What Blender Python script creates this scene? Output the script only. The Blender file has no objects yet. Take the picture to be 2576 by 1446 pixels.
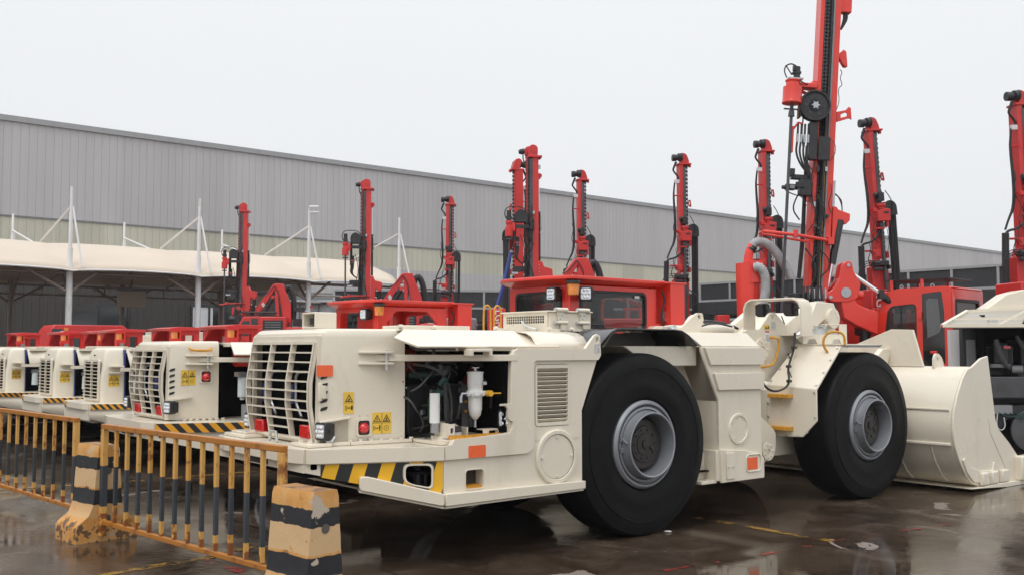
import bpy, math, random
from mathutils import Vector, Matrix
from mathutils.geometry import tessellate_polygon
R = math.radians
S = bpy.context.scene
COL = S.collection
random.seed(7)
# ------------------------------------------------------------------ camera
F, CX, CY, HC, YH = 2504., 1288., 723., 1.72, 876.
PIT = math.atan((YH - CY) / F)
cd = bpy.data.cameras.new('camera'); cam = bpy.data.objects.new('camera', cd); COL.objects.link(cam)
cam.location = (0, 0, HC); cam.rotation_euler = (math.pi / 2 + PIT, 0, 0)
cd.sensor_width = 36; cd.lens = 36 * F / 2576.; cd.clip_start = .1; cd.clip_end = 2000
S.camera = cam
# ------------------------------------------------------------------ sky and sun (overcast)
S.view_settings.view_transform = 'Standard'; S.view_settings.look = 'None'; S.view_settings.gamma = 1
S.view_settings.exposure = 0.0
w = bpy.data.worlds.new('World'); S.world = w; w.use_nodes = True
nt = w.node_tree; nt.nodes.clear(); N = nt.nodes.new; LK = nt.links.new
SUN_EL, SUN_RZ = R(58), R(200)
out = N('ShaderNodeOutputWorld'); bg = N('ShaderNodeBackground')
sky = N('ShaderNodeTexSky'); sky.sky_type = 'NISHITA'; sky.sun_disc = False
sky.sun_elevation = SUN_EL; sky.sun_rotation = SUN_RZ; sky.dust_density = 6; sky.air_density = 1.5
hs = N('ShaderNodeHueSaturation'); hs.inputs['Saturation'].default_value = .12
tc = N('ShaderNodeTexCoord'); sx = N('ShaderNodeSeparateXYZ'); LK(tc.outputs['Generated'], sx.inputs[0])
cr = N('ShaderNodeValToRGB'); LK(sx.outputs['Z'], cr.inputs[0])
e = cr.color_ramp.elements
e[0].position = .0; e[0].color = (8.9, 9.05, 9.25, 1)
e[1].position = .35; e[1].color = (9.4, 9.6, 9.85, 1)
e2 = e.new(1.0); e2.color = (18.5, 18.9, 19.6, 1)
mx = N('ShaderNodeMix'); mx.data_type = 'RGBA'; mx.inputs[0].default_value = .92
nz = N('ShaderNodeTexNoise'); nz.inputs['Scale'].default_value = 1.6; nz.inputs['Detail'].default_value = 3
LK(tc.outputs['Generated'], nz.inputs['Vector'])
mr = N('ShaderNodeMapRange'); mr.inputs[3].default_value = .97; mr.inputs[4].default_value = 1.03; LK(nz.outputs[0], mr.inputs[0])
vm = N('ShaderNodeVectorMath'); vm.operation = 'SCALE'
LK(sky.outputs[0], hs.inputs['Color']); LK(hs.outputs[0], mx.inputs[6]); LK(cr.outputs[0], mx.inputs[7])
LK(mx.outputs[2], vm.inputs[0]); LK(mr.outputs[0], vm.inputs['Scale']); LK(vm.outputs[0], bg.inputs[0])
bg.inputs[1].default_value = .1; LK(bg.outputs[0], out.inputs[0])
sd = bpy.data.lights.new('sun', 'SUN'); so = bpy.data.objects.new('sun', sd); COL.objects.link(so)
sd.energy = 0.9; sd.angle = R(25); sd.color = (1, .97, .93)
so.rotation_euler = (R(90) - SUN_EL, 0, R(-25))

# ------------------------------------------------------------------ materials
MT = {}
def mat(name, col, rough=.5, metal=0., var=.06, vs=3., coat=0., bump=0., bs=40., spec=.5, drops=False, dirt=None):
    m = bpy.data.materials.new(name); m.use_nodes = True; t = m.node_tree; b = t.nodes['Principled BSDF']
    b.inputs['Metallic'].default_value = metal; b.inputs['Specular IOR Level'].default_value = spec
    b.inputs['Coat Weight'].default_value = coat; b.inputs['Coat Roughness'].default_value = .08
    c = t.nodes.new('ShaderNodeTexCoord'); n = t.nodes.new('ShaderNodeTexNoise')
    n.inputs['Scale'].default_value = vs; n.inputs['Detail'].default_value = 5; t.links.new(c.outputs['Object'], n.inputs['Vector'])
    r = t.nodes.new('ShaderNodeValToRGB'); t.links.new(n.outputs[0], r.inputs[0])
    r.color_ramp.elements[0].position = .3; r.color_ramp.elements[1].position = .7
    r.color_ramp.elements[0].color = [max(0, v * (1 - var)) for v in col] + [1]
    r.color_ramp.elements[1].color = [min(1, v * (1 + var)) for v in col] + [1]
    last = r.outputs[0]
    if dirt:                       # (colour, amount, scale): blotches with a shape of their own
        dn = t.nodes.new('ShaderNodeTexNoise'); dn.inputs['Scale'].default_value = dirt[2]; dn.inputs['Detail'].default_value = 8
        dn.inputs['Roughness'].default_value = .7
        mp = t.nodes.new('ShaderNodeMapping'); mp.inputs['Scale'].default_value = (1, 1, .35)
        t.links.new(c.outputs['Object'], mp.inputs[0]); t.links.new(mp.outputs[0], dn.inputs['Vector'])
        dr = t.nodes.new('ShaderNodeValToRGB'); dr.color_ramp.elements[0].position = .62 - dirt[1] * .3; dr.color_ramp.elements[1].position = .72 - dirt[1] * .2
        t.links.new(dn.outputs[0], dr.inputs[0]); mm = t.nodes.new('ShaderNodeMix'); mm.data_type = 'RGBA'
        t.links.new(dr.outputs[0], mm.inputs[0]); t.links.new(last, mm.inputs[6]); mm.inputs[7].default_value = list(dirt[0]) + [1]
        last = mm.outputs[2]
    t.links.new(last, b.inputs['Base Color'])
    rr = t.nodes.new('ShaderNodeMapRange'); rr.inputs[3].default_value = max(.02, rough - .1); rr.inputs[4].default_value = min(1, rough + .1)
    n2 = t.nodes.new('ShaderNodeTexNoise'); n2.inputs['Scale'].default_value = vs * 2.3; n2.inputs['Detail'].default_value = 4
    t.links.new(c.outputs['Object'], n2.inputs['Vector']); t.links.new(n2.outputs[0], rr.inputs[0]); t.links.new(rr.outputs[0], b.inputs['Roughness'])
    if bump or drops:
        bp = t.nodes.new('ShaderNodeBump')
        if drops:
            v = t.nodes.new('ShaderNodeTexVoronoi'); v.inputs['Scale'].default_value = 60; v.inputs['Randomness'].default_value = 1
            t.links.new(c.outputs['Object'], v.inputs['Vector'])
            q = t.nodes.new('ShaderNodeMapRange'); q.inputs[1].default_value = .18; q.inputs[2].default_value = .05; t.links.new(v.outputs['Distance'], q.inputs[0])
            bp.inputs['Strength'].default_value = .25; bp.inputs['Distance'].default_value = .003; t.links.new(q.outputs[0], bp.inputs['Height'])
        else:
            n3 = t.nodes.new('ShaderNodeTexNoise'); n3.inputs['Scale'].default_value = bs; n3.inputs['Detail'].default_value = 6
            t.links.new(c.outputs['Object'], n3.inputs['Vector']); bp.inputs['Strength'].default_value = bump; bp.inputs['Distance'].default_value = .01
            t.links.new(n3.outputs[0], bp.inputs['Height'])
        t.links.new(bp.outputs[0], b.inputs['Normal'])
    MT[name] = m
    return m
mat('cream', (.745, .675, .55), .30, var=.03, vs=1.3, coat=.3, drops=True, dirt=((.66, .59, .47), .22, 1.6))
mat('cream_far', (.745, .675, .55), .36, var=.03, vs=1.3, coat=.15)
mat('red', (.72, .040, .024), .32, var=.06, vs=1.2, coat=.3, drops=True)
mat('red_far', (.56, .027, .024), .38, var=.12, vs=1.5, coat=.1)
mat('dark', (.022, .022, .024), .45, var=.3, vs=6)
mat('void', (.006, .006, .007), .95, var=.3, spec=.04)  # matte near-black, puts shade into the colour of bays and grille backs
mat('black_paint', (.015, .015, .017), .25, var=.2, coat=.3)
mat('black_rubber', (.02, .02, .022), .55, var=.3, vs=8, bump=.2)
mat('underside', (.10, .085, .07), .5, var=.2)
mat('shaded_cream', (.42, .37, .29), .45, var=.1)  # darker copy of cream, shade of arch and niche in the colour
mat('steel', (.45, .46, .48), .28, metal=.9, var=.1)
mat('chrome', (.8, .8, .82), .12, metal=1., var=.03)
mat('zinc', (.6, .62, .6), .35, metal=.7, var=.15, vs=30)
mat('rim_grey', (.26, .27, .29), .38, metal=.35, var=.08, vs=5, coat=.1)
mat('hub_brown', (.024, .020, .017), .42, var=.2, vs=8)
mat('yellow', (.80, .42, .03), .38, var=.06)
mat('hazard_black', (.02, .02, .02), .4)
mat('grip_orange', (.62, .30, .03), .55, var=.2, vs=20)
mat('orange_reflector', (.85, .12, .02), .3, var=.08, vs=60, coat=.4)
mat('sticker_yellow', (.80, .52, .06), .4, var=.03)
mat('white', (.8, .8, .78), .35, var=.03)
mat('sticker_grey', (.5, .5, .5), .4, var=.3, vs=60)
mat('lens_red', (.6, .008, .012), .12, var=.2, vs=40, coat=1.)
mat('amber', (.75, .25, .05), .2, var=.2, vs=30, coat=.6)
mat('led', (.75, .78, .82), .1, metal=.6, var=.2, vs=60)
mat('blue', (.02, .04, .22), .4, var=.2)
mat('filter_grey', (.52, .58, .58), .35, var=.05, vs=10)
mat('green_metal', (.008, .045, .038), .4, var=.3)
mat('engine_red', (.16, .012, .008), .45, var=.3)
mat('dark_grey', (.07, .07, .075), .5, var=.3, vs=4)
mat('mid_grey', (.22, .22, .23), .5, var=.1)
mat('hose_grey', (.36, .36, .37), .5, var=.15, vs=12)
mat('membrane', (.57, .48, .38), .5, var=.05, vs=.4)
mat('post_white', (.72, .72, .72), .4, var=.06, vs=1.5, dirt=((.45, .3, .2), .03, 2.))
mat('post_brown', (.25, .2, .17), .5, var=.1)
mat('pale_panel', (.5, .5, .51), .5, var=.05)
mat('light_grey', (.62, .63, .64), .4, var=.04)
mat('glass_dark', (.012, .014, .015), .04, var=.3, vs=.7, spec=.8)
mat('tyre', (.0085, .0085, .0088), .50, var=.25, vs=5, bump=.12, bs=60, spec=.13, dirt=((.006, .006, .006), .3, 9.))
mat('curtain_grey', (.12, .125, .13), .4)
mat('rail_grey', (.33, .33, .335), .5)
mat('mesh_cream', (.37, .345, .295), .5, var=.05)
def glass_mat():
    m = bpy.data.materials.new('cab_glass'); m.use_nodes = True; t = m.node_tree; b = t.nodes['Principled BSDF']
    b.inputs['Base Color'].default_value = (.035, .04, .04, 1); b.inputs['Roughness'].default_value = .03
    b.inputs['Alpha'].default_value = .42; b.inputs['Specular IOR Level'].default_value = .9; MT['cab_glass'] = m
glass_mat()

def nodes(name):
    m = bpy.data.materials.new(name); m.use_nodes = True; MT[name] = m; t = m.node_tree
    return m, t, t.nodes['Principled BSDF'], t.nodes.new, t.links.new
# corrugated sheet: ribs along one object axis
def corrugated(name, c1, pitch, panel=0, dark=.75, rough=.5):
    m, t, b, N, L = nodes(name); c = N('ShaderNodeTexCoord'); s = N('ShaderNodeSeparateXYZ'); L(c.outputs['Object'], s.inputs[0])
    w = N('ShaderNodeMath'); w.operation = 'MULTIPLY'; w.inputs[1].default_value = 1 / pitch; L(s.outputs[0], w.inputs[0])
    fr = N('ShaderNodeMath'); fr.operation = 'FRACT'; L(w.outputs[0], fr.inputs[0])
    r = N('ShaderNodeValToRGB'); L(fr.outputs[0], r.inputs[0]); e = r.color_ramp.elements
    e[0].color = (0, 0, 0, 1); e[1].color = (0, 0, 0, 1); e[1].position = .5
    for p, v in ((.58, 1), (.72, 1), (.80, 0)): q = e.new(p); q.color = (v, v, v, 1)
    bp = N('ShaderNodeBump'); bp.inputs['Strength'].default_value = 1; bp.inputs['Distance'].default_value = .024; L(r.outputs[0], bp.inputs['Height']); L(bp.outputs[0], b.inputs['Normal'])
    n = N('ShaderNodeTexNoise'); n.inputs['Scale'].default_value = .25; n.inputs['Detail'].default_value = 6
    mp = N('ShaderNodeMapping'); mp.inputs['Scale'].default_value = (2.5, 1, .3); L(c.outputs['Object'], mp.inputs[0]); L(mp.outputs[0], n.inputs['Vector'])
    cr = N('ShaderNodeValToRGB'); L(n.outputs[0], cr.inputs[0]); cr.color_ramp.elements[0].position = .3; cr.color_ramp.elements[1].position = .7
    cr.color_ramp.elements[0].color = [v * .93 for v in c1] + [1]; cr.color_ramp.elements[1].color = [v * 1.05 for v in c1] + [1]
    last = cr.outputs[0]
    if panel:
        w2 = N('ShaderNodeMath'); w2.operation = 'MULTIPLY'; w2.inputs[1].default_value = 1 / panel; L(s.outputs[0], w2.inputs[0])
        f2 = N('ShaderNodeMath'); f2.operation = 'FLOOR'; L(w2.outputs[0], f2.inputs[0])
        wn = N('ShaderNodeTexWhiteNoise'); wn.noise_dimensions = '1D'; L(f2.outputs[0], wn.inputs['W'])
        mr = N('ShaderNodeMapRange'); mr.inputs[3].default_value = dark; mr.inputs[4].default_value = 1.08; L(wn.outputs['Value'], mr.inputs[0])
        vm = N('ShaderNodeVectorMath'); vm.operation = 'SCALE'; L(last, vm.inputs[0]); L(mr.outputs[0], vm.inputs['Scale']); last = vm.outputs[0]
    L(last, b.inputs['Base Color']); b.inputs['Roughness'].default_value = rough
corrugated('cladding', (.47, .452, .45), .42, 6., .985)
corrugated('band_cladding', (.56, .54, .43), .42, 2.6, .88)
corrugated('dark_cladding', (.040, .033, .029), .4, 5., .96)  # dark brown paint with the canopy's shade taken into the colour
corrugated('grey_shed', (.24, .24, .245), .4)
# hazard stripes: k stripes per metre along x + z*slope in the object's own frame
def hazard(name, ax, az, k, ph=0., yel=(.80, .44, .02)):
    m, t, b, N, L = nodes(name); c = N('ShaderNodeTexCoord'); d = N('ShaderNodeVectorMath'); d.operation = 'DOT_PRODUCT'
    L(c.outputs['Object'], d.inputs[0]); d.inputs[1].default_value = (ax[0] * k, ax[1] * k, az * k)
    a = N('ShaderNodeMath'); a.operation = 'ADD'; a.inputs[1].default_value = ph; L(d.outputs['Value'], a.inputs[0])
    f = N('ShaderNodeMath'); f.operation = 'FRACT'; L(a.outputs[0], f.inputs[0])
    g = N('ShaderNodeMath'); g.operation = 'GREATER_THAN'; g.inputs[1].default_value = .5; L(f.outputs[0], g.inputs[0])
    mx = N('ShaderNodeMix'); mx.data_type = 'RGBA'; mx.inputs[6].default_value = (.018, .018, .018, 1); mx.inputs[7].default_value = list(yel) + [1]
    L(g.outputs[0], mx.inputs[0]); L(mx.outputs[2], b.inputs['Base Color']); b.inputs['Roughness'].default_value = .35
# rusty yellow paint; bars get a slate band between two heights
def rusty(name, base, band=None, conc=False):
    m, t, b, N, L = nodes(name); c = N('ShaderNodeTexCoord'); n = N('ShaderNodeTexNoise'); n.inputs['Scale'].default_value = 7 if not conc else 5.5; n.inputs['Detail'].default_value = 9; n.inputs['Roughness'].default_value = .68
    oi = N('ShaderNodeObjectInfo'); ad = N('ShaderNodeVectorMath'); ad.operation = 'ADD'; L(c.outputs['Object'], ad.inputs[0])
    sc = N('ShaderNodeVectorMath'); sc.operation = 'SCALE'; sc.inputs['Scale'].default_value = 37.; cmb = N('ShaderNodeCombineXYZ'); L(oi.outputs['Random'], cmb.inputs[0]); L(cmb.outputs[0], sc.inputs[0]); L(sc.outputs[0], ad.inputs[1])
    mp = N('ShaderNodeMapping'); mp.inputs['Scale'].default_value = (1, 1, .45 if not conc else .75); L(ad.outputs[0], mp.inputs[0]); L(mp.outputs[0], n.inputs['Vector'])
    last = base
    r = N('ShaderNodeValToRGB'); L(n.outputs[0], r.inputs[0]); e = r.color_ramp.elements
    pts = [(.30, (.12, .034, .010)), (.385, (.30, .11, .018)), (.44, base), (.72, tuple(min(1, v * 1.12) for v in base))] if not conc else [(.28, (.05, .035, .028)), (.35, (.24, .09, .022)), (.42, base), (.575, (.62, .33, .11)), (.64, (.60, .36, .15)), (.66, (.44, .40, .35)), (.74, (.36, .32, .28))]
    e[0].position = pts[0][0]; e[0].color = list(pts[0][1]) + [1]; e[1].position = pts[1][0]; e[1].color = list(pts[1][1]) + [1]
    for p, v in pts[2:]: q = e.new(p); q.color = list(v) + [1]
    last = r.outputs[0]
    s = N('ShaderNodeSeparateXYZ'); L(c.outputs['Object'], s.inputs[0])
    wz = N('ShaderNodeMath'); wz.operation = 'MULTIPLY_ADD'; wz.inputs[1].default_value = .03 if not conc else .06; L(n.outputs[0], wz.inputs[0]); L(s.outputs[2], wz.inputs[2])
    for (z0, z1, colr, patch) in (band or []):
        g = N('ShaderNodeMath'); g.operation = 'GREATER_THAN'; g.inputs[1].default_value = z0; L(wz.outputs[0], g.inputs[0])
        l = N('ShaderNodeMath'); l.operation = 'LESS_THAN'; l.inputs[1].default_value = z1; L(wz.outputs[0], l.inputs[0])
        ml = N('ShaderNodeMath'); ml.operation = 'MULTIPLY'; L(g.outputs[0], ml.inputs[0]); L(l.outputs[0], ml.inputs[1]); o_ = ml.outputs[0]
        if patch:
            n5 = N('ShaderNodeTexNoise'); n5.inputs['Scale'].default_value = 14; n5.inputs['Detail'].default_value = 6; L(c.outputs['Object'], n5.inputs['Vector'])
            g5 = N('ShaderNodeMath'); g5.operation = 'LESS_THAN'; g5.inputs[1].default_value = patch; L(n5.outputs[0], g5.inputs[0])
            m5 = N('ShaderNodeMath'); m5.operation = 'MULTIPLY'; L(o_, m5.inputs[0]); L(g5.outputs[0], m5.inputs[1]); o_ = m5.outputs[0]
        mx = N('ShaderNodeMix'); mx.data_type = 'RGBA'; L(o_, mx.inputs[0]); L(last, mx.inputs[6]); mx.inputs[7].default_value = list(colr) + [1]; last = mx.outputs[2]
    if conc:
        ge = N('ShaderNodeNewGeometry'); sz = N('ShaderNodeSeparateXYZ'); L(c.outputs['Normal'], sz.inputs[0]); mu = N('ShaderNodeMath'); mu.operation = 'MULTIPLY_ADD'; mu.inputs[1].default_value = 1.2; L(n.outputs[0], mu.inputs[0]); L(sz.outputs[2], mu.inputs[2])
        cg = N('ShaderNodeMapRange'); cg.inputs[1].default_value = 1.35; cg.inputs[2].default_value = 1.7; L(mu.outputs[0], cg.inputs[0]); mg = N('ShaderNodeMix'); mg.data_type = 'RGBA'; L(cg.outputs[0], mg.inputs[0]); L(last, mg.inputs[6]); mg.inputs[7].default_value = (.13, .06, .025, 1); last = mg.outputs[2]
        nf = N('ShaderNodeTexNoise'); nf.inputs['Scale'].default_value = 3.2; nf.inputs['Detail'].default_value = 10; nf.inputs['Roughness'].default_value = .6; L(ad.outputs[0], nf.inputs['Vector']); m6 = N('ShaderNodeMath'); m6.operation = 'MULTIPLY_ADD'; m6.inputs[1].default_value = .075; L(sz.outputs[0], m6.inputs[0]); L(nf.outputs[0], m6.inputs[2])
        g6 = N('ShaderNodeMapRange'); g6.inputs[1].default_value = .665; g6.inputs[2].default_value = .675; L(m6.outputs[0], g6.inputs[0]); mh = N('ShaderNodeMix'); mh.data_type = 'RGBA'; L(g6.outputs[0], mh.inputs[0]); L(last, mh.inputs[6]); mh.inputs[7].default_value = (.50, .42, .33, 1); last = mh.outputs[2]
    L(last, b.inputs['Base Color']); b.inputs['Roughness'].default_value = .38 if not conc else .6
    bp = N('ShaderNodeBump'); bp.inputs['Strength'].default_value = .5; bp.inputs['Distance'].default_value = .004 if not conc else .02; L(n.outputs[0], bp.inputs['Height']); L(bp.outputs[0], b.inputs['Normal'])
rusty('rusty_yellow', (.40, .15, .018))
rusty('rusty_bar', (.62, .34, .09), [(.10, .27, (.26, .08, .018), .54), (.33, .69, (.04, .046, .054), 0)])
rusty('rusty_bar_b', (.58, .29, .06), [(.10, .30, (.22, .065, .014), .56), (.80, .98, (.30, .11, .02), .44), (.36, .70, (.03, .036, .042), 0)])
rusty('barrier_concrete', (.58, .27, .06), [(.50, .665, (.60, .40, .21), .68), (.24, .36, (.56, .34, .15), .60), (.665, .775, (.016, .017, .02), .70), (.36, .485, (.016, .017, .02), .68), (-.1, .215, (.15, .085, .045), .47)], True)
# wet concrete
def ground_mat():
    m, t, b, N, L = nodes('wet_concrete'); c = N('ShaderNodeTexCoord')
    def noise(sc, det, rough=.5, vec=None, dist=0.):
        n = N('ShaderNodeTexNoise'); n.inputs['Scale'].default_value = sc; n.inputs['Detail'].default_value = det; n.inputs['Roughness'].default_value = rough; n.inputs['Distortion'].default_value = dist
        L(vec or c.outputs['Object'], n.inputs['Vector']); return n.outputs[0]
    def ramp(src, pts):
        r = N('ShaderNodeValToRGB'); L(src, r.inputs[0]); e = r.color_ramp.elements
        e[0].position, e[0].color = pts[0][0], list(pts[0][1]) + [1]; e[1].position, e[1].color = pts[-1][0], list(pts[-1][1]) + [1]
        for p, v in pts[1:-1]: q = e.new(p); q.color = list(v) + [1]
        return r.outputs[0]
    fine = noise(30, 10, .75); mid = noise(1.3, 10, .68, dist=.8); big = noise(.32, 6, .6)
    base = ramp(mid, [(.28, (.022, .013, .008)), (.42, (.045, .030, .020)), (.55, (.068, .047, .033)), (.7, (.13, .097, .072))])
    f = ramp(fine, [(.3, (.62, .62, .62)), (.7, (1.38, 1.38, 1.38))])
    mm = N('ShaderNodeMix'); mm.data_type = 'RGBA'; mm.blend_type = 'MULTIPLY'; mm.inputs[0].default_value = 1; L(base, mm.inputs[6]); L(f, mm.inputs[7])
    # joints between slabs
    mp = N('ShaderNodeMapping'); mp.inputs['Rotation'].default_value = (0, 0, R(-38.4)); L(c.outputs['Object'], mp.inputs[0])
    s = N('ShaderNodeSeparateXYZ'); L(mp.outputs[0], s.inputs[0]); last = mm.outputs[2]
    # pale worn, barely damp patches
    dry = ramp(noise(.55, 9, .62, dist=1.2), [(.63, (0, 0, 0)), (.642, (1, 1, 1))])
    md = N('ShaderNodeMix'); md.data_type = 'RGBA'; L(dry, md.inputs[0]); L(last, md.inputs[6]); md.inputs[7].default_value = (.21, .17, .145, 1)
    last = md.outputs[2]
    for ax, off in ((0, .9), (1, 2.2)):
        a = N('ShaderNodeMath'); a.operation = 'ADD'; a.inputs[1].default_value = off; L(s.outputs[ax], a.inputs[0])
        q = N('ShaderNodeMath'); q.operation = 'PINGPONG'; q.inputs[1].default_value = 2.5; L(a.outputs[0], q.inputs[0])
        g = N('ShaderNodeMath'); g.operation = 'LESS_THAN'; g.inputs[1].default_value = .012; L(q.outputs[0], g.inputs[0])
        mj = N('ShaderNodeMix'); mj.data_type = 'RGBA'; L(g.outputs[0], mj.inputs[0]); L(last, mj.inputs[6]); mj.inputs[7].default_value = (.012, .01, .009, 1); last = mj.outputs[2]
    vc = N('ShaderNodeTexVoronoi'); vc.feature = 'DISTANCE_TO_EDGE'; vc.inputs['Scale'].default_value = .33; wv = N('ShaderNodeVectorMath'); wv.operation = 'ADD'; nw = N('ShaderNodeTexNoise'); nw.inputs['Scale'].default_value = 2.2; nw.inputs['Detail'].default_value = 8
    L(c.outputs['Object'], nw.inputs['Vector']); sw = N('ShaderNodeVectorMath'); sw.operation = 'SCALE'; sw.inputs['Scale'].default_value = .7; L(nw.outputs['Color'], sw.inputs[0]); L(c.outputs['Object'], wv.inputs[0]); L(sw.outputs[0], wv.inputs[1]); L(wv.outputs[0], vc.inputs['Vector'])
    ck = ramp(vc.outputs['Distance'], [(.0, (1, 1, 1)), (.0035, (0, 0, 0))]); mc = N('ShaderNodeMix'); mc.data_type = 'RGBA'; L(ck, mc.inputs[0]); L(last, mc.inputs[6]); mc.inputs[7].default_value = (.012, .01, .009, 1); last = mc.outputs[2]
    L(last, b.inputs['Base Color'])
    pud = ramp(big, [(.50, (1, 1, 1)), (.575, (0, 0, 0))])      # 1 = standing water
    rr = ramp(mid, [(.3, (.10, .10, .10)), (.7, (.34, .34, .34))])
    mr_ = N('ShaderNodeMix'); mr_.data_type = 'RGBA'; L(pud, mr_.inputs[0]); L(rr, mr_.inputs[6]); mr_.inputs[7].default_value = (.02, .02, .02, 1)
    mr2 = N('ShaderNodeMix'); mr2.data_type = 'RGBA'; L(dry, mr2.inputs[0]); L(mr_.outputs[2], mr2.inputs[6]); mr2.inputs[7].default_value = (.5, .5, .5, 1)
    L(mr2.outputs[2], b.inputs['Roughness'])
    b.inputs['Specular IOR Level'].default_value = .45
    bp = N('ShaderNodeBump'); bp.inputs['Distance'].default_value = .006
    st = N('ShaderNodeMapRange'); st.inputs[3].default_value = .5; st.inputs[4].default_value = .07; L(pud, st.inputs[0]); L(st.outputs[0], bp.inputs['Strength'])
    L(noise(14, 6, .6), bp.inputs['Height']); L(bp.outputs[0], b.inputs['Normal'])
ground_mat()
def worn_line(name, col, lo=.48):
    m, t, b, N, L = nodes(name); c = N('ShaderNodeTexCoord'); n = N('ShaderNodeTexNoise'); n.inputs['Scale'].default_value = 3.5; n.inputs['Detail'].default_value = 10; n.inputs['Roughness'].default_value = .7
    L(c.outputs['Object'], n.inputs['Vector']); r = N('ShaderNodeValToRGB'); L(n.outputs[0], r.inputs[0]); r.color_ramp.elements[0].position = lo; r.color_ramp.elements[1].position = lo + .08
    b.inputs['Base Color'].default_value = list(col) + [1]; b.inputs['Roughness'].default_value = .25; L(r.outputs[0], b.inputs['Alpha'])
worn_line('line_yellow', (.30, .17, .035), .47); worn_line('line_red', (.30, .03, .03), .52)

# ------------------------------------------------------------------ mesh builder
class M:
    def __init__(s, T=None): s.v = []; s.f = []; s.mi = []; s.T = T or Matrix(); s.m = 0
    def _a(s, vs, fs):
        k = len(s.v); T = s.T; s.v += [tuple(T @ Vector(p)) for p in vs]; s.f += [[i + k for i in f] for f in fs]; s.mi += [s.m] * len(fs); return s
    def bx(s, x0, x1, y0, y1, z0, z1):
        v = [(x, y, z) for z in (z0, z1) for y in (y0, y1) for x in (x0, x1)]
        return s._a(v, [(0, 2, 3, 1), (4, 5, 7, 6), (0, 1, 5, 4), (2, 6, 7, 3), (0, 4, 6, 2), (1, 3, 7, 5)])
    def rb(s, c, sz, rot=(0, 0, 0)):
        T0 = s.T; from mathutils import Euler
        s.T = T0 @ Matrix.Translation(c) @ Euler(rot).to_matrix().to_4x4(); a, b, d = [q / 2 for q in sz]; s.bx(-a, a, -b, b, -d, d); s.T = T0; return s
    def prism(s, poly, ax, a, b, holes=()):
        """poly in the other two axes (x: (y,z); y: (x,z); z: (x,y)), extruded from a to b"""
        loops = [list(poly)] + [list(h) for h in holes]
        mk = {'x': lambda p, t: (t, p[0], p[1]), 'y': lambda p, t: (p[0], t, p[1]), 'z': lambda p, t: (p[0], p[1], t)}[ax]
        flat = [p for l in loops for p in l]; n = len(flat)
        vs = [mk(p, a) for p in flat] + [mk(p, b) for p in flat]
        tris = tessellate_polygon([[Vector((p[0], p[1], 0)) for p in l] for l in loops]) if holes else [list(range(n))]
        fs = [list(t) for t in tris] + [[i + n for i in reversed(t)] for t in tris]
        k = 0
        for l in loops:
            m_ = len(l)
            for i in range(m_):
                j = (i + 1) % m_; fs.append([k + i, k + j, k + j + n, k + i + n])
            k += m_
        return s._a(vs, fs)
    def loft(s, rings, close=True, cap=False):
        n = len(rings[0]); vs = [p for r in rings for p in r]; fs = []
        for i in range(len(rings) - 1):
            for j in range(n if close else n - 1):
                q = (j + 1) % n; fs.append([i * n + j, i * n + q, (i + 1) * n + q, (i + 1) * n + j])
        if cap: fs.append(list(range(n))[::-1]); fs.append([(len(rings) - 1) * n + j for j in range(n)])
        return s._a(vs, fs)
    def cyl(s, p0, p1, r0, r1=None, n=14, cap=True):
        r1 = r0 if r1 is None else r1; p0, p1 = Vector(p0), Vector(p1); d = (p1 - p0).normalized()
        u = d.orthogonal().normalized(); w = d.cross(u)
        rg = [[tuple(p + (u * math.cos(6.28318 * i / n) + w * math.sin(6.28318 * i / n)) * r) for i in range(n)] for p, r in ((p0, r0), (p1, r1))]
        return s.loft(rg, True, cap)
    def tube(s, path, r, n=8, sm=0, ribs=0.):
        P = [Vector(p) for p in path]
        for _ in range(sm):
            Q = [P[0]]
            for a, b in zip(P, P[1:]): Q += [a * .75 + b * .25, a * .25 + b * .75]
            P = Q + [P[-1]]
        if ribs:                                  # ribbed hose: resample at rib spacing
            Q = []; step = ribs; acc = 0
            for a, b in zip(P, P[1:]):
                L_ = (b - a).length; t = acc
                while t < L_: Q.append(a + (b - a) * (t / L_)); t += step
                acc = t - L_
            P = Q + [P[-1]]
        up = None; rg = []
        for i, p in enumerate(P):
            d = (P[min(i + 1, len(P) - 1)] - P[max(i - 1, 0)]).normalized()
            if up is None: up = d.orthogonal().normalized()
            up = (up - d * up.dot(d)).normalized(); w = d.cross(up); rr = r * (1 + (.14 if i % 2 else -.06)) if ribs else r
            rg.append([tuple(p + (up * math.cos(6.28318 * j / n) + w * math.sin(6.28318 * j / n)) * rr) for j in range(n)])
        return s.loft(rg, True, True)
    def lathe(s, prof, o, ax='y', n=48, cap=False):
        """prof: (radius, offset along axis)"""
        mk = {'y': lambda r, h, c, q: (o[0] + r * c, o[1] + h, o[2] + r * q), 'x': lambda r, h, c, q: (o[0] + h, o[1] + r * c, o[2] + r * q), 'z': lambda r, h, c, q: (o[0] + r * c, o[1] + r * q, o[2] + h)}[ax]
        return s.loft([[mk(r, h, math.cos(6.28318 * i / n), math.sin(6.28318 * i / n)) for i in range(n)] for r, h in prof], True, cap)
    def sph(s, c, r, n=12, sc=(1, 1, 1)):
        rg = []
        for i in range(n // 2 + 1):
            a = math.pi * i / (n // 2); q = max(1e-3, math.sin(a))
            rg.append([(c[0] + r * sc[0] * q * math.cos(6.28318 * j / n), c[1] + r * sc[1] * q * math.sin(6.28318 * j / n), c[2] - r * sc[2] * math.cos(a)) for j in range(n)])
        return s.loft(rg)
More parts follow.
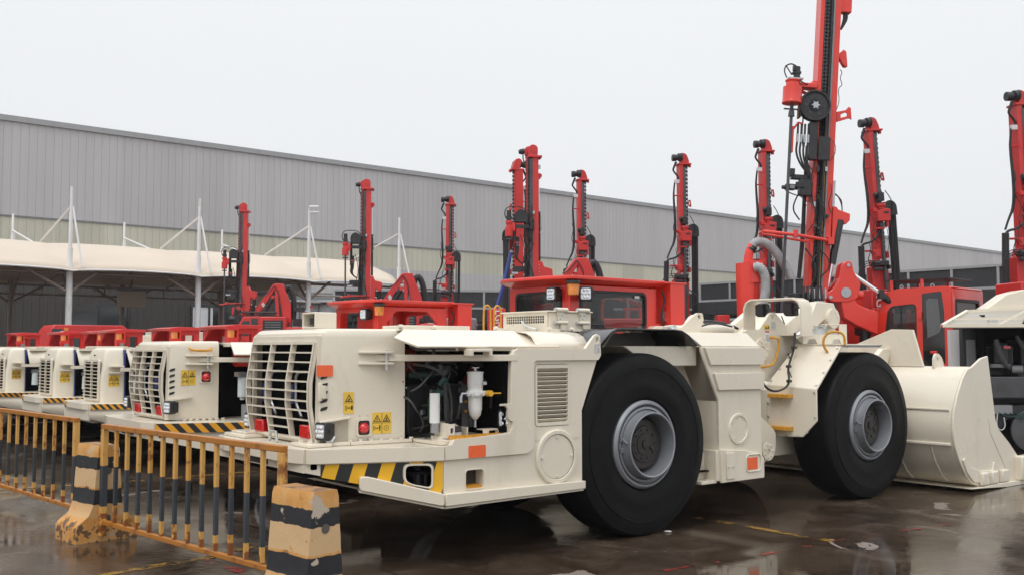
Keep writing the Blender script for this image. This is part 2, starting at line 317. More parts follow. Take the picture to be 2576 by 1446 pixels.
    def strip(s, path, z0, z1, th, side=1):
        """vertical wall strip following a plan path; z0/z1 numbers or lists"""
        for i, (a, b) in enumerate(zip(path, path[1:])):
            za = (z0[i], z0[i + 1]) if isinstance(z0, (list, tuple)) else (z0, z0); zb = (z1[i], z1[i + 1]) if isinstance(z1, (list, tuple)) else (z1, z1)
            dx, dy = b[0] - a[0], b[1] - a[1]; l = math.hypot(dx, dy); nx, ny = dy / l * th * side, -dx / l * th * side
            v = [(a[0], a[1], za[0]), (b[0], b[1], za[1]), (b[0], b[1], zb[1]), (a[0], a[1], zb[0])]
            v += [(p[0] + nx, p[1] + ny, p[2]) for p in v]
            s._a(v, [(0, 1, 2, 3), (7, 6, 5, 4), (0, 4, 5, 1), (1, 5, 6, 2), (2, 6, 7, 3), (3, 7, 4, 0)])
        return s
    def ob(s, name, mats, parent=None, bevel=0., label=None, smooth=.6):
        me = bpy.data.meshes.new(name); me.from_pydata(s.v, [], s.f)
        for q in ([mats] if isinstance(mats, str) else mats): me.materials.append(MT[q])
        if not isinstance(mats, str): me.polygons.foreach_set('material_index', s.mi)
        import bmesh
        bm = bmesh.new(); bm.from_mesh(me); bmesh.ops.remove_doubles(bm, verts=bm.verts, dist=1e-5)
        bmesh.ops.recalc_face_normals(bm, faces=bm.faces); bm.to_mesh(me); bm.free()
        me.polygons.foreach_set('use_smooth', [True] * len(me.polygons))
        me.set_sharp_from_angle(angle=smooth); me.update()
        o = bpy.data.objects.new(name, me); COL.objects.link(o)
        if bevel:
            b = o.modifiers.new('bevel', 'BEVEL'); b.width = bevel; b.segments = 2; b.limit_method = 'ANGLE'; b.angle_limit = R(35); b.harden_normals = False
        if parent is not None: o.parent = parent
        if label: o['label'] = label
        return o
def tag(o, label, cat, group=None, kind=None):
    if label: o['label'] = label
    if cat: o['category'] = cat
    if group: o['group'] = group
    if kind: o['kind'] = kind
    return o
def struct(o): o['kind'] = 'structure'; return o
def empty(name, loc, rz=0, label=None, cat=None, group=None):
    o = bpy.data.objects.new(name, None); COL.objects.link(o); o.location = loc; o.rotation_euler = (0, 0, rz); o.empty_display_size = .3
    return tag(o, label, cat, group)
def dup(root, loc, rz, label, group=None, skip=(), tilt=None):
    r = root.copy(); COL.objects.link(r); r.location = loc; r.rotation_euler = tilt or (0, 0, rz); r['label'] = label
    if group: r['group'] = group
    for ch in [o for o in bpy.data.objects if o.parent == root]:
        if ch.name.split('.')[0] in skip: continue
        c = ch.copy(); COL.objects.link(c); c.parent = r
        for g in [o for o in bpy.data.objects if o.parent == ch]:
            d = g.copy(); COL.objects.link(d); d.parent = c
    return r
# plan frame shared by the parked machines: local x = their length, y = across, away from the camera
TH = math.atan((4450 - CX) / F); AX = (math.sin(TH), math.cos(TH)); LX = (-AX[1], AX[0]); RZ = math.pi / 2 - TH
OX, OY = 1.2303, 9.2639
def W(x, y, z=0): return (OX + x * AX[0] + y * LX[0], OY + x * AX[1] + y * LX[1], z)
def ray(px, py):
    a = (px - CX) / F; b = (CY - py) / F; c, s = math.cos(PIT), math.sin(PIT); return (a, c - b * s, s + b * c)
def at(px, py, Y):
    r = ray(px, py); t = Y / r[1]; return Vector((r[0] * t, Y, HC + r[2] * t))
def gr(px, py, z=0):
    r = ray(px, py); t = (z - HC) / r[2]; return Vector((r[0] * t, r[1] * t, z))
def rrect(x0, x1, z0, z1, r, n=4):
    q = []
    for cx, cz, a0 in ((x1 - r, z1 - r, 0), (x0 + r, z1 - r, 90), (x0 + r, z0 + r, 180), (x1 - r, z0 + r, 270)):
        for i in range(n + 1): a = R(a0 + 90 * i / n); q.append((cx + r * math.cos(a), cz + r * math.sin(a)))
    return q
def circ(cx, cz, r, n=24, rz=None): return [(cx + r * math.cos(6.28318 * i / n), cz + (rz or r) * math.sin(6.28318 * i / n)) for i in range(n)]
def rnd(poly, r, n=4):
    """round every corner of a polygon"""
    q = []; m = len(poly)
    for i in range(m):
        p = Vector(poly[i]); a = Vector(poly[i - 1]); b = Vector(poly[(i + 1) % m])
        ra = min(r, (a - p).length * .45); rb_ = min(r, (b - p).length * .45); s_, e_ = p + (a - p).normalized() * ra, p + (b - p).normalized() * rb_
        for k in range(n + 1): t = k / n; v = s_ * (1 - t) ** 2 + p * 2 * t * (1 - t) + e_ * t * t; q.append((v.x, v.y))
    return q

# ------------------------------------------------------------------ ground, painted lines
g = M(); g._a([(-240, -20, 0), (240, -20, 0), (240, 300, 0), (-240, 300, 0)], [(0, 1, 2, 3)])
struct(g.ob('ground', 'wet_concrete'))
def line(name, pts, wd, m, z=.004):
    q = M()
    for a, b in zip(pts, pts[1:]):
        d = Vector((b[0] - a[0], b[1] - a[1])).normalized(); n = Vector((-d.y, d.x)) * wd / 2
        q._a([(a[0] + n.x, a[1] + n.y, z), (b[0] + n.x, b[1] + n.y, z), (b[0] - n.x, b[1] - n.y, z), (a[0] - n.x, a[1] - n.y, z)], [(0, 1, 2, 3)])
    return struct(q.ob(name, m))
def gp(*a): return [gr(*p) for p in a]
line('road_marking_yellow', gp((250, 1446), (520, 1402), (640, 1372)), .12, 'line_yellow')
line('road_marking_yellow', gp((1745, 1300), (2095, 1361)), .10, 'line_yellow')
line('road_marking_yellow', gp((700, 1180), (300, 1212), (-60, 1235)), .11, 'line_yellow')
line('road_marking_yellow', gp((1780, 1160), (2010, 1178)), .10, 'line_yellow')
line('road_marking_red', gp((2095, 1361), (2576, 1292)), .04, 'line_red', .008)
line('road_marking_red', gp((1640, 1440), (1830, 1410), (2095, 1363)), .05, 'line_red')
line('road_marking_red', gp((480, 1400), (640, 1446)), .10, 'line_red')
line('road_marking_red', gp((300, 1262), (700, 1230)), .03, 'line_red', .008)

# ------------------------------------------------------------------ warehouse
WB = math.radians(50.1); WD = (math.sin(WB), math.cos(WB)); WX, WY = -26.75, 52.
wh = empty('warehouse', (WX, WY, 0), math.pi / 2 - WB, 'long grey corrugated warehouse with a pale band across it, filling the background', 'warehouse')
def wt(px, v=0.):   # parameter along the wall line shifted v metres towards the camera
    x0, y0 = WX + v * WD[1], WY - v * WD[0]; k = (px - CX) / F
    return (k * y0 - x0) / (WD[0] - k * WD[1])
T0, T1 = -45., 150.
M().bx(T0, T1, 0, .3, 8.70, 13.72).ob('upper_wall', 'cladding', wh)
M().bx(T0, T1, .03, .3, 7.10, 8.70).ob('translucent_band', 'band_cladding', wh)
M().bx(T0, T1, 0, .3, 5.3, 7.10).ob('middle_wall', 'cladding', wh)
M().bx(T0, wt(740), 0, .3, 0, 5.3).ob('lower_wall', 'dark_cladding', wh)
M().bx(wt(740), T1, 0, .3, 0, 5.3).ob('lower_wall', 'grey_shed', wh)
M().bx(T0, T1, -.12, .35, 13.72, 14.02).ob('gutter', 'rail_grey', wh)
M().bx(T0, T1, -.03, .0, 8.66, 8.74).ob('flashing', 'mid_grey', wh)
M().prism([(.36, 13.7), (30, 16.6), (60, 13.7)], 'x', T0, T1).ob('roof', 'mid_grey', wh)
M().bx(T1 - .3, T1, .3, 60, 0, 13.9).ob('end_wall', 'cladding', wh); M().bx(T0, T0 + .3, .3, 60, 0, 13.9).ob('end_wall', 'cladding', wh)
def window(x0, x1, z0, z1, cols, rows, glass='glass_dark', bright=()):
    q = M(); t = .12
    q.bx(x0, x1, -.12, 0, z0, z0 + t).bx(x0, x1, -.12, 0, z1 - t, z1)
    for i in range(cols + 1): x = x0 + (x1 - x0 - t) * i / cols; q.bx(x, x + t, -.11, 0, z0 + t, z1 - t)
    for j in range(1, rows): z = z0 + (z1 - z0) * j / rows; q.bx(x0 + t, x1 - t, -.10, 0, z, z + t)
    f = q.ob('window_frame', 'black_paint', wh)
    M().bx(x0 + .05, x1 - .05, -.04, -.02, z0 + .05, z1 - .05).ob('pane', glass, f)
window(wt(172), wt(325), 1.2, 4.15, 2, 2); window(wt(478), wt(612), 1.2, 4.3, 3, 2)
m_ = M().bx(wt(483), wt(534), -.07, -.05, 3.0, 4.15).ob('sky_reflection_pane', 'light_grey', wh)  # pale panel stands for the sky reflected in this pane

# ------------------------------------------------------------------ membrane canopy in front of it
c0 = at(0, 662, 30.2); CRZ = math.pi / 2 - math.radians(51.7); CD = (math.sin(math.radians(51.7)), math.cos(math.radians(51.7)))
cn = empty('membrane_canopy', (c0.x, c0.y, 0), CRZ, 'cream tensioned membrane canopy with curved bays in front of the warehouse', 'canopy')
def ct(px, v=0.):
    x0, y0 = c0.x - v * CD[1], c0.y + v * CD[0]; k = (px - CX) / F; return (k * y0 - x0) / (CD[0] - k * CD[1])
ms = [ct(172, .6), ct(497, .6), ct(775, .6), ct(1003, .6)]
sp = ms[1] - ms[0]; lines_ = [ms[0] - 2 * sp, ms[0] - sp] + ms
prof = [(0, 4.28), (.5, 4.50), (1.1, 4.78), (2.2, 5.12), (3.3, 5.38), (4.5, 5.5), (5.6, 5.42), (6.8, 5.15), (8.0, 4.8), (9.2, 4.35)]
rg = []
for a, b in zip(lines_, lines_[1:]):
    for i in range(0, 13 if b == lines_[-1] else 12):
        u = i / 12; x = a + (b - a) * u; arch = math.sin(math.pi * u) ** .55 if 0 < u < 1 else 0
        rg.append([(x, v + (.25 * (1 - arch) if v < 1 else 0), z - (1 - arch) * (.02 + .13 * math.exp(-((v - 1.6) / 1.6) ** 2) + .06 * (v > 4))) for v, z in prof])
q = M().loft(rg, False); me_ = q.ob('membrane', 'membrane', cn, smooth=1.2)
sol = me_.modifiers.new('thickness', 'SOLIDIFY'); sol.thickness = .03
edge = [(r[0][0], r[0][1] - .01, r[0][2] - .02) for r in rg]; M().tube(edge, .03, 6).ob('edge_pipe', 'post_white', cn)
for k, x in enumerate(lines_):
    for v, nm in ((.6, 'post_white'), (9.0, 'post_brown')):
        if x > ms[2] + 1 and v > 1: continue
        if k < 5: M().cyl((x, v, 0), (x, v, 4.4), .10, n=18).ob('column', nm, cn)
        o = M().cyl((x, v, 4.5), (x, v, 6.1), .06, n=12).cyl((x, v, 6.1), (x, v, 6.95), .042, n=10).cyl((x, v, 4.35), (x, v, 4.95), .085, n=12).ob('mast', 'post_white', cn)
        M().tube([(x, v, 6.3), (x, v + (3.9 if v < 1 else -3.6), 5.5)], .034, 8).tube([(x + .05, v, 6.3), (x + .25, v + (-.5 if v < 1 else .4), 4.3)], .032, 8).ob('stay_rod', 'post_white', cn)
    if k < 5:
        for v in (.6, 9.0): M().tube([(x, v, 3.5), (x + (1.3 if v > 1 else .9), v, 4.25)], .05, 6).tube([(x, v, 3.5), (x - 1.3, v, 4.25)], .05, 6).tube([(x, v, 3.5), (x, v + (1.2 if v < 1 else -1.2), 4.4)], .05, 6).ob('brace', 'post_brown', cn)
for v, z in ((.7, 4.15), (3.3, 4.55), (6.0, 4.5), (9.0, 4.2), (9.0, 3.85)): M().tube([(lines_[0], v, z), (ms[2] + 6, v, z)], .045, 6).ob('purlin', 'post_brown', cn)
for i in range(22): x = lines_[0] + i * 2.4; M().tube([(x, .7, 4.15), (x, 4.5, 4.75), (x, 9.0, 4.2), (x, 9.0, 3.85)], .03, 5).ob('rafter', 'post_brown', cn) if x < ms[2] + 2 else None
fl = at(779, 540, 36.4); t_ = ms[2]
q = empty('floodlight', W(0, 0), 0, 'twin floodlight head on top of the canopy mast beside the leftmost tall red drill mast', 'floodlight')
q.location = (c0.x + t_ * CD[0] - .6 * CD[1], c0.y + t_ * CD[1] + .6 * CD[0], 6.95)
M().rb((.18, -.05, .05), (.34, .12, .11), (.4, 0, 0)).rb((.2, -.05, -.16), (.34, .12, .11), (.4, 0, 0)).ob('lamp_housing', 'light_grey', q); M().cyl((0, 0, -.25), (0, 0, .1), .03).ob('bracket', 'light_grey', q)
# speaker boxes hanging under the canopy
for px in (330, 640):
    tt = ct(px, 8); o = empty('sign_box', (c0.x + tt * CD[0] - 8 * CD[1], c0.y + tt * CD[1] + 8 * CD[0], 3.75), CRZ, 'cream box hanging under the canopy, %s' % ('the left one of the two' if px < 500 else 'half behind the leftmost drill mast'), 'box', 'boxes hanging under the canopy')
    M().bx(-.55, .55, -.08, .08, -.35, .3).ob('casing', 'membrane', o, bevel=.02); M().bx(-.6, .6, -.1, .1, .31, .4).cyl((0, 0, .4), (0, 0, .8), .03).ob('hanger', 'mid_grey', o)
# ------------------------------------------------------------------ dark sheds behind the rigs
def shed(name, pa, pb, h, label, bays):
    L_ = (pb - pa).length; a = math.atan2(pb.y - pa.y, pb.x - pa.x); o = empty(name, (pa.x, pa.y, 0), a, label, 'shed')
    M().bx(0, L_, .02, .10, h - .82, h - .06).ob('parapet_panel', 'dark', o)
    q = M().bx(0, L_, -.06, .06, h - .06, h + .04).bx(0, L_, -.06, .06, h - .92, h - .82)
    for i in range(bays + 1): x = (L_ - .1) * i / bays; q.bx(x, x + .1, -.05, .0, h - .82, h - .06)
    q.ob('parapet_rail', 'rail_grey', o)
    M().bx(0, L_, -.3, 5, h - 1.55, h - .93).ob('roof_slab', 'dark', o)
    q = M()
    for i in range(bays * 2 + 1): x = (L_ - .15) * i / (bays * 2); q.bx(x, x + .12, -.1, .02, 0, h - 1.55)
    q.bx(0, L_, -.05, .0, h - 2.1, h - 2.0); q.ob('frame', 'dark_grey', o)
    M().bx(0, L_, 5, 5.1, 0, h - 1.55).ob('back_wall', 'grey_shed', o)
    return o
pa, pb = at(838, 735, 49.), at(1930, 735, 52.)
shed('open_shed', Vector((pa.x, pa.y)), Vector((pb.x, pb.y)), 4.6, 'low black open shed with a level pale-railed parapet, behind the middle drill rigs', 12)
pa, pb = at(1760, 712, 50.), at(2640, 655, 37.2)
shed('open_shed', Vector((pa.x, pa.y)), Vector((pb.x, pb.y)), 4.95, 'black open shed whose railed parapet slants up behind the large red cab at right', 9)
o = empty('site_cabin', tuple(at(735, 876, 47.)), 0, 'pale grey panelled cabin beside the end of the canopy', 'cabin'); o.location.z = 0
M().bx(0, 1.75, 0, 4, 0, 3.9).ob('wall', 'pale_panel', o); M().bx(-.1, 1.9, -.2, 4, 3.9, 4.0).ob('roof', 'light_grey', o); M().bx(.3, .36, -.03, 0, 0, 3.8).bx(1.2, 1.26, -.03, 0, 0, 3.8).ob('post', 'mid_grey', o)

# ------------------------------------------------------------------ underground loaders
def Tplane(p, q):   # matrix: local x along plan p->q, local y = outward normal*-1 (into the body), z up
    d = (Vector((q[0], q[1], 0)) - Vector((p[0], p[1], 0))).normalized(); n = Vector((-d.y, d.x, 0))
    return Matrix(((d.x, n.x, 0, p[0]), (d.y, n.y, 0, p[1]), (0, 0, 1, 0), (0, 0, 0, 1)))
def sticker(parent, T, w, h, cells):
    """yellow warning plate; T places its lower left corner, local x right, y into the body, z up. cells: list of columns of (top, bottom) pictograms"""
    o = M(T); o.bx(0, w, -.004, 0, 0, h); o.m = 1; n = len(cells); cw = w / n
    for i, (a, b) in enumerate(cells):
        x = cw * (i + .5); zt = h * .55; s = min(cw * .42, h * .2); y0, y1 = -.006, -.0035
        tri = [(x - s, zt), (x + s, zt), (x, zt + 1.75 * s)]; k = .72; cz = zt + .58 * s
        inn = [(x + (p[0] - x) * k, cz + (p[1] - cz) * k) for p in tri]; o.prism(tri, 'y', y0, y1, [inn])
        if a == 'hand': o.prism([(x - .35 * s, zt + .3 * s), (x, zt + .25 * s), (x + .3 * s, zt + .5 * s), (x + .05 * s, zt + .95 * s), (x - .1 * s, zt + .6 * s)], 'y', y0, y1)
        elif a == 'bolt': o.prism([(x - .1 * s, zt + .2 * s), (x + .25 * s, zt + .75 * s), (x, zt + .7 * s), (x + .1 * s, zt + 1.15 * s), (x - .25 * s, zt + .55 * s), (x, zt + .6 * s)], 'y', y0, y1)
        else: o.prism([(x - .5 * s, zt + .22 * s), (x + .5 * s, zt + .22 * s), (x + .5 * s, zt + .32 * s), (x - .5 * s, zt + .32 * s)], 'y', y0, y1).prism([(x - .2 * s, zt + .4 * s), (x + .1 * s, zt + .4 * s), (x + .25 * s, zt + .9 * s), (x, zt + 1.05 * s)], 'y', y0, y1)
        zb = h * .26
        if b == 'ring':
            for q in range(8): an = q * .785; o.prism([(x + s * .62 * math.cos(an + d) * r, zb + s * .62 * math.sin(an + d) * r) for d, r in ((0, .8), (.35, .8), (.35, 1.1), (0, 1.1))], 'y', y0, y1)
            o.prism(circ(x, zb, s * .14, 8), 'y', y0, y1)
        else:
            bxr = lambda a0, a1, c0, c1: o.bx(x + a0 * s, x + a1 * s, y0, y1, zb + c0 * s, zb + c1 * s)
            bxr(-.95, -.88, -.5, .5); bxr(-.6, -.53, -.5, .5); bxr(-.88, -.6, .43, .5); bxr(-.88, -.6, -.5, -.43)
            bxr(-.3, .25, -.05, .05); o.prism([(x + .1 * s, zb - .22 * s), (x + .38 * s, zb), (x + .1 * s, zb + .22 * s)], 'y', y0, y1); o.prism([(x - .2 * s, zb - .22 * s), (x - .45 * s, zb), (x - .2 * s, zb + .22 * s)], 'y', y0, y1)
            if b == 'man': o.prism(circ(x + .7 * s, zb + .6 * s, .15 * s, 8), 'y', y0, y1); bxr(.5, .9, .0, .42); bxr(.57, .68, -.6, .0); bxr(.73, .84, -.6, .0)
            else: bxr(.5, .95, -.45, .1); [bxr(.5 + .12 * q, .58 + .12 * q, .1, .5 + .08 * (q in (1, 2))) for q in range(4)]
        o.bx(cw * i, cw * i + .003, y0, y1, 0, h) if i else None
    o.bx(0, w, -.006, -.0035, h * .495, h * .505)
    return o.ob('warning_sticker', ['sticker_yellow', 'hazard_black'], parent)
def worklamp(parent, p, rz=0., s=.1, name='work_lamp'):
    """LED lamp facing local -x turned by rz"""
    T = Matrix.Translation(p) @ Matrix.Rotation(rz, 4, 'Z'); o = M(T)
    o.prism(rnd([(-.5 * s * 1.0, -.55 * s), (.5 * s, -.55 * s), (.5 * s, .55 * s), (-.5 * s, .55 * s)], .2 * s), 'x', 0, .55 * s); o.prism(rnd([(-.35 * s, -.45 * s), (.35 * s, -.45 * s), (.35 * s, .45 * s), (-.35 * s, .45 * s)], .1 * s), 'x', .55 * s, .9 * s)
    o.bx(.3 * s, .5 * s, -.6 * s, .6 * s, -.1 * s, .1 * s)
    b = o.ob(name, 'dark', parent, bevel=.004)
    l = M(T).prism(rnd([(-.38 * s, -.42 * s), (.38 * s, -.42 * s), (.38 * s, .42 * s), (-.38 * s, .42 * s)], .15 * s), 'x', -.05 * s, .01)
    for i in range(3):
        for j in range(2 + (i % 2)): l.sph((-.05 * s, (j - (1 + i % 2) / 2) * .26 * s, (i - 1) * .27 * s), .11 * s, 8)
    l.ob('lens', 'led', b)
    return b
def wheel(parent, c, side, r=.84, w=.50, name='wheel'):
    """side -1: outer face towards -y"""
    cx, cy, cz = c; e = empty(name, (cx, cy, cz)); e.parent = parent
    s = -side; ri = .40
    pr = [(ri, .03), (ri + .03, .0), (ri + .10, -.015), (.56, -.02), (.60, -.012), (.66, -.018), (.70, -.016), (.702, -.021), (.712, -.021), (.714, -.013), (.74, -.012), (.775, -.004), (r - .022, .008), (r - .006, .028), (r, .055), (r, w * .5), (r, w - .09), (r - .02, w - .03), (r - .08, w), (.6, w + .01), (ri, w - .03)]
    M().lathe([(a, h * s) for a, h in pr], (0, 0, 0), 'y', 96).ob('tyre', 'tyre', e, smooth=.5)
    fl = [(.405, .035), (.405, .0), (.385, -.022), (.37, -.022), (.365, .005), (.345, .02), (.345, -.012), (.325, -.015), (.318, .005), (.312, -.015), (.303, -.06), (.300, -.10), (.290, -.104), (.280, -.098), (.272, -.05), (.262, .10), (.262, .2)]
    rm = M().lathe([(a, h * s) for a, h in fl], (0, 0, 0), 'y', 64)
    for a0 in (2.9, 3.2): rm.prism([(.30 * math.cos(a0), .30 * math.sin(a0)), (.345 * math.cos(a0), .345 * math.sin(a0)), (.345 * math.cos(a0 + .12), .345 * math.sin(a0 + .12)), (.30 * math.cos(a0 + .12), .30 * math.sin(a0 + .12))], 'y', -.03 * s, .02 * s)
    rm.tube([(-.31, -.02 * s, .07), (-.33, -.06 * s, .05), (-.31, -.08 * s, .03)], .009, 6)
    rm.ob('rim', 'rim_grey', e, smooth=.5)
    hb = [(.262, .12), (.235, .10), (.232, .03), (.222, .02), (.17, .018), (.165, .008), (.105, .006), (.10, -.002), (.045, -.004), (.043, -.016), (.001, -.018)]
    h_ = M().lathe([(a, h * s) for a, h in hb], (0, 0, 0), 'y', 48)
    for i in range(10): a = i * .628; h_.cyl((.135 * math.cos(a), .01 * s, .135 * math.sin(a)), (.135 * math.cos(a), -.002 * s, .135 * math.sin(a)), .011, n=6)
    h_.cyl((.07, 0, -.03), (.085, -.02 * s, -.045), .016, n=8); h_.ob('hub', 'hub_brown', e, smooth=.5)
    return e
def bolt(o, p, ax='y', r=.013, h=.012):
    d = {'x': (-h, 0, 0), 'y': (0, -h, 0), 'z': (0, 0, h)}[ax]; o.cyl(p, tuple(a + b for a, b in zip(p, d)), r, n=6)
HP = [(-3.03, .62), (-2.78, .565), (-2.25, .50)]      # plan of the hood's near side
def ob1(L, mt, *a): q = M(); bolt(q, *a); return q.ob('bolt', mt, L)
def hood(L, zt=1.88, zb=.965, yc=1.25, P=None, gy=(.67, 1.83), gz=(1.0, 1.765), slat=9, bulge=True, cols=3, mt='cream'):
    P = P or HP; far = [(x, 2 * yc - y) for x, y in reversed(P)]; xf = P[2][0]
    def ring(ins, z, lean): return [(x + (ins if x < xf - .05 else 0) + (lean if x < -2.9 else 0), y + (ins if y < yc else -ins), z) for x, y in P + far]
    def rg(ins, z, lean):
        pts = ring(ins, z, lean); q = rnd([(p[0], p[1]) for p in pts], .045, 3); return [(a, b, z) for a, b in q]
    rings = [rg(0, zb, 0), rg(0, zb + .4, .005), rg(.008, zt - .07, .012), rg(.012, zt - .035, .014), rg(.024, zt - .012, .022), rg(.045, zt, .03)]
    # the faces behind the grille stay open: drop those whose centre lies on the rear plane within the grille
    q = M(); n = len(rings[0]); vs = [p for r in rings for p in r]; fs = []
    for i in range(len(rings) - 1):
        for j in range(n):
            k = (j + 1) % n; a = rings[i][j]; b = rings[i][k]
            if a[0] < -2.9 and b[0] < -2.9 and abs(a[1] - b[1]) > .6 and i < 2: continue
            if a[0] > xf - .06 and b[0] > xf - .06: continue
            fs.append([i * n + j, i * n + k, (i + 1) * n + k, (i + 1) * n + j])
    fs.append([(len(rings) - 1) * n + j for j in range(n)]); q._a(vs, fs)
    # rear wall with the grille opening
    y0, y1 = P[0][1] + .01, 2 * yc - P[0][1] - .01
    q.prism([(y0, zb), (y1, zb), (y1, zt - .06), (y0, zt - .06)], 'x', P[0][0] + .008, P[0][0] + .035, [[(gy[0], gz[0]), (gy[1], gz[0]), (gy[1], gz[1]), (gy[0], gz[1])]])
    h = q.ob('hood', mt, L, smooth=.45)
    # louvre holes in the chamfer, drawn as recessed dark slots
    T = Tplane(P[0], P[1]); s = M(T)
    for i in range(5 if bulge else 2):
        z = (1.475 - .062 * i) if bulge else 1.5 - .25 * i
        s.prism(rnd([(.02, z), (.075, z + .012), (.085, z + .04), (.03, z + .028)], .014, 3), 'y', -.003, .02)
    s.ob('louvre_slots', 'dark', h)
    # grille
    xb = lambda z: -3.045 - (.065 * max(0, 1 - abs((z - 1.36) / .40)) if bulge else .0)
    bb = []; zz = [gz[1], 1.66, 1.45, 1.27, 1.10, gz[0]] if bulge else [gz[1], gz[0]]
    gr_ = empty('grille', (0, 0, 0)); gr_.parent = h
    for i in range(cols + 1):
        y = gy[0] + (gy[1] - gy[0]) * i / cols; wd = .010
        pf = [(xb(z) - (0.0), z) for z in zz] + [(xb(z) + (.045 if 0 < i < cols else .04), z) for z in reversed(zz)]
        o = M(); o.prism(pf, 'y', y - wd, y + wd)
        if i in (0, cols): sg = 1 if i == 0 else -1; o.prism([(xb(z) + .002, z) for z in zz] + [(xb(z) + .012, z) for z in reversed(zz)], 'y', y - .01, y + sg * .005)
        o.ob('upright', mt, gr_)
    for i in range(slat + 2):
        z = gz[0] + (gz[1] - gz[0]) * i / (slat + 1); t = .006 if 0 < i < slat + 1 else .011
        x0 = xb(z) + .002; dd = .035
        if i == 1 and cols == 3:
            yy = (gy[0] + (gy[1] - gy[0]) / 3, gy[1] - (gy[1] - gy[0]) / 3)
        else: yy = gy
        M().bx(x0, x0 + dd, yy[0], yy[1], z - t, z + t).ob('slat', mt, gr_)
    # behind the grille: radiator, pipes
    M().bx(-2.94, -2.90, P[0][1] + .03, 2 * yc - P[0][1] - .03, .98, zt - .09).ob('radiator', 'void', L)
    for y in (yc - .12, yc + .36): M().tube([(-2.965, y - .2, 1.53), (-2.965, y - .12, 1.53), (-2.965, y, 1.52), (-2.965, y, 1.36), (-2.965, y, 1.28), (-2.96, y - .1, 1.16)], .013, 6, 1).ob('coolant_pipe', 'steel', L); M().bx(-2.97, -2.94, y + .04, y + .16, 1.26, 1.42).ob('pump', 'blue', L)
    return h
def bracket_arm(L, mt, P0=(-2.62, .62), P1=(-2.40, .53), z=1.645, e1=(-1.50, -.02)):
    for zz in (z + .045, z - .045):
        M().prism([(P0[0] - .10, P0[1] + .01), (P1[0] - .02, P1[1] + .02), (P1[0] - .04, P1[1] - .09), (P0[0] - .08, P0[1] - .08)], 'z', zz - .009, zz + .009).ob('hinge_bracket', mt, L, bevel=.003)
    M().prism(rnd([(P0[0] + .06, P0[1] - .07), (P0[0] + .06, P0[1] - .03), (-1.7, e1[1] + .06), (e1[0] - .02, e1[1] + .03), (e1[0] - .02, e1[1] - .01), (-1.75, e1[1] + .0)], .03), 'z', z - .026, z + .026).ob('cover_arm', mt, L, bevel=.004)
    q = M(); q.cyl((P1[0] - .08, P1[1] - .04, z - .1), (P1[0] - .08, P1[1] - .04, z + .062), .014, n=10).ob('pin', 'zinc', L)
def rearlights(L, z=1.06, ys=(.79, 1.65), x=-3.06):
    for y in ys:
        b = M().bx(x + .0, x + .06, y - .085, y + .085, z - .055, z + .055).ob('tail_light', 'lens_red', L, bevel=.012)
        q = M()
        for i in range(4):
            for j in range(4): q.bx(x - .004, x, y - .05 + j * .028, y - .05 + j * .028 + .02, z - .045 + i * .024, z - .045 + i * .024 + .016)
        q.ob('led_cells', 'lens_red', b)
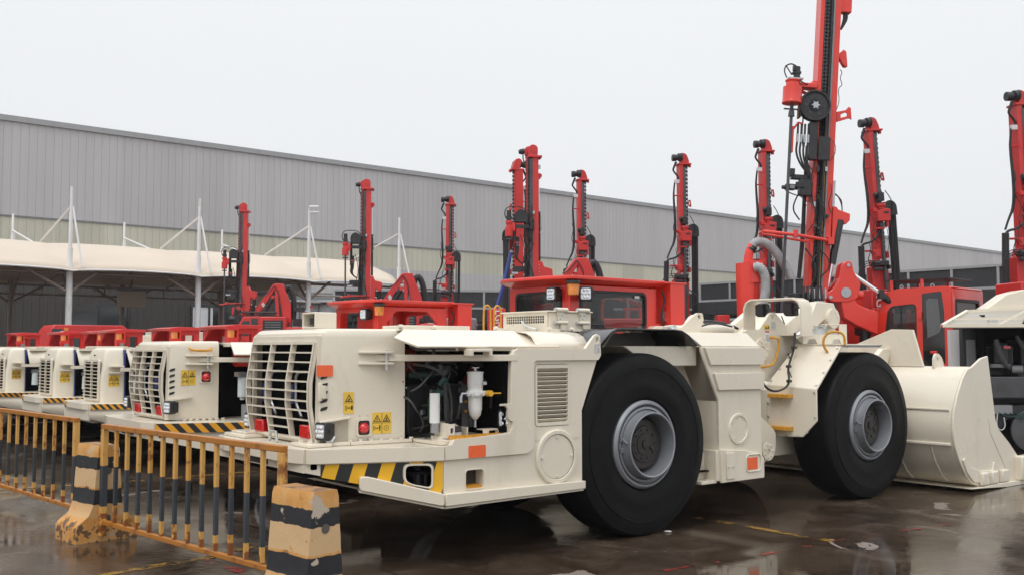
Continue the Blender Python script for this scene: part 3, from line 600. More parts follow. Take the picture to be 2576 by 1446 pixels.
def canopy_cab(L, Y, x0, x1, zf, zr, depth=1.05, glazed=True, mt='red', lamps=2, flag=True):
    """operator station: near side face at y=Y, rear-near corner at x0, reaching x1; floor zf, roof zr"""
    c = empty('cab', (0, 0, 0)); c.parent = L; yb = Y + depth; t = .05
    # roof: slab with a faceted rim, overhanging to the rear
    rp = [(x0 - .14, Y - .02), (x0 - .02, Y - .12), (x1 + .1, Y - .06), (x1 + .1, yb + .05), (x0 - .10, yb + .05), (x0 - .22, yb - .15), (x0 - .20, Y + .2)]
    r2 = [(x0 - .06, Y + .06), (x0 + .02, Y + .02), (x1, Y + .02), (x1, yb - .02), (x0, yb - .02), (x0 - .08, yb - .15), (x0 - .07, Y + .2)]
    q = M(); q.loft([[(a, b, zr - .085) for a, b in r2], [(a, b, zr - .035) for a, b in rp], [(a, b, zr - .018) for a, b in rp], [(a * .98 + x0 * .02, b, zr) for a, b in rp]], True, True)
    q.ob('roof', mt, c, bevel=.006)
    zt = zr - .085
    # near face (plane y=Y) with a rounded window opening
    wn = rrect(x0 + .14, x1 - .16, zf + .06, zt - .05, .07)
    M().prism([(x0, zf), (x1, zf), (x1, zt), (x0, zt)], 'y', Y, Y + t, [wn]).ob('side_frame', mt, c, bevel=.006)
    # rear face (plane x=x0)
    wr = rrect(Y + .12, yb - .10, zf + .06, zt - .06, .06)
    M().prism([(Y + t, zf), (yb, zf), (yb, zt), (Y + t, zt)], 'x', x0, x0 + t, [wr]).ob('rear_frame', mt, c, bevel=.006)
    M().prism([(x0 + t, zf), (x1, zf), (x1, zt), (x0 + t, zt)], 'y', yb - t, yb, [wn] if glazed else [wn]).ob('far_frame', mt, c)
    M().prism([(Y + t, zf), (yb - t, zf), (yb - t, zt), (Y + t, zt)], 'x', x1 - t, x1, [rrect(Y + .15, yb - .15, zf + .1, zt - .08, .06)]).ob('front_frame', mt, c)
    if glazed:
        i_ = rrect(x0 + .165, x1 - .185, zf + .085, zt - .075, .06)
        M().prism(wn, 'y', Y - .004, Y + .012, [i_]).ob('window_seal', 'black_rubber', c); M().prism(wn, 'y', Y + .015, Y + .02).ob('window_glass', 'cab_glass', c)
        i_ = rrect(Y + .145, yb - .125, zf + .085, zt - .085, .05)
        M().prism(wr, 'x', x0 - .004, x0 + .012, [i_]).ob('window_seal', 'black_rubber', c); M().prism(wr, 'x', x0 + .015, x0 + .02).ob('window_glass', 'cab_glass', c)
        M().prism(rrect(x0 + .12, x1 - .13, zf + .04, zt - .03, .07), 'y', yb - t - .012, yb - t - .004, [wn]).ob('window_seal', 'black_rubber', c)
        M().prism(wn, 'y', yb - t + .02, yb - t + .024).ob('window_glass', 'cab_glass', c)
        M().bx(x0 + .45, x0 + .85, Y + .35, Y + .75, zf - .2, zf + .18).bx(x0 + .42, x0 + .52, Y + .32, Y + .78, zf + .1, zf + .45).ob('seat', 'black_rubber', c, bevel=.04)
        M().bx(x0 + .06, x1 - .06, Y + .06, yb - .06, zt - .03, zt - .004).ob('headliner', 'dark', c); M().prism([(x0 + t, zf), (x1 - t, zf), (x1 - t, zt - .03), (x0 + t, zt - .03)], 'y', yb - t - .03, yb - t - .014, [wn]).ob('cab_shade_lining', 'dark', c); M().prism([(Y + t, zf), (yb - t, zf), (yb - t, zt - .03), (Y + t, zt - .03)], 'x', x1 - t - .03, x1 - t - .01, [rrect(Y + .15, yb - .15, zf + .1, zt - .08, .06)]).ob('cab_shade_lining', 'dark', c)  # dark plates inside far and front frames added to shade the interior
        for (px_, pz) in ((x0 + .25, zt - .10), (x0 + .95, zt - .09)): M().bx(px_, px_ + .07, Y - .006, Y - .003, pz - .03, pz).ob('label_plate', 'sticker_grey', c)
        M().tube([(x0 + .62, Y - .01, zf - .02), (x0 + .5, Y - .035, zf + .06), (x0 + .42, Y - .035, zf + .11)], .007, 5).tube([(x0 + .20, Y - .04, zf + .115), (x0 + .55, Y - .04, zf + .105)], .006, 5).ob('wiper', 'dark', c)
    else:
        M().prism([(Y + .1, zf), (yb - .05, zf), (yb - .05, zt - .1), (Y + .25, zt - .1)], 'x', x0 + .3, x0 + .32).ob('seat_guard', mt, c)
        M().bx(x0 + .0, x0 + .16, Y - .07, Y - .06, zf + .0, zf + .14).ob('notice_plate', 'sticker_grey', c)
        M().prism([(x0 + .14, zt), (x0 + .34, zt), (x0 + .2, zt - .14), (x0 + .14, zt - .2)], 'y', Y + .006, Y + .044).prism([(x1 - .16, zt), (x1 - .36, zt), (x1 - .22, zt - .14), (x1 - .16, zt - .2)], 'y', Y + .006, Y + .044).ob('gusset', mt, c)
    # amber beacon under the rim at the corner, work lamps
    M().cyl((x0 - .03, Y - .09, zt + .03), (x0 - .03, Y - .09, zt + .0), .075, n=20).ob('beacon_base', 'dark', c)
    M().cyl((x0 - .03, Y - .09, zt), (x0 - .03, Y - .09, zt - .12), .065, .055, n=20).ob('beacon', 'amber', c, bevel=.01)
    for i in range(lamps): worklamp(c, (x0 - .12, Y + .16, zt - .10) if i == 0 else (x0 + .10, Y - .14, zt - .10), .15 if i == 0 else .7, .135)
    if flag:
        M().bx(x1 + .10, x1 + .13, Y - .10, Y + .12, zf + .12, zr - .03).bx(x1 + .10, x1 + .33, Y - .12, Y - .10, zf + .12, zr - .03).bx(x1, x1 + .36, Y - .13, Y + .12, zr - .032, zr - .012).ob('side_panel', mt, c, bevel=.003)
        M().tube([(x1 + .06, Y - .02, zt - .02), (x1 + .09, Y - .05, zt - .12), (x1 + .04, Y - .05, zt - .22), (x1 + .02, Y - .04, zf + .15), (x1 + .1, Y - .04, zf + .1)], .012, 6, 2).ob('cable', 'dark', c)
        M().lathe([(.001, .0), (.03, -.012), (.032, -.02), (.055, -.02), (.06, -.03), (.065, -.0)], (x1 + .10, Y - .03, zf + .22), 'y', 20).ob('horn', 'steel', c)
        M().prism([(x0 + .3, zf - .02), (x1 + .32, zf - .02), (x1 + .25, zf + .03), (x1 + .02, zf + .14), (x1 - .02, zf + .10)], 'y', Y - .02, Y + .03).ob('sill', mt, c, bevel=.004)
    return c
def louvre(parent, x0, x1, z0, z1, y, mt, n=13):
    M().prism(rrect(x0, x1, z0, z1, .03), 'y', y, y + .03, [rrect(x0 + .022, x1 - .022, z0 + .03, z1 - .03, .015)]).ob('louvre_frame', mt, parent, bevel=.004)
    M().bx(x0 + .01, x1 - .01, y + .06, y + .065, z0 + .01, z1 - .01).ob('louvre_back', 'dark', parent)
    for i in range(n):
        z = z0 + .045 + (z1 - z0 - .09) * i / (n - 1)
        M().rb(((x0 + x1) / 2, y + .022, z), (x1 - x0 - .05, .045, .005), (R(-38), 0, 0)).ob('louvre_blade', mt, parent)
def fuel_filter(L, x, y, z0, z1, big=True):
    """white water separator: z0 bowl tip, z1 lid"""
    h = z1 - z0; f = lambda t: z0 + h * t
    q = M().lathe([(.001, f(.12)), (.018, f(.13)), (.046, f(.20)), (.057, f(.30)), (.059, f(.50)), (.072, f(.505)), (.072, f(.52))], (x, y, 0), 'z', 24)
    q.lathe([(.063, f(.60)), (.063, f(.66)), (.066, f(.67)), (.066, f(.88)), (.07, f(.885)), (.07, f(.91)), (.03, f(.92)), (.001, f(.925))], (x, y, 0), 'z', 24)
    o = q.ob('filter_body', 'white', L, smooth=.7)
    q = M().cyl((x, y, f(.52)), (x, y, f(.60)), .076, n=20)
    for a in (3.5, 4.2, 4.9, 5.6): q.cyl((x + .065 * math.cos(a), y + .065 * math.sin(a), f(.56)), (x + .095 * math.cos(a), y + .095 * math.sin(a), f(.56)), .02, n=10)
    q.ob('filter_head', 'white', L); M().cyl((x, y, f(.925)), (x, y, f(.97)), .012).bx(x - .035, x + .035, y - .006, y + .006, f(.97), f(.985)).cyl((x, y, f(0)), (x, y, f(.12)), .012).ob('drain_cock', 'steel', L)
    M().bx(x + .06, x + .17, y - .13, y - .11, f(.55), f(.57)).cyl((x + .06, y - .14, f(.56)), (x + .06, y - .09, f(.56)), .025, n=10).ob('valve_handle', 'yellow', L)
    q = M().tube([(x - .12, y - .05, f(.56)), (x - .17, y - .05, f(.56)), (x - .18, y - .05, f(.50)), (x - .18, y - .05, f(.42))], .013, 8); q.ob('elbow', 'steel', L)
    M().tube([(x - .18, y - .05, f(.42)), (x - .19, y - .03, f(.2)), (x - .17, y + .1, f(.05))], .012, 6, 2).tube([(x + .1, y, f(.56)), (x + .17, y, f(.56)), (x + .2, y + .05, f(.3))], .014, 6, 1).ob('hose', 'dark', L)
    M().bx(x + .025, x + .06, y - .079, y - .073, f(.70), f(.75)).ob('maker_plate', 'sticker_grey', L)
hazard('hazard_taper', (.92, -.39), -.30, 4.65, .55)
hazard('hazard_low', (.92, -.39), .75, 7.5, 0, (.80, .38, .02))
YC = 1.25
PLAN = [(-3.27, .68), (-3.22, .43), (-2.25, 0)]
def mir(p): return (p[0], 2 * YC - p[1])
def rear_base(L, mt='cream', second=False):
    """platform, band and tapered lower hull common to the big loaders"""
    near = PLAN + [(-.8, 0)]; full = near + [mir(p) for p in reversed(near)]
    M().prism(full, 'z', .925, .955).ob('platform', mt, L, bevel=.004)
    q = M(); b = PLAN; q.strip([mir(b[0])] + b, .848, .957, .024)
    q.strip([mir(p) for p in reversed(b)], .848, .957, .024); q.ob('bumper_band', mt, L, bevel=.006)
    # lower hull: near tapered plate with its openings
    T = Tplane(PLAN[1], PLAN[2]); T2 = Tplane(mir(PLAN[2]), mir(PLAN[1]))
    hp = [(0, .78), (1.055, .545), (1.055, .85), (0, .85)]
    ov = rnd([(.745, .825), (.745, .70), (.80, .665), (.975, .628), (.975, .822)], .045)
    M(T).prism(hp, 'y', 0, .03, [ov, rrect(.035, .085, .80, .845, .012)]).ob('hull_plate', mt, L)
    M(T2).prism([(1.055 - a, b) for a, b in reversed(hp)], 'y', 0, .03).ob('hull_plate', mt, L)
    M(T).prism([(.725 + .0, .848)] and ov, 'y', -.016, 0, [[((a - .86) * .88 + .86, (b - .73) * .88 + .73) for a, b in ov]]).ob('opening_rim', mt, L, bevel=.003)
    # rear plate with hitch recess
    M().prism([(.43, .78), (2 * YC - .43, .78), (2 * YC - .43, .85), (.43, .85)], 'x', -3.24, -3.21).ob('hull_plate', mt, L)
    M().prism(rrect(1.05, 1.45, .79, .84, .01), 'x', -3.2445, -3.241).ob('hitch_slot', 'dark', L)
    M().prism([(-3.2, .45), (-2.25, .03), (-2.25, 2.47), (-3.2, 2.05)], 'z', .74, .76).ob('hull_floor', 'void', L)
    if not second:
        q = M(T); q.prism([(.11, .745), (1.052, .552), (1.052, .84), (.11, .84)], 'y', -.0035, -.001, [[((a - .86) * 1.06 + .86, (b - .73) * 1.06 + .73) for a, b in ov]]); q.ob('hazard_stripes', 'hazard_taper', L)
        gs = rnd([(.40, .642), (.40, .745), (.46, .745), (1.06, .592), (1.06, .495)], .03)
        M(T).prism(gs, 'y', -.05, -.0005).ob('skid_rail', mt, L, bevel=.006)
        M().prism([(-2.26, .592), (-.79, .575), (-.79, .508), (-2.26, .495)], 'y', -.05, -.0005).ob('skid_rail', mt, L, bevel=.006)
        M(T).prism([(.40, .625), (1.06, .475), (1.06, .49), (.40, .64)], 'y', -.03, .2).ob('bottom_plate', mt, L)
        M().prism([(-2.25, .475), (-.80, .49), (-.80, .505), (-2.25, .49)], 'y', -.03, 2.5).ob('bottom_plate', mt, L)
        q = M(); q.cyl((-2.35, .22, .62), (-2.35, .22, .78), .035, n=10).cyl((-2.28, .22, .60), (-2.28, .22, .76), .03, n=10).ob('hose_fitting', 'dark', L)
    return T
def rear_wheels_arch(L, mt):
    # inner arch walls, axle and belly
    M().prism([(-.8, .55), (-.8, 1.8), (.9, 1.8), (.9, .55), (.6, .5), (-.5, .5)], 'y', .60, .64).prism([(-.8, .55), (-.8, 1.8), (.9, 1.8), (.9, .55)], 'y', 1.86, 1.90).ob('arch_wall', mt, L)
    M().cyl((0, .5, .84), (0, 2.0, .84), .20, n=20).cyl((0, 1.0, .84), (0, 1.5, .84), .32, n=20).ob('axle', 'dark', L)
    M().bx(-.77, -.74, .03, 2.47, .55, 1.70).ob('arch_wall', 'shaded_cream', L)
    M().prism([(.20, 1.55), (.86, 1.55), (.86, 1.745), (-.15, 1.745)], 'y', .12, .60).ob('arch_beam', mt, L, bevel=.01)
def main_loader():
    L = empty('loader', W(0, 0), RZ, 'large cream loader in front of all others, engine bay open, bucket at right', 'loader')
    mt = 'cream'
    T = rear_base(L); hd = hood(L); bracket_arm(L, mt); rearlights(hd)
    # hood foot rail and bolts
    q = M()
    q.strip(HP, .957, .985, .05)
    q.ob('foot_rail', mt, L, bevel=.004)
    for i in range(7): t = i / 6; x, y = (HP[1][0] + (HP[2][0] - HP[1][0]) * t, HP[1][1] + (HP[2][1] - HP[1][1]) * t - .025); ob1(L, mt, (x, y, .985), 'z', .018, .014)
    for x, y in ((-3.1, .6), (-3.1, .75), (-3.12, 1.75), (-3.1, 1.9)): ob1(L, mt, (x, y, .985), 'z', .022, .02)
    M().bx(-3.16, -2.96, .50, .82, .957, .985).ob('mount_pad', mt, L, bevel=.006); M().bx(-3.2, -2.98, 1.62, 2.05, .957, .985).bx(-3.15, -3.0, 1.7, 2.0, .985, 1.005).ob('mount_pad', mt, L, bevel=.006)
    M().tube([(-3.13, 1.13, .96), (-3.13, 1.15, 1.04), (-3.13, 1.24, 1.04), (-3.13, 1.27, .96)], .013, 6).ob('pull_ring', 'zinc', L)
    # camera box on the hood
    M().prism([(.93, 1.885), (1.17, 1.885), (1.17, 2.02), (.93, 2.02)], 'x', -2.9, -2.70, [[(.95, 1.90), (1.15, 1.90), (1.15, 2.005), (.95, 2.005)]]).bx(-2.72, -2.70, .94, 1.16, 1.89, 2.01).ob('camera_box', mt, hd, bevel=.008)
    M().bx(-2.86, -2.78, 1.02, 1.10, 1.92, 1.975).ob('rear_camera', 'dark', hd)
    T1 = Tplane(HP[0], HP[1]); T2 = Tplane(HP[1], HP[2])
    M(T1).prism(rrect(-.01, .12, 1.50, 1.59, .008), 'y', -.006, -.002).ob('reflector', 'orange_reflector', hd)
    M().prism(rrect(1.865, 1.93, 1.50, 1.60, .008), 'x', -2.992, -2.987).ob('reflector', 'orange_reflector', hd)
    sticker(hd, T2 @ Matrix.Translation((-.045, 0, 1.205)), .085, .17, [('hand', 'palm')])
    sticker(hd, T2 @ Matrix.Translation((.20, 0, 1.035)), .165, .17, [('bolt', 'man'), ('man', 'ring')])
    # corner lamp in its niche, alarm ball in its niche
    q = M(T1); q.prism([(.02, .985), (.25, .985), (.25, 1.16), (.20, 1.17), (.02, 1.13)], 'y', -.004, .002).ob('lamp_niche', 'shaded_cream', hd)
    M(T1).prism([(.01, 1.13), (.24, 1.165), (.26, 1.185), (.01, 1.15)], 'y', -.05, 0).ob('niche_lip', mt, hd, bevel=.004)
    worklamp(hd, (-3.03, .57, 1.075), .25, .125); M().tube([(-2.92, .54, 1.03), (-2.95, .53, .995), (-2.98, .56, .99)], .012, 6).ob('lamp_bracket', 'zinc', hd)
    worklamp(hd, (-3.0, 2.02, 1.08), 0, .125)
    al = M(T2).prism(rrect(.075, .175, 1.03, 1.145, .02), 'y', -.004, .0).ob('alarm_niche', 'dark', hd)
    M(T2).prism(rrect(.06, .19, 1.02, 1.165, .02), 'y', -.014, .0, [rrect(.075, .175, 1.03, 1.145, .02)]).ob('niche_frame', mt, hd, bevel=.003)
    M(T2).sph((.125, -.008, 1.085), .043, 20, (1, .9, 1)).ob('alarm_light', 'lens_red', hd)
    q = M(T2)
    for a, b in ((.09, 1.185), (.16, 1.185), (.09, 1.0), (.16, 1.0), (.50, 1.40), (.50, 1.31)): q.cyl((a, 0, b), (a, -.005, b), .006, n=6)
    q.ob('rivets', 'zinc', hd); M(T2).cyl((.47, 0, 1.45), (.47, -.004, 1.45), .007, n=8).ob('marker', 'lens_red', hd)
    # grille door hinge
    for z in (1.5 - .12,): M().cyl((-3.02, .60, z - .07), (-3.02, .60, z + .07), .02, n=10).bx(-3.02, -2.98, .57, .68, z - .05, z + .05).ob('hinge', mt, hd, bevel=.004)
    # side plate
    S_ = [(-2.25, .545), (-.79, .545), (-.79, 1.18), (-.585, 1.67), (-.59, 1.80), (-.64, 1.825), (-.76, 1.715), (-1.55, 1.715), (-1.585, 1.66), (-1.60, 1.03), (-2.17, 1.0), (-2.19, .955), (-2.25, .95)]
    hole = rrect(-2.05, -1.86, .60, .76, .03)
    lv = rrect(-1.325, -.925, 1.06, 1.59, .04)
    M().prism(S_, 'y', .0, .03, [hole, lv]).ob('side_plate', mt, L)
    Rz = [(-2.25, .848), (-1.46, .848)] + [(-1.36 - .09 * math.cos(R(a)), .948 + .0 - .10 * math.sin(R(a))) for a in ()] + [(-1.40, .858), (-1.355, .89), (-1.345, .94), (-1.35, 1.575), (-1.345, 1.605), (-1.32, 1.62), (-.605, 1.62), (-.575, 1.66), (-.585, 1.835), (-.62, 1.85), (-.66, 1.835), (-.76, 1.722), (-1.52, 1.722), (-1.565, 1.70), (-1.59, 1.66), (-1.60, 1.27), (-1.70, 1.268), (-1.705, 1.252), (-1.65, 1.25), (-1.63, 1.225), (-1.63, 1.15), (-1.60, 1.125), (-1.575, 1.12), (-1.585, 1.06), (-1.62, 1.02), (-2.17, 1.005), (-2.195, .965), (-2.25, .957)]
    M().prism(Rz, 'y', -.024, .001, [circ(-.622, 1.80, .018, 12, .026)]).ob('side_frame', mt, L, bevel=.006)
    M().prism([(-.655, 1.68), (-.595, 1.68), (-.595, 1.76), (-.655, 1.76)], 'y', -.027, -.0245).ob('lifting_label', 'sticker_grey', L)
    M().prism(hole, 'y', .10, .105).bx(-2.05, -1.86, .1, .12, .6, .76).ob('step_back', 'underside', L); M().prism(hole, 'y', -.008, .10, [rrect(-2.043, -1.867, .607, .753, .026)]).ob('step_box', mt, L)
    M().bx(-2.04, -1.87, .0, .09, .606, .622).ob('step_tread', 'grip_orange', L)
    q = M(); [q.bx(-2.04 + i * .021, -2.03 + i * .021, -.004, .09, .622, .632) for i in range(8)]; q.ob('tread_teeth', 'grip_orange', L)
    louvre(L, -1.32, -.93, 1.065, 1.585, -.004, mt)
    q = M().lathe([(.19, -.018), (.195, -.024), (.222, -.024), (.232, -.014), (.232, .0)], (-1.09, 0, .80), 'y', 48); q.ob('port_ring', mt, L, smooth=.5)
    q = M().cyl((-1.09, .0, .80), (-1.09, -.014, .80), .186, n=48).ob('port_cover', mt, L, smooth=.4)
    q = M(); [bolt(q, (-1.09 + .165 * math.cos(a), -.014, .80 + .165 * math.sin(a)), 'y', .012, .01) for a in (0, 1.57, 3.14, 4.71)]; q.ob('cover_bolts', mt, L)
    M().prism(rrect(-2.03, -1.86, .848 + .004, .948, .008), 'y', -.0275, -.0245).ob('reflector', 'orange_reflector', L)
    # engine bay
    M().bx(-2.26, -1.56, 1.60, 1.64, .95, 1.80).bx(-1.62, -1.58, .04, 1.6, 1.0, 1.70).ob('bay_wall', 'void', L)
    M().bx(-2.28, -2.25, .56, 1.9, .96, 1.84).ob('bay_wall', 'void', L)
    q = M(); q.bx(-2.2, -1.7, .62, 1.4, 1.0, 1.42).cyl((-2.25, .9, 1.5), (-1.6, .9, 1.5), .2, n=20).cyl((-1.95, .50, 1.25), (-1.75, .50, 1.25), .17, n=24).rb((-1.85, .55, 1.2), (.3, .2, .4)); q.ob('engine_block', 'dark', L, bevel=.015)
    for i in range(5): M().cyl((-2.02 + i * .02, .46, 1.12 + i * .07), (-1.70, .46, 1.14 + i * .07), .012, n=8).ob('fuel_line', 'dark_grey', L)
    M().cyl((-1.98, .42, 1.5), (-1.98, .42, 1.58), .07, n=20).ob('engine_cap', 'dark_grey', L, bevel=.006); M().cyl((-1.72, .40, 1.06), (-1.72, .40, 1.20), .05, n=16).ob('engine_filter', 'dark_grey', L); M().bx(-2.02, -1.90, .40, .44, 1.02, 1.12).ob('engine_bracket', 'dark_grey', L)
    M().tube([(-2.2, .4, 1.66), (-2.0, .3, 1.60), (-1.85, .35, 1.63), (-1.65, .3, 1.58)], .018, 8, 2).ob('hose', 'black_rubber', L); M().tube([(-2.22, .3, 1.58), (-2.05, .28, 1.52), (-1.95, .32, 1.30), (-1.98, .3, 1.05)], .012, 8, 2).ob('hose', 'dark_grey', L)
    M().cyl((-2.2, .6, 1.50), (-2.0, .5, 1.50), .03, n=12).ob('green_pipe', 'green_metal', L); q = M(); q.rb((-2.10, .30, 1.36), (.07, .06, .05)).rb((-2.14, .34, 1.22), (.05, .05, .2)).cyl((-2.1, .28, 1.42), (-2.07, .24, 1.48), .03, n=10); q.ob('fuel_pump', 'green_metal', L, bevel=.006)
    M().cyl((-2.17, .25, 1.12), (-2.17, .25, 1.36), .042, n=20).ob('oil_filter', 'white', L); M().cyl((-2.17, .25, 1.04), (-2.17, .25, 1.12), .036, n=20).ob('filter_cup', 'steel', L)
    M().cyl((-2.10, .20, 1.36), (-2.10, .20, 1.44), .014).tube([(-2.10, .2, 1.36), (-2.10, .19, 1.1), (-1.95, .25, 1.0)], .016, 8, 2).tube([(-2.05, .25, 1.33), (-2.05, .22, 1.08), (-1.85, .35, 1.0), (-1.7, .4, 1.1)], .014, 8, 2).tube([(-1.62, .3, 1.45), (-1.75, .35, 1.38), (-1.8, .4, 1.2)], .02, 8, 1).ob('hoses', 'black_rubber', L)
    M().sph((-2.2, .66, 1.62), .12, 16).ob('red_tank', 'engine_red', L); M().cyl((-1.7, .5, 1.35), (-1.62, .42, 1.55), .06).ob('red_pipe', 'engine_red', L)
    M().bx(-1.86, -1.80, .30, .32, 1.0, 1.42).bx(-1.9, -1.84, .24, .26, 1.35, 1.40).ob('filter_mount', 'dark_grey', L)
    q = M(); [q.cyl((-1.83, .30, z), (-1.83, .285, z), .012, n=6) for z in (1.2, 1.28, 1.36)]; q.ob('mount_bolts', 'grip_orange', L)
    fuel_filter(L, -1.83, .16, 1.075, 1.575)
    rn = random.Random(4)
    for i in range(26):
        x, z, y = rn.uniform(-2.2, -1.65), rn.uniform(1.02, 1.62), rn.uniform(.36, .5); a = rn.uniform(-.25, .25); b = rn.uniform(-.25, .25)
        M().tube([(x, y, z), (x + a * .5, y - rn.uniform(.02, .10), z + b * .3), (x + a, y - rn.uniform(0, .06), z + b * .8), (x + a * 1.1, y + .06, z + b)], rn.choice((.006, .009, .013)), 6, 2).ob('hose', rn.choice(('black_rubber', 'dark_grey', 'black_rubber')), L)
    for i in range(16):
        x, z, y = rn.uniform(-2.2, -1.66), rn.uniform(1.02, 1.6), rn.uniform(.34, .42); s_ = rn.uniform(.012, .035)
        M().rb((x, y, z), (s_ * 2, s_, s_ * rn.uniform(.8, 2)), (0, 0, rn.uniform(0, 1))).ob('fitting', rn.choice(('dark_grey', 'steel', 'dark', 'mid_grey', 'green_metal')), L)
    # floor of the bay with tank cap guard
    M().prism([(-2.24, .06), (-1.62, .04), (-1.62, .5), (-2.24, .5)], 'z', .958, .985).prism(circ(-2.10, .17, .13), 'z', .985, .993).prism(circ(-2.02, .28, .14), 'z', .985, 1.012).ob('bay_floor', mt, L, bevel=.003)
    q = M(); q.prism([(-2.13, 1.0), (-1.90, 1.0), (-1.90, 1.085), (-1.96, 1.115), (-2.13, 1.13)], 'y', .30, .31).bx(-2.13, -2.06, .12, .13, 1.0, 1.115).bx(-2.13, -2.12, .12, .31, 1.0, 1.12).bx(-1.91, -1.90, .16, .31, 1.0, 1.08); q.ob('cap_guard', mt, L, bevel=.003)
    M().cyl((-2.0, .2, 1.01), (-2.0, .2, 1.045), .05, n=24).ob('filler_neck', 'light_grey', L); M().cyl((-2.0, .2, 1.045), (-2.0, .2, 1.085), .056, .05, n=10).ob('fuel_cap', 'dark', L)
    M().bx(-2.115, -2.075, .1165, .1195, 1.03, 1.095).ob('fuel_label', 'white', L); q = M().bx(-2.107, -2.089, .1145, .1163, 1.042, 1.082).tube([(-2.086, .115, 1.05), (-2.082, .115, 1.075), (-2.088, .115, 1.085)], .002, 4); q.ob('pump_symbol', 'hazard_black', L)
    M().prism([(-1.79, 1.0), (-1.63, 1.0), (-1.63, 1.045), (-1.65, 1.06), (-1.79, 1.06)], 'y', .10, .11, [[(-1.73, 1.02), (-1.66, 1.02), (-1.66, 1.045), (-1.73, 1.045)]]).bx(-1.79, -1.63, .11, .2, 1.05, 1.06).ob('small_guard', mt, L, bevel=.003)
    M().bx(-2.14, -1.62, .0, .10, .99, 1.018).ob('bay_tread', 'grip_orange', L); q = M(); [q.bx(-2.13 + i * .024, -2.118 + i * .024, .002, .10, 1.018, 1.026) for i in range(21)]; q.ob('tread_teeth', 'grip_orange', L)
    worklamp(L, (-1.60, .05, 1.14), .5, .14)
    # bonnet: top deck and the folded side flap
    dk = M(); dk.bx(-2.28, -.62, .42, 2.08, 1.835, 1.865); dk.ob('deck', mt, L, bevel=.006)
    fl = [[(-2.44, .02, 1.742), (-1.16, .0, 1.742)], [(-2.44, .06, 1.738), (-1.16, .04, 1.738)]]
    q = M(); a = [(-2.47, .03, 1.738), (-1.03, .012, 1.740), (-1.20, .42, 1.878), (-2.36, .42, 1.878), (-2.58, .22, 1.81)]; q._a(a + [(x, y + .012, z - .014) for x, y, z in a], [(0, 1, 2, 3, 4), (9, 8, 7, 6, 5)] + [(i, (i + 1) % 5, (i + 1) % 5 + 5, i + 5) for i in range(5)])
    q.bx(-2.36, -1.20, .415, .9, 1.866, 1.878); q.ob('bonnet_flap', mt, L, bevel=.003)
    M().bx(-2.25, -1.6, .55, .95, 1.878, 1.915).ob('bonnet_lid', mt, L, bevel=.006)
    M().prism([(-2.02, 1.72), (-2.02, 1.66), (-1.99, 1.66), (-1.99, 1.695), (-1.83, 1.695), (-1.83, 1.66), (-1.80, 1.66), (-1.80, 1.72)], 'y', -.04, .06).ob('flap_handle', mt, L, bevel=.006)
    # rounded shoulder lid in front of the wheel
    rg_ = []
    for x in (-1.30, -1.02, -.88, -.70): u = (x + 1.15) / .45; rg_.append([(x, .02 + .0 * u, 1.727), (x + .02, .05, 1.775), (x + .04, .12, 1.83), (x + .06, .22, 1.862), (x + .08, .42, 1.878)])
    M().loft(rg_, False).ob('shoulder_lid', mt, L, smooth=1.2).modifiers.new('t', 'SOLIDIFY').thickness = .012
    # latches on the bonnet
    for x, y in ((-2.3, .45), (-1.93, .5), (-1.28, .5), (-.7, .45), (-.45, .42), (.1, .4), (.35, .42)):
        M().bx(x - .06, x + .06, y, y + .05, 1.878, 1.90).cyl((x - .08, y + .02, 1.90), (x - .04, y + .02, 1.90), .018, n=8).ob('latch', mt, L, bevel=.003)
    # air intake box with mesh window and hinges
    ab = M().prism([(.62, 1.88), (1.29, 1.88), (1.29, 2.065), (.62, 2.065)], 'x', -.66, -.64, [[(.66, 1.96), (1.24, 1.96), (1.24, 2.03), (.66, 2.03)]]).bx(-.64, -.12, .60, 1.29, 1.88, 2.06).bx(-.68, -.11, .58, 1.31, 2.062, 2.076).ob('intake_box', mt, L, bevel=.004)
    q = M(); [q.bx(-.658, -.65, .66 + i * .0345, .666 + i * .0345, 1.96, 2.03) for i in range(17)]; [q.bx(-.659, -.649, .66, 1.24, 1.982 + j * .024, 1.987 + j * .024) for j in range(2)]; q.ob('intake_grid', mt, ab)
    M().bx(-.646, -.641, .65, 1.25, 1.95, 2.04).ob('intake_dark', 'dark', ab)
    for x in (-.52, -.24):
        q = M().cyl((x - .06, .58, 2.085), (x + .08, .58, 2.085), .02, n=12).prism([(x - .045, 2.07), (x + .045, 2.07), (x + .03, 1.99), (x, 1.97), (x - .03, 1.99)], 'y', .582, .598).cyl((x - .06, .58, 1.965), (x + .08, .58, 1.965), .018, n=12).prism([(x - .0, 1.96), (x + .07, 1.96), (x + .06, 1.89), (x + .0, 1.89)], 'y', .575, .598); h_ = q.ob('box_hinge', mt, ab, bevel=.002)
        q = M(); q.cyl((x - .075, .58, 2.085), (x - .06, .58, 2.085), .021, n=10).cyl((x - .075, .58, 1.965), (x - .06, .58, 1.965), .019, n=10); [q.cyl((x + a, .582, z), (x + a, .572, z), .013, n=6) for a, z in ((-.022, 2.04), (.022, 2.04), (0, 2.005))]; q.ob('hinge_bolts', 'zinc', h_)
    M().tube([(-.69, .95, 1.98), (-.70, .90, 1.94), (-.72, .82, 1.92), (-.70, .72, 1.90)], .012, 6, 1).ob('box_latch', 'zinc', ab)
    # black rubber mudguard over the rear wheel
    oc = [(-.60, 1.74), (-.54, 1.80), (-.44, 1.875), (-.36, 1.905), (.40, 1.905), (.50, 1.895), (.60, 1.85), (.72, 1.755)]; ic = [(x * .985, z - .014) for x, z in reversed(oc)]
    M().prism(oc + ic, 'y', -.02, .75).ob('mudguard', 'black_paint', L, bevel=.004)
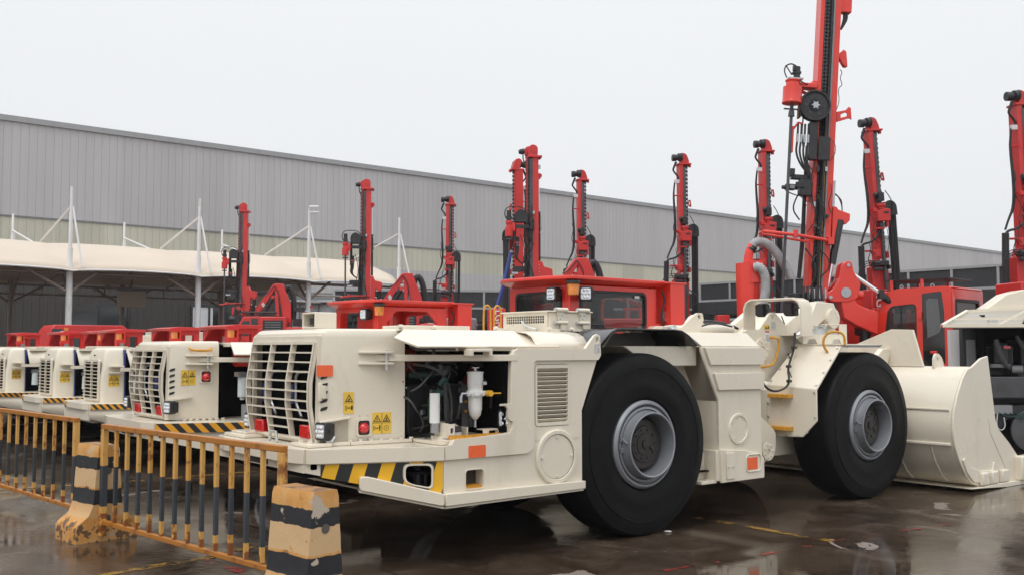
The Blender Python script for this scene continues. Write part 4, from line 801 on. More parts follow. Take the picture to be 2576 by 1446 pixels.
    M().prism([(-.52, 1.745), (-.42, 1.85), (.35, 1.88), (.50, 1.87), (.60, 1.78), (.58, 1.745)], 'y', .42, .45).prism([(-.55, 1.73), (-.42, 1.86), (-.36, 1.885), (-.36, 1.87), (-.42, 1.84), (-.52, 1.73)], 'y', 0, .44).ob('mudguard_plate', 'underside', L)
    M().prism([(-2.2, .08), (1.68, .08), (1.68, 2.42), (-2.2, 2.42)], 'z', .508, .52).ob('belly_shade_sheet', 'void', L)  # added near-black sheet that paints the shade beneath the loader
    rear_wheels_arch(L, mt)
    wheel(L, (0, 0, .84), -1); wheel(L, (0, 2.5, .84), 1)
    # tower in front of the rear wheel
    tp = [(.80, 1.742), (1.70, 1.742), (1.71, .95), (1.715, .41), (1.04, .41), (1.04, 1.22), (.795, 1.70)]
    M().prism(tp, 'y', 0, .03, [circ(1.34, .915, .128)]).ob('tower_plate', mt, L, bevel=.004)
    M().prism([(.80, .45), (1.04, .45), (1.04, 1.22), (.79, 1.70), (.60, 1.70), (.60, .50)], 'y', .30, .33).prism([(.03, .45), (.33, .45), (.33, 1.2), (.03, 1.2)], 'x', 1.04, 1.05).ob('tower_web', mt, L)
    M().bx(1.70, 1.72, .03, 2.2, .42, 1.74).ob('tower_front', mt, L)
    q = M(); v = [(.68, .10, 1.88), (1.62, .10, 1.88), (1.70, .0, 1.745), (.80, .0, 1.745), (.68, .6, 1.88), (1.62, .6, 1.88), (1.70, .6, 1.745), (.80, .6, 1.745)]; q._a(v, [(0, 1, 2, 3), (4, 5, 1, 0), (5, 6, 2, 1), (7, 4, 0, 3), (6, 5, 4, 7)]); q.ob('tower_shoulder', mt, L, bevel=.006)
    M().prism([(.82, 1.73), (1.74, 1.73), (1.735, 1.555), (.905, 1.56)], 'y', -.028, .001).ob('wear_plate', mt, L, bevel=.004)
    M().prism([(.955, 1.475), (1.735, 1.475), (1.73, 1.305), (1.02, 1.31)], 'y', -.028, .001).ob('wear_plate', mt, L, bevel=.004)
    M().lathe([(.125, -.004), (.13, -.014), (.152, -.014), (.158, -.006), (.158, 0)], (1.34, 0, .915), 'y', 40).ob('port_ring', mt, L, smooth=.5); M().cyl((1.34, .004, .915), (1.34, -.006, .915), .127, n=40).ob('port_cover', mt, L)
    q = M(); [bolt(q, (1.34 + .112 * math.cos(a * .785 + .2), -.006, .915 + .112 * math.sin(a * .785 + .2)), 'y', .007, .006) for a in range(8)]; q.ob('cover_bolts', mt, L)
    M().prism([(1.04, .40), (1.715, .40), (1.715, .60), (1.66, .64), (1.40, .70), (1.04, .725)], 'y', -.026, .001).ob('lower_skirt', mt, L, bevel=.005)
    M().prism([(1.11, .43), (1.23, .43), (1.23, .69), (1.11, .69)], 'y', -.04, -.0265).prism([(.80, .43), (.985, .43), (.985, .69), (.80, .69)], 'y', .14, .16).bx(.98, 1.04, -.01, .3, .42, .72).bx(.78, 1.0, .0, .3, .40, .43).ob('cover_plate', mt, L, bevel=.004)
    q = M(); [bolt(q, (x, y, z), 'y', .011, .01) for x, y, z in ((1.13, -.04, .55), (1.20, -.04, .55), (.83, .14, .56), (.93, .14, .56))]; q.ob('cover_bolts', 'zinc', L)
    rr_ = rrect(1.415, 1.66, .475, .655, .045); M().prism(rr_, 'y', -.036, -.0265, [[((a - 1.54) * .9 + 1.54, (b - .565) * .88 + .565) for a, b in rr_]]).ob('reflector_frame', mt, L, bevel=.003)
    M().prism(rrect(1.44, 1.60, .50, .62, .006), 'y', -.031, -.0265).ob('reflector', 'orange_reflector', L)
    # centre top: crossbar tubes and lugs behind the tower
    M().bx(.9, 2.0, .75, 1.1, 1.75, 1.86).cyl((.95, .62, 1.90), (2.0, .62, 1.93), .06, n=16).prism([(1.0, 1.75), (1.35, 1.97), (1.55, 1.97), (1.85, 1.75)], 'y', 1.12, 1.4).ob('centre_frame', mt, L, bevel=.01)
    M().prism(rnd([(.62, 1.86), (1.22, 1.86), (1.30, 2.02), (1.28, 2.09), (1.20, 2.09), (1.10, 2.03), (.95, 1.93), (.70, 1.90)], .02), 'y', .40, .425, [circ(1.235, 2.04, .028, 14, .038)]).ob('lifting_lug', mt, L, bevel=.003)
    M().cyl((.83, .38, 1.93), (.83, .46, 1.93), .03).cyl((.75, .37, 1.91), (.80, .37, 1.91), .025).ob('latch', 'zinc', L)
    M().tube([(1.3, .6, 1.99), (1.6, .62, 2.02), (1.95, .64, 2.0), (2.1, .6, 1.94)], .014, 6, 2).tube([(1.35, .5, 1.95), (1.6, .52, 2.0), (1.9, .52, 1.96)], .01, 6, 2).ob('cable', 'dark', L)
    canopy_cab(L, 1.22, .16, 1.46, 1.86, 2.47, depth=1.0)
    M().bx(.1, 1.9, 1.2, 2.3, 1.3, 1.86).ob('cab_floor', mt, L)
    front_frame(L, mt)
    return L
def bucket(L, mt, y0=-.45, y1=2.95):
    b = empty('bucket', (0, 0, 0)); b.parent = L
    back = [(5.32, 1.50), (5.22, 1.50), (5.10, 1.47), (4.98, 1.36), (4.86, 1.18), (4.76, .98), (4.72, .78), (4.76, .58), (4.86, .38), (5.00, .20), (5.16, .09), (5.32, .05)]
    sh = back + [(x + (.03 if z < 1.4 else 0), z + (.04 if z < .3 else -.03 if z > 1.4 else 0)) for x, z in reversed(back)]
    M().prism(sh, 'y', y0 + .03, y1 - .03).ob('shell', mt, b, smooth=.5)
    sp = back[1:] + [(5.7, .03), (6.42, .03), (6.47, .10), (6.47, .24), (6.13, .52), (5.84, .72), (5.77, .84), (5.62, 1.63), (5.44, 1.60)]
    for y in (y0, y1 - .03): M().prism(sp, 'y', y, y + .03).ob('side_wall', mt, b, bevel=.008)
    M().prism([(5.47, 1.56), (5.60, 1.58), (5.74, .83), (5.81, .68), (6.07, .46), (6.02, .20), (5.96, .20), (5.74, .55), (5.62, .75)][:0] or [(5.58, .86), (5.61, .86), (5.66, .70), (6.03, .22), (6.0, .20), (5.62, .68)], 'y', y0 - .006, y0).ob('weld_seam', mt, b)
    M().prism(rnd([(4.90, .40), (4.97, .42), (5.08, .30), (5.30, .24), (5.62, .23), (5.66, .32), (5.70, .32), (5.66, .19), (5.28, .10), (5.16, .11), (5.0, .24)], .02), 'y', y0 - .02, y0).ob('wear_plate', mt, b, bevel=.006)
    for k, x in enumerate((5.30, 5.54, 5.80)): M().bx(x, x + .17, y0 - .06, y0, .06, .22).ob('corner_shoe', mt, b, bevel=.02)
    M().bx(6.24, 6.52, y0 - .10, y0 + .02, .05, .36).ob('corner_shoe', mt, b, bevel=.02)
    M().prism([(5.0, .05), (5.9, .0), (6.7, .0), (6.7, .04), (5.9, .06)], 'y', y0 - .06, y1 + .06).ob('cutting_edge', mt, b, bevel=.006)
    # back rim, ribs, lug, spill guard
    M().bx(4.745, 4.775, y0 + .06, y1 - .06, .985, 1.0).ob('seam', mt, b)
    for y in (y0 + .30, y0 + .75, y0 + 1.2, y0 + 1.7, y0 + 2.2, y0 + 2.7):
        rb_ = [(4.78, .56), (4.87, .37), (5.01, .19), (5.15, .09)]; M().prism([(x - .015, z) for x, z in rb_] + [(x + .03, z) for x, z in reversed(rb_)], 'y', y, y + .03).ob('rib', mt, b, bevel=.01)
    M().bx(4.735, 4.765, y0 + .05, y1 - .05, .565, .60).ob('rib', mt, b, bevel=.008)
    M().prism(rnd([(5.10, 1.47), (5.36, 1.47), (5.30, 1.60), (5.22, 1.66), (5.15, 1.66), (5.11, 1.60)], .03), 'y', y0 + .42, y0 + .45, [circ(5.19, 1.585, .025, 12, .035)]).ob('lifting_lug', mt, b, bevel=.003)
    M().prism([(.15, 1.50), (.17, 1.56), (.28, 1.96), (.58, 1.97), (1.25, 1.72), (1.32, 1.50)], 'x', 5.16, 5.20).ob('spill_guard', mt, b, bevel=.004)
    M().prism([(4.6, 1.0), (5.1, 1.5), (5.2, 1.72), (5.0, 1.72), (4.4, 1.3)], 'y', .60, .68).prism([(4.6, 1.0), (5.1, 1.5), (5.2, 1.72), (5.0, 1.72), (4.4, 1.3)], 'y', 1.3, 1.38).ob('hinge_ear', mt, b, bevel=.01)
    return b
def front_frame(L, mt):
    wheel(L, (3.7, 0, .84), -1); wheel(L, (3.7, 2.5, .84), 1)
    M().cyl((3.7, .5, .84), (3.7, 2.0, .84), .2, n=20).ob('axle', 'dark', L)
    # mudguard facing the rear: vertical lower plate, sloping upper plate, shelf over the wheel
    
    lp = [(.005, 1.275), (.005, .93), (.19, .745), (.64, .725), (.67, .75), (.67, 1.31)]
    M().prism(lp, 'x', 2.68, 2.70).ob('mudguard_plate', mt, L, bevel=.006)
    q = M(); v = [(2.68, .005, 1.275), (2.68, .67, 1.31), (3.12, .55, 1.775), (3.14, -.02, 1.76)]; q._a(v + [(x + .018, y, z - .012) for x, y, z in v], [(0, 1, 2, 3), (7, 6, 5, 4)] + [(i, (i + 1) % 4, (i + 1) % 4 + 4, i + 4) for i in range(4)])
    q.ob('mudguard_plate', mt, L, bevel=.004)
    M().prism([(3.12, -.03), (3.95, -.01), (4.20, .12), (4.20, .5), (3.10, .58)], 'z', 1.757, 1.772).ob('mudguard_shelf', mt, L, bevel=.003)
    M().prism([(3.15, 1.757), (3.95, 1.757), (3.9, 1.735), (3.2, 1.735)], 'y', -.025, -.01).ob('shelf_lip', 'mid_grey', L)
    for y, z in ((.03, 1.24), (.03, .97), (.13, .80), (.25, .755), (.4, .75), (.55, .745), (.65, .95), (.65, 1.1)): ob1(L, 'zinc', (2.68, y, z), 'x', .013, .012)
    for t in (.1, .38, .66, .93):
        q = M().cyl((2.68 + .46 * t - .002, .035 - .02 * t, 1.275 + .485 * t), (2.66 + .46 * t, .03 - .02 * t, 1.285 + .485 * t), .013, n=6).ob('bolt', 'zinc', L); q = M().cyl((2.68 + .44 * t - .002, .64 - .11 * t, 1.31 + .465 * t), (2.66 + .44 * t, .64 - .11 * t, 1.32 + .465 * t), .013, n=6).ob('bolt', 'zinc', L)
    for z in (1.19, .83):
        s = M().prism([(2.60, .33), (2.68, .31), (2.68, .62), (2.60, .60)], 'z', z - .022, z + .022); s.ob('step', 'grip_orange', L, bevel=.004)
    # handrails
    M().tube([(3.08, .10, 1.64), (2.98, .13, 1.78), (3.02, .09, 1.90), (3.08, .0, 1.915), (3.13, -.06, 1.88), (3.14, -.06, 1.76)], .014, 8, 2).ob('handrail', 'grip_orange', L)
    M().tube([(2.80, .70, 1.85), (2.81, .64, 1.85), (2.90, .64, 1.82), (2.83, .64, 1.60), (2.75, .64, 1.525), (2.62, .70, 1.51)], .014, 8, 2).ob('handrail', 'grip_orange', L)
    # pivot plate with its peak
    pk = [(2.36, 1.935), (2.60, 1.935), (2.80, 2.12), (2.86, 2.145), (2.93, 2.12), (3.34, 1.82), (3.6, 1.70), (3.5, 1.20), (2.76, 1.345), (2.34, 1.42)]
    M().prism(rnd(pk, .03), 'y', .70, .74, [circ(2.855, 2.075, .022, 14, .034)]).ob('pivot_plate', mt, L, bevel=.005)
    M().prism(pk, 'y', 1.9, 1.94).ob('pivot_plate', mt, L)
    M().bx(2.83, 2.90, .694, .699, 1.955, 2.03).ob('lifting_label', 'sticker_grey', L)
    M().bx(2.69, 2.79, .694, .699, 1.94, 1.995).ob('warning_label', 'sticker_yellow', L); M().bx(2.70, 2.78, .694, .699, 1.75, 1.93).ob('instruction_label', 'white', L)
    q = M(); q.bx(2.705, 2.775, .6925, .6938, 1.905, 1.925); q.ob('label_header', 'lens_red', L); q = M(); [q.bx(2.71, 2.77, .6925, .6938, 1.80 + i * .014, 1.803 + i * .014) for i in range(6)]; q.prism([(2.725, 1.975), (2.705, 1.95), (2.745, 1.95)], 'y', .691, .6935).prism([(2.765, 1.985), (2.752, 1.96), (2.777, 1.965), (2.765, 1.948)], 'y', .691, .6935); q.ob('label_print', 'hazard_black', L)
    q = M().lathe([(.13, .0), (.13, -.02), (.04, -.02), (.04, .0)], (2.64, .70, 1.71), 'y', 28); [q.cyl((2.64 + .09 * math.cos(a * .9), .68, 1.71 + .09 * math.sin(a * .9)), (2.64 + .09 * math.cos(a * .9), .67, 1.71 + .09 * math.sin(a * .9)), .013, n=6) for a in range(7)]; q.ob('pin_flange', mt, L)
    q = M().lathe([(.10, .0), (.10, -.02), (.03, -.02), (.03, .0)], (2.30, .38, .60), 'y', 28); [q.cyl((2.30 + .07 * math.cos(a * .9), .36, .60 + .07 * math.sin(a * .9)), (2.30 + .07 * math.cos(a * .9), .35, .60 + .07 * math.sin(a * .9)), .011, n=6) for a in range(7)]; q.ob('pin_flange', mt, L)
    M().prism(rnd([(1.72, .46), (2.30, .44), (2.55, .58), (2.55, .8), (2.1, 1.1), (1.9, 1.22), (1.72, 1.22)], .06), 'y', .45, .50).prism([(1.8, .5), (2.9, .5), (2.9, 1.2), (2.2, 1.2), (1.8, 1.0)], 'y', 1.8, 1.85).bx(2.7, 3.6, .62, 1.88, .5, 1.25).ob('lower_frame', mt, L, bevel=.006)
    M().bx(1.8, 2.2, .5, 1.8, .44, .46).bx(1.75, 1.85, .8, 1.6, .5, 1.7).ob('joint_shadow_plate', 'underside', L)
    M().cyl((2.0, .9, 1.3), (2.6, .9, 1.3), .07, n=16).ob('steer_cylinder', 'void', L)  # coloured near-black to stand for the shadow in the joint
    M().tube([(2.2, .38, 1.40), (2.3, .38, 1.28), (2.45, .36, 1.24), (2.58, .3, 1.30), (2.66, .34, 1.40), (2.74, .42, 1.47), (2.84, .45, 1.60), (2.95, .48, 1.72), (3.0, .5, 1.90)], .013, 6, 2).ob('cable', 'dark', L)
    q = M(); [q.tube([p, (p[0] - .03, p[1] + .02, p[2] + .09)], .007, 5) for p in ((2.62, .28, 1.40), (2.78, .40, 1.58), (2.74, .45, 2.0))]; [q.rb(p, (.05, .04, .03)) for p in ((2.60, .30, 1.36), (2.76, .42, 1.52), (2.92, .46, 1.73))]; q.ob('cable_ties', 'dark', L)
    # hooped lamp guard across the machine
    ug = [(.10, 1.80), (.02, 1.86), (.02, 2.17), (.06, 2.25), (.15, 2.285), (.72, 2.285), (.80, 2.25), (.84, 2.18), (.84, 1.86), (.80, 1.86)]
    o_ = [(.02, 1.84), (.02, 2.17), (.06, 2.25), (.14, 2.285), (.74, 2.285), (.81, 2.25), (.84, 2.18), (.84, 1.90)]; i_ = [((y - .43) * .90 + .43, min(z, 2.17 + (z - 2.17) * .8) - .0) for y, z in o_]
    i_ = [(.042, 1.84), (.042, 2.16), (.078, 2.23), (.15, 2.262), (.73, 2.262), (.792, 2.232), (.818, 2.17), (.818, 1.90)]
    M().prism([(y + .27, z + .015) for y, z in o_ + i_[::-1]], 'x', 2.83, 3.04).ob('lamp_guard', mt, L, bevel=.006)
    for y in (.50, .90): worklamp(L, (2.98, y, 2.17), math.pi, .14); M().bx(2.98, 3.04, y - .03, y + .03, 2.2, 2.255).ob('lamp_mount', 'zinc', L)
    # boom and its pin, dump link
    bm = [(3.18, 1.97), (3.70, 2.26), (3.82, 2.29), (3.96, 2.22), (4.5, 1.75), (4.9, .80), (4.75, .65), (4.2, 1.2), (3.7, 1.75), (3.3, 1.75)]
    M().prism(bm, 'y', .80, .88).prism(bm, 'y', 1.6, 1.7).prism([(3.22, 1.88), (3.75, 2.17), (3.9, 2.12), (3.5, 1.8)], 'y', .88, 1.6).ob('boom', mt, L, bevel=.012)
    M().prism([(3.72, 2.29), (4.08, 2.28), (4.13, 2.21), (3.62, 1.93), (3.54, 2.01)], 'y', .70, .80).ob('link', mt, L, bevel=.01)
    q = M().cyl((4.02, .66, 2.09), (4.02, .9, 2.09), .125, n=32); [q.cyl((4.02 + .08 * math.cos(a), .66, 2.09 + .08 * math.sin(a)), (4.02 + .08 * math.cos(a), .652, 2.09 + .08 * math.sin(a)), .012, n=6) for a in (.3, 1.2, 2.1, 3.2, 4.2, 5.2)]; q.ob('pin_cap', mt, L, bevel=.004)
    q = M(); [q.rb((3.80 + .06 * (i % 3), .73 + .035 * (i // 3), 2.295), (.03, .02, .012)) for i in range(6)]; q.ob('link_bolts', 'zinc', L)
    M().cyl((3.35, .75, 1.86), (3.65, .75, 2.0), .03).ob('cylinder_rod', 'chrome', L)
    # tank cap stand
    q = M().prism([(3.0, 1.775), (3.06, 1.775), (3.10, 1.83), (3.22, 1.83), (3.26, 1.775), (3.55, 1.775), (3.60, 1.83), (3.70, 1.83), (3.74, 1.775), (3.86, 1.775), (3.86, 1.885), (3.02, 1.885)], 'y', .38, .40).bx(3.72, 3.86, .38, .40, 1.88, 2.01).bx(3.5, 3.86, .40, .5, 2.0, 2.01).bx(3.0, 3.86, .40, .7, 1.87, 1.885); q.ob('cap_stand', mt, L, bevel=.003)
    M().cyl((3.38, .50, 1.885), (3.38, .50, 1.935), .12, n=28).cyl((3.38, .5, 1.935), (3.38, .5, 1.955), .10, n=28).ob('tank_cap', 'zinc', L)
    q = M(); [q.tube([(3.38 + a, .42, 1.94), (3.38 + a, .42, 1.985), (3.38 + a + .04, .42, 1.995)], .009, 6).cyl((3.38 + a, .42, 1.95), (3.38 + a, .42, 1.99), .018, n=8) for a in (-.1, .09)]; q.tube([(3.32, .42, 1.955), (3.33, .42, 1.985), (3.42, .42, 1.985), (3.43, .42, 1.955)], .006, 6); q.ob('cap_clamps', 'zinc', L)
    bucket(L, mt)
main = main_loader()

def text(parent, s, T, size, mt, name='lettering', depth=.002):
    c = bpy.data.curves.new(name, 'FONT'); c.body = s; c.size = size; c.extrude = depth; c.align_x = 'CENTER'; c.align_y = 'CENTER'
    o = bpy.data.objects.new(name, c); COL.objects.link(o); dg = bpy.context.evaluated_depsgraph_get()
    me = bpy.data.meshes.new_from_object(o.evaluated_get(dg)); bpy.data.objects.remove(o); bpy.data.curves.remove(c)
    me.materials.clear(); me.materials.append(MT[mt]); me.name = name; me.transform(T)
    o = bpy.data.objects.new(name, me); COL.objects.link(o); o.parent = parent; return o
# ---- second loader: same hull, open canopy, filters in its bay
hazard('hazard_band', (.92, -.39), .95, 6.8, .1, (.80, .36, .02))
def second_loader():
    mt = 'cream'; L = empty('loader', W(.03, 3.44), RZ, 'second cream loader of the row, yellow handle on its hood, open red canopy', 'loader')
    rear_base(L, mt, True)
    H2 = [(-3.03, .66), (-2.86, .62), (-2.45, .57)]; hd = hood(L, zt=1.80, slat=9, bulge=True, P=H2, yc=1.20, gy=(.71, 1.69), gz=(1.0, 1.70)); rearlights(hd, 1.06, (.81, 1.53))
    bracket_arm(L, mt, P0=(-2.76, .66), P1=(-2.55, .58), z=1.60, e1=(-1.5, .02))
    T1 = Tplane(H2[0], H2[1]); T2 = Tplane(H2[1], H2[2]); T = Tplane(PLAN[1], PLAN[2])
    sticker(hd, T2 @ Matrix.Translation((-.03, 0, 1.33)), .15, .16, [('bolt', 'man'), ('man', 'ring')])
    M(T2).prism(rrect(.18, .28, 1.36, 1.475, .02), 'y', -.004, 0).ob('alarm_niche', 'dark', hd); M(T2).sph((.23, -.01, 1.415), .048, 20).ob('alarm_light', 'lens_red', hd)
    M(T2).prism(rrect(.155, .30, 1.35, 1.495, .02), 'y', -.014, 0, [rrect(.18, .28, 1.36, 1.475, .02)]).ob('niche_frame', mt, hd)
    M(T2).tube([(.05, -.005, 1.725), (.08, -.05, 1.70), (.27, -.05, 1.70), (.28, -.005, 1.725)], .014, 8, 1).ob('handle', 'grip_orange', hd)
    worklamp(hd, (-3.05, .58, 1.10), .3, .125); worklamp(hd, (-3.03, 2.0, 1.10), 0, .125)
    M(T1).prism([(.01, 1.16), (.24, 1.195), (.26, 1.215), (.01, 1.18)], 'y', -.04, 0).ob('niche_lip', mt, hd)
    for i in range(7): t = i / 6; x, y = (H2[1][0] + (H2[2][0] - H2[1][0]) * t, H2[1][1] + (H2[2][1] - H2[1][1]) * t - .03); ob1(L, mt, (x, y, .957), 'z', .022, .016)
    # stripes on the bumper band
    M(T).bx(.0, 1.03, -.0265, -.0245, .852, .950).ob('hazard_stripes', 'hazard_band', L); M().bx(-3.293, -3.29, .68, .95, .852, .950).ob('hazard_stripes', 'hazard_band', L); M().bx(-3.293, -3.29, 1.62, 1.80, .852, .950).ob('hazard_stripes', 'hazard_band', L)
    # side plate rising behind the hood
    M().prism([(-2.25, .55), (-.79, .55), (-.79, 1.72), (-1.5, 1.72), (-1.6, 1.5), (-1.75, 1.32), (-2.02, .99), (-2.25, .957)], 'y', -.02, .03, [rrect(-2.1, -1.85, .66, .80, .02)]).ob('side_plate', mt, L, bevel=.006)
    M().bx(-2.1, -1.85, .06, .07, .64, .82).ob('step_back', 'dark', L)
    M().prism([(-2.03, .85), (-1.7, 1.25), (-1.66, 1.22), (-1.98, .83)], 'y', -.035, -.02).ob('rib', mt, L)
    # bay
    M().bx(-2.46, -2.43, .60, 1.8, .96, 1.76).bx(-2.44, -1.56, .9, .95, .9, 1.76).ob('bay_wall', 'void', L)
    for x, r, z0, z1 in ((-2.34, .05, 1.20, 1.42), (-2.18, .072, 1.22, 1.50)):
        M().cyl((x, .3, z0), (x, .3, z1), r, n=20).cyl((x, .3, z0 - .03), (x, .3, z0), r * .5, n=12).ob('filter', 'filter_grey', L, bevel=.008); M().bx(x - .07, x + .07, .24, .36, z1, z1 + .05).ob('filter_head', 'steel', L)
    M().tube([(-2.27, .28, 1.48), (-2.27, .26, 1.3), (-2.25, .3, 1.1)], .018, 8).ob('hose', 'dark', L); M().cyl((-2.3, .6, 1.62), (-1.5, .6, 1.62), .10, n=18).ob('red_pipe', 'red', L)
    M().cyl((-2.22, .3, .96), (-2.22, .3, 1.12), .12, n=20).ob('canister', 'mid_grey', L)
    q = M(); a = [(-2.52, .10, 1.66), (-1.2, .0, 1.66), (-1.1, .42, 1.79), (-2.42, .45, 1.79)]; q._a(a + [(x, y + .01, z - .014) for x, y, z in a], [(0, 1, 2, 3), (7, 6, 5, 4)] + [(i, (i + 1) % 4, (i + 1) % 4 + 4, i + 4) for i in range(4)]); q.ob('bonnet_flap', mt, L)
    M().bx(-2.44, 1.7, .42, 2.0, 1.74, 1.785).ob('deck', mt, L, bevel=.006); M().prism(circ(-2.0, 1.80, .09, 20), 'y', .6, .62).ob('lug', mt, L)
    M().bx(-2.1, -1.95, .45, .52, 1.785, 1.83).bx(-1.4, -1.25, .45, .52, 1.785, 1.83).ob('latch', mt, L)
    canopy_cab(L, 1.16, -.16, .92, 1.74, 2.345, depth=1.1, glazed=False, lamps=1)
    for x in (1.42, 1.60): M().tube([(x, 1.0, 1.75), (x, 1.0, 2.25), (x + .03, 1.0, 2.31), (x + .09, 1.0, 2.31), (x + .12, 1.0, 2.25), (x + .12, 1.0, 1.75)], .014, 8, 1).ob('handrail', 'grip_orange', L)
    M().prism([(-.6, 1.70), (-.42, 1.80), (.45, 1.80), (.6, 1.70)], 'y', -.02, .7).ob('mudguard', 'black_paint', L)
    M().bx(.85, 1.72, .0, .6, .42, 1.72).ob('tower', mt, L, bevel=.01); M().bx(1.75, 3.0, .6, 1.9, .5, 1.7).ob('front_frame', mt, L, bevel=.01); M().bx(-.8, .9, .64, 1.86, .5, 1.74).ob('rear_frame', mt, L)
    for x in (0, 3.7):
        for y, s in ((0, -1), (2.5, 1)): wheel(L, (x, y, .84), s)
    M().prism([(2.7, 1.3), (3.1, 1.72), (4.2, 1.72), (4.2, 1.70), (3.12, 1.69), (2.72, 1.28)], 'y', 0, .6).prism([(3.0, 1.2), (4.7, .6), (4.7, .8), (3.2, 1.6)], 'y', .8, .95).ob('boom', mt, L)
    bucket(L, mt, -.2, 2.7)
    return L
second_loader()
# ---- row of smaller loaders
HPC = [(-2.37, .62), (-2.33, .595), (-2.05, .56)]
hazard('hazard_small', (.92, -.39), .95, 10.5, .2, (.80, .36, .02))
def small_loader():
    global HP
    mt = 'cream_far'; L = empty('loader', W(0, 8.0), RZ, '', 'loader', 'row of small cream loaders'); keep = HP
    pl = [(-2.62, .62), (-2.58, .42), (-1.90, .06), (-.7, .06)]; mr_ = lambda p: (p[0], 2.1 - p[1])
    M().prism(pl + [mr_(p) for p in reversed(pl)], 'z', .90, .935).ob('platform', mt, L)
    q = M().strip([mr_(pl[0])] + pl[:3], .85, .938, .02).ob('bumper_band', mt, L, bevel=.004)
    M().strip([mr_(p) for p in reversed(pl[:3])], .85, .938, .02).ob('bumper_band', mt, L)
    # lower hull sloping up to the rear
    for f in (lambda p: p, mr_):
        a, b, c = f(pl[1]), f(pl[2]), f(pl[3]); q = M()
        for (p, z0), (p2, z1) in (((a, .72), (b, .52)), ((b, .52), (c, .50))):
            q._a([(p[0], p[1], z0), (p2[0], p2[1], z1), (p2[0], p2[1], .86), (p[0], p[1], .86)], [(0, 1, 2, 3)])
        o = q.ob('hull_plate', mt, L); o.modifiers.new('t', 'SOLIDIFY').thickness = .02
    M().prism([(.42, .70), (1.68, .70), (1.68, .86), (.42, .86)], 'x', -2.60, -2.57).ob('hull_plate', mt, L)
    # hood
    P = HPC + [mr_(p) for p in reversed(HPC)]
    rg = lambda i, z, r=.05: [(a, b, z) for a, b in rnd([(x + (i if x < -2.1 else 0), y + (i if y < 1.05 else -i)) for x, y in P], r, 3)]
    rs = [rg(0, .935), rg(0, 1.3), rg(.03, 1.52), rg(.05, 1.64), rg(.075, 1.70), rg(.14, 1.735)]
    q = M(); n = len(rs[0]); q._a([p for r in rs for p in r], [[i * n + j, i * n + (j + 1) % n, (i + 1) * n + (j + 1) % n, (i + 1) * n + j] for i in range(5) for j in range(n)] + [[5 * n + j for j in range(n)]])
    hd = q.ob('hood', mt, L, smooth=.5)
    M().bx(-2.385, -2.372, .72, 1.38, 1.0, 1.52).ob('grille_back', 'void', hd)
    M().prism(rrect(.68, 1.42, .96, 1.56, .03), 'x', -2.40, -2.372, [rrect(.73, 1.37, .99, 1.53, .02)]).ob('grille_frame', mt, hd, bevel=.003)
    for i in range(10): z = 1.03 + i * .052; M().bx(-2.425, -2.385, .72, 1.38, z - .005, z + .005).ob('slat', mt, hd)
    M().bx(-2.42, -2.39, .98, 1.0, .99, 1.53).ob('upright', mt, hd)
    M().cyl((-2.34, 1.05, 1.62), (-2.36, 1.05, 1.62), .012).ob('keyhole', 'dark', hd)
    M().bx(-2.06, -2.04, .58, 1.5, .935, 1.70).ob('gap_strip', 'blue', L)
    q = M()
    for zz in (1.46, 1.37): q = M().bx(-2.28, -2.10, .44, .60, zz - .008, zz + .008).ob('hinge_bracket', mt, L)
    M().bx(-2.16, -1.4, .38, .44, 1.39, 1.44).ob('cover_arm', mt, L)
    q = M(); q._a([(-2.02, .42, 1.44), (-1.0, .20, 1.44), (-1.0, .45, 1.70), (-2.03, .62, 1.70)], [(0, 1, 2, 3)]); o = q.ob('side_cover', mt, L); o.modifiers.new('t', 'SOLIDIFY').thickness = .015
    M().bx(-2.04, -.6, .9, .92, .92, 1.66).bx(-1.62, -1.6, .1, .9, .92, 1.5).ob('bay_wall', 'void', L)
    M().cyl((-1.93, .40, 1.06), (-1.93, .40, 1.28), .055, .05, n=16).ob('filter', 'filter_grey', L); M().bx(-1.99, -1.87, .36, .46, 1.28, 1.34).ob('filter_head', 'steel', L); M().cyl((-1.80, .35, .94), (-1.80, .35, 1.03), .07, n=14).ob('canister', 'white', L)
    M().prism([(-1.95, .86), (-.7, .86), (-.7, 1.5), (-1.45, 1.5), (-1.5, 1.22), (-1.66, 1.18), (-1.88, .96), (-1.95, .94)], 'y', .03, .06).ob('side_plate', mt, L, bevel=.004)
    M().bx(-2.0, 1.2, .5, 1.6, 1.68, 1.72).bx(-1.8, -1.2, .6, .9, 1.72, 1.76).ob('deck', mt, L, bevel=.004)
    for x in (-1.9, -1.3, -.6): M().bx(x, x + .14, .5, .56, 1.72, 1.75).ob('latch', mt, L)
    M().bx(-.6, 2.6, .45, 1.65, .5, 1.6).ob('frame', mt, L, bevel=.01)
    for x in (.1, 2.9):
        for y, s in ((0, -1), (2.1, 1)):
            w_ = wheel(L, (x, y, .72), s); w_.scale = (.86, .86, .86)
    M().prism([(3.7, .05), (4.6, .0), (4.6, .05), (4.2, 1.2), (4.0, 1.3), (3.75, .9), (3.6, .5)], 'y', -.1, 2.2).ob('bucket', mt, L, bevel=.01)
    # low canopy: box cab open to the rear with a faceted roof
    Y = 1.0; x0, x1, yb, zt, zf = -.30, .20, 2.02, 2.10, 1.66
    q = M().prism([(x0 - .1, zt - .02), (x0 + .1, zt + .012), (x1 + .05, zt), (x1 + .05, zt - .05), (x0 - .06, zt - .06)], 'y', Y - .08, yb + .05); q.ob('canopy_roof', 'red_far', L, bevel=.006)
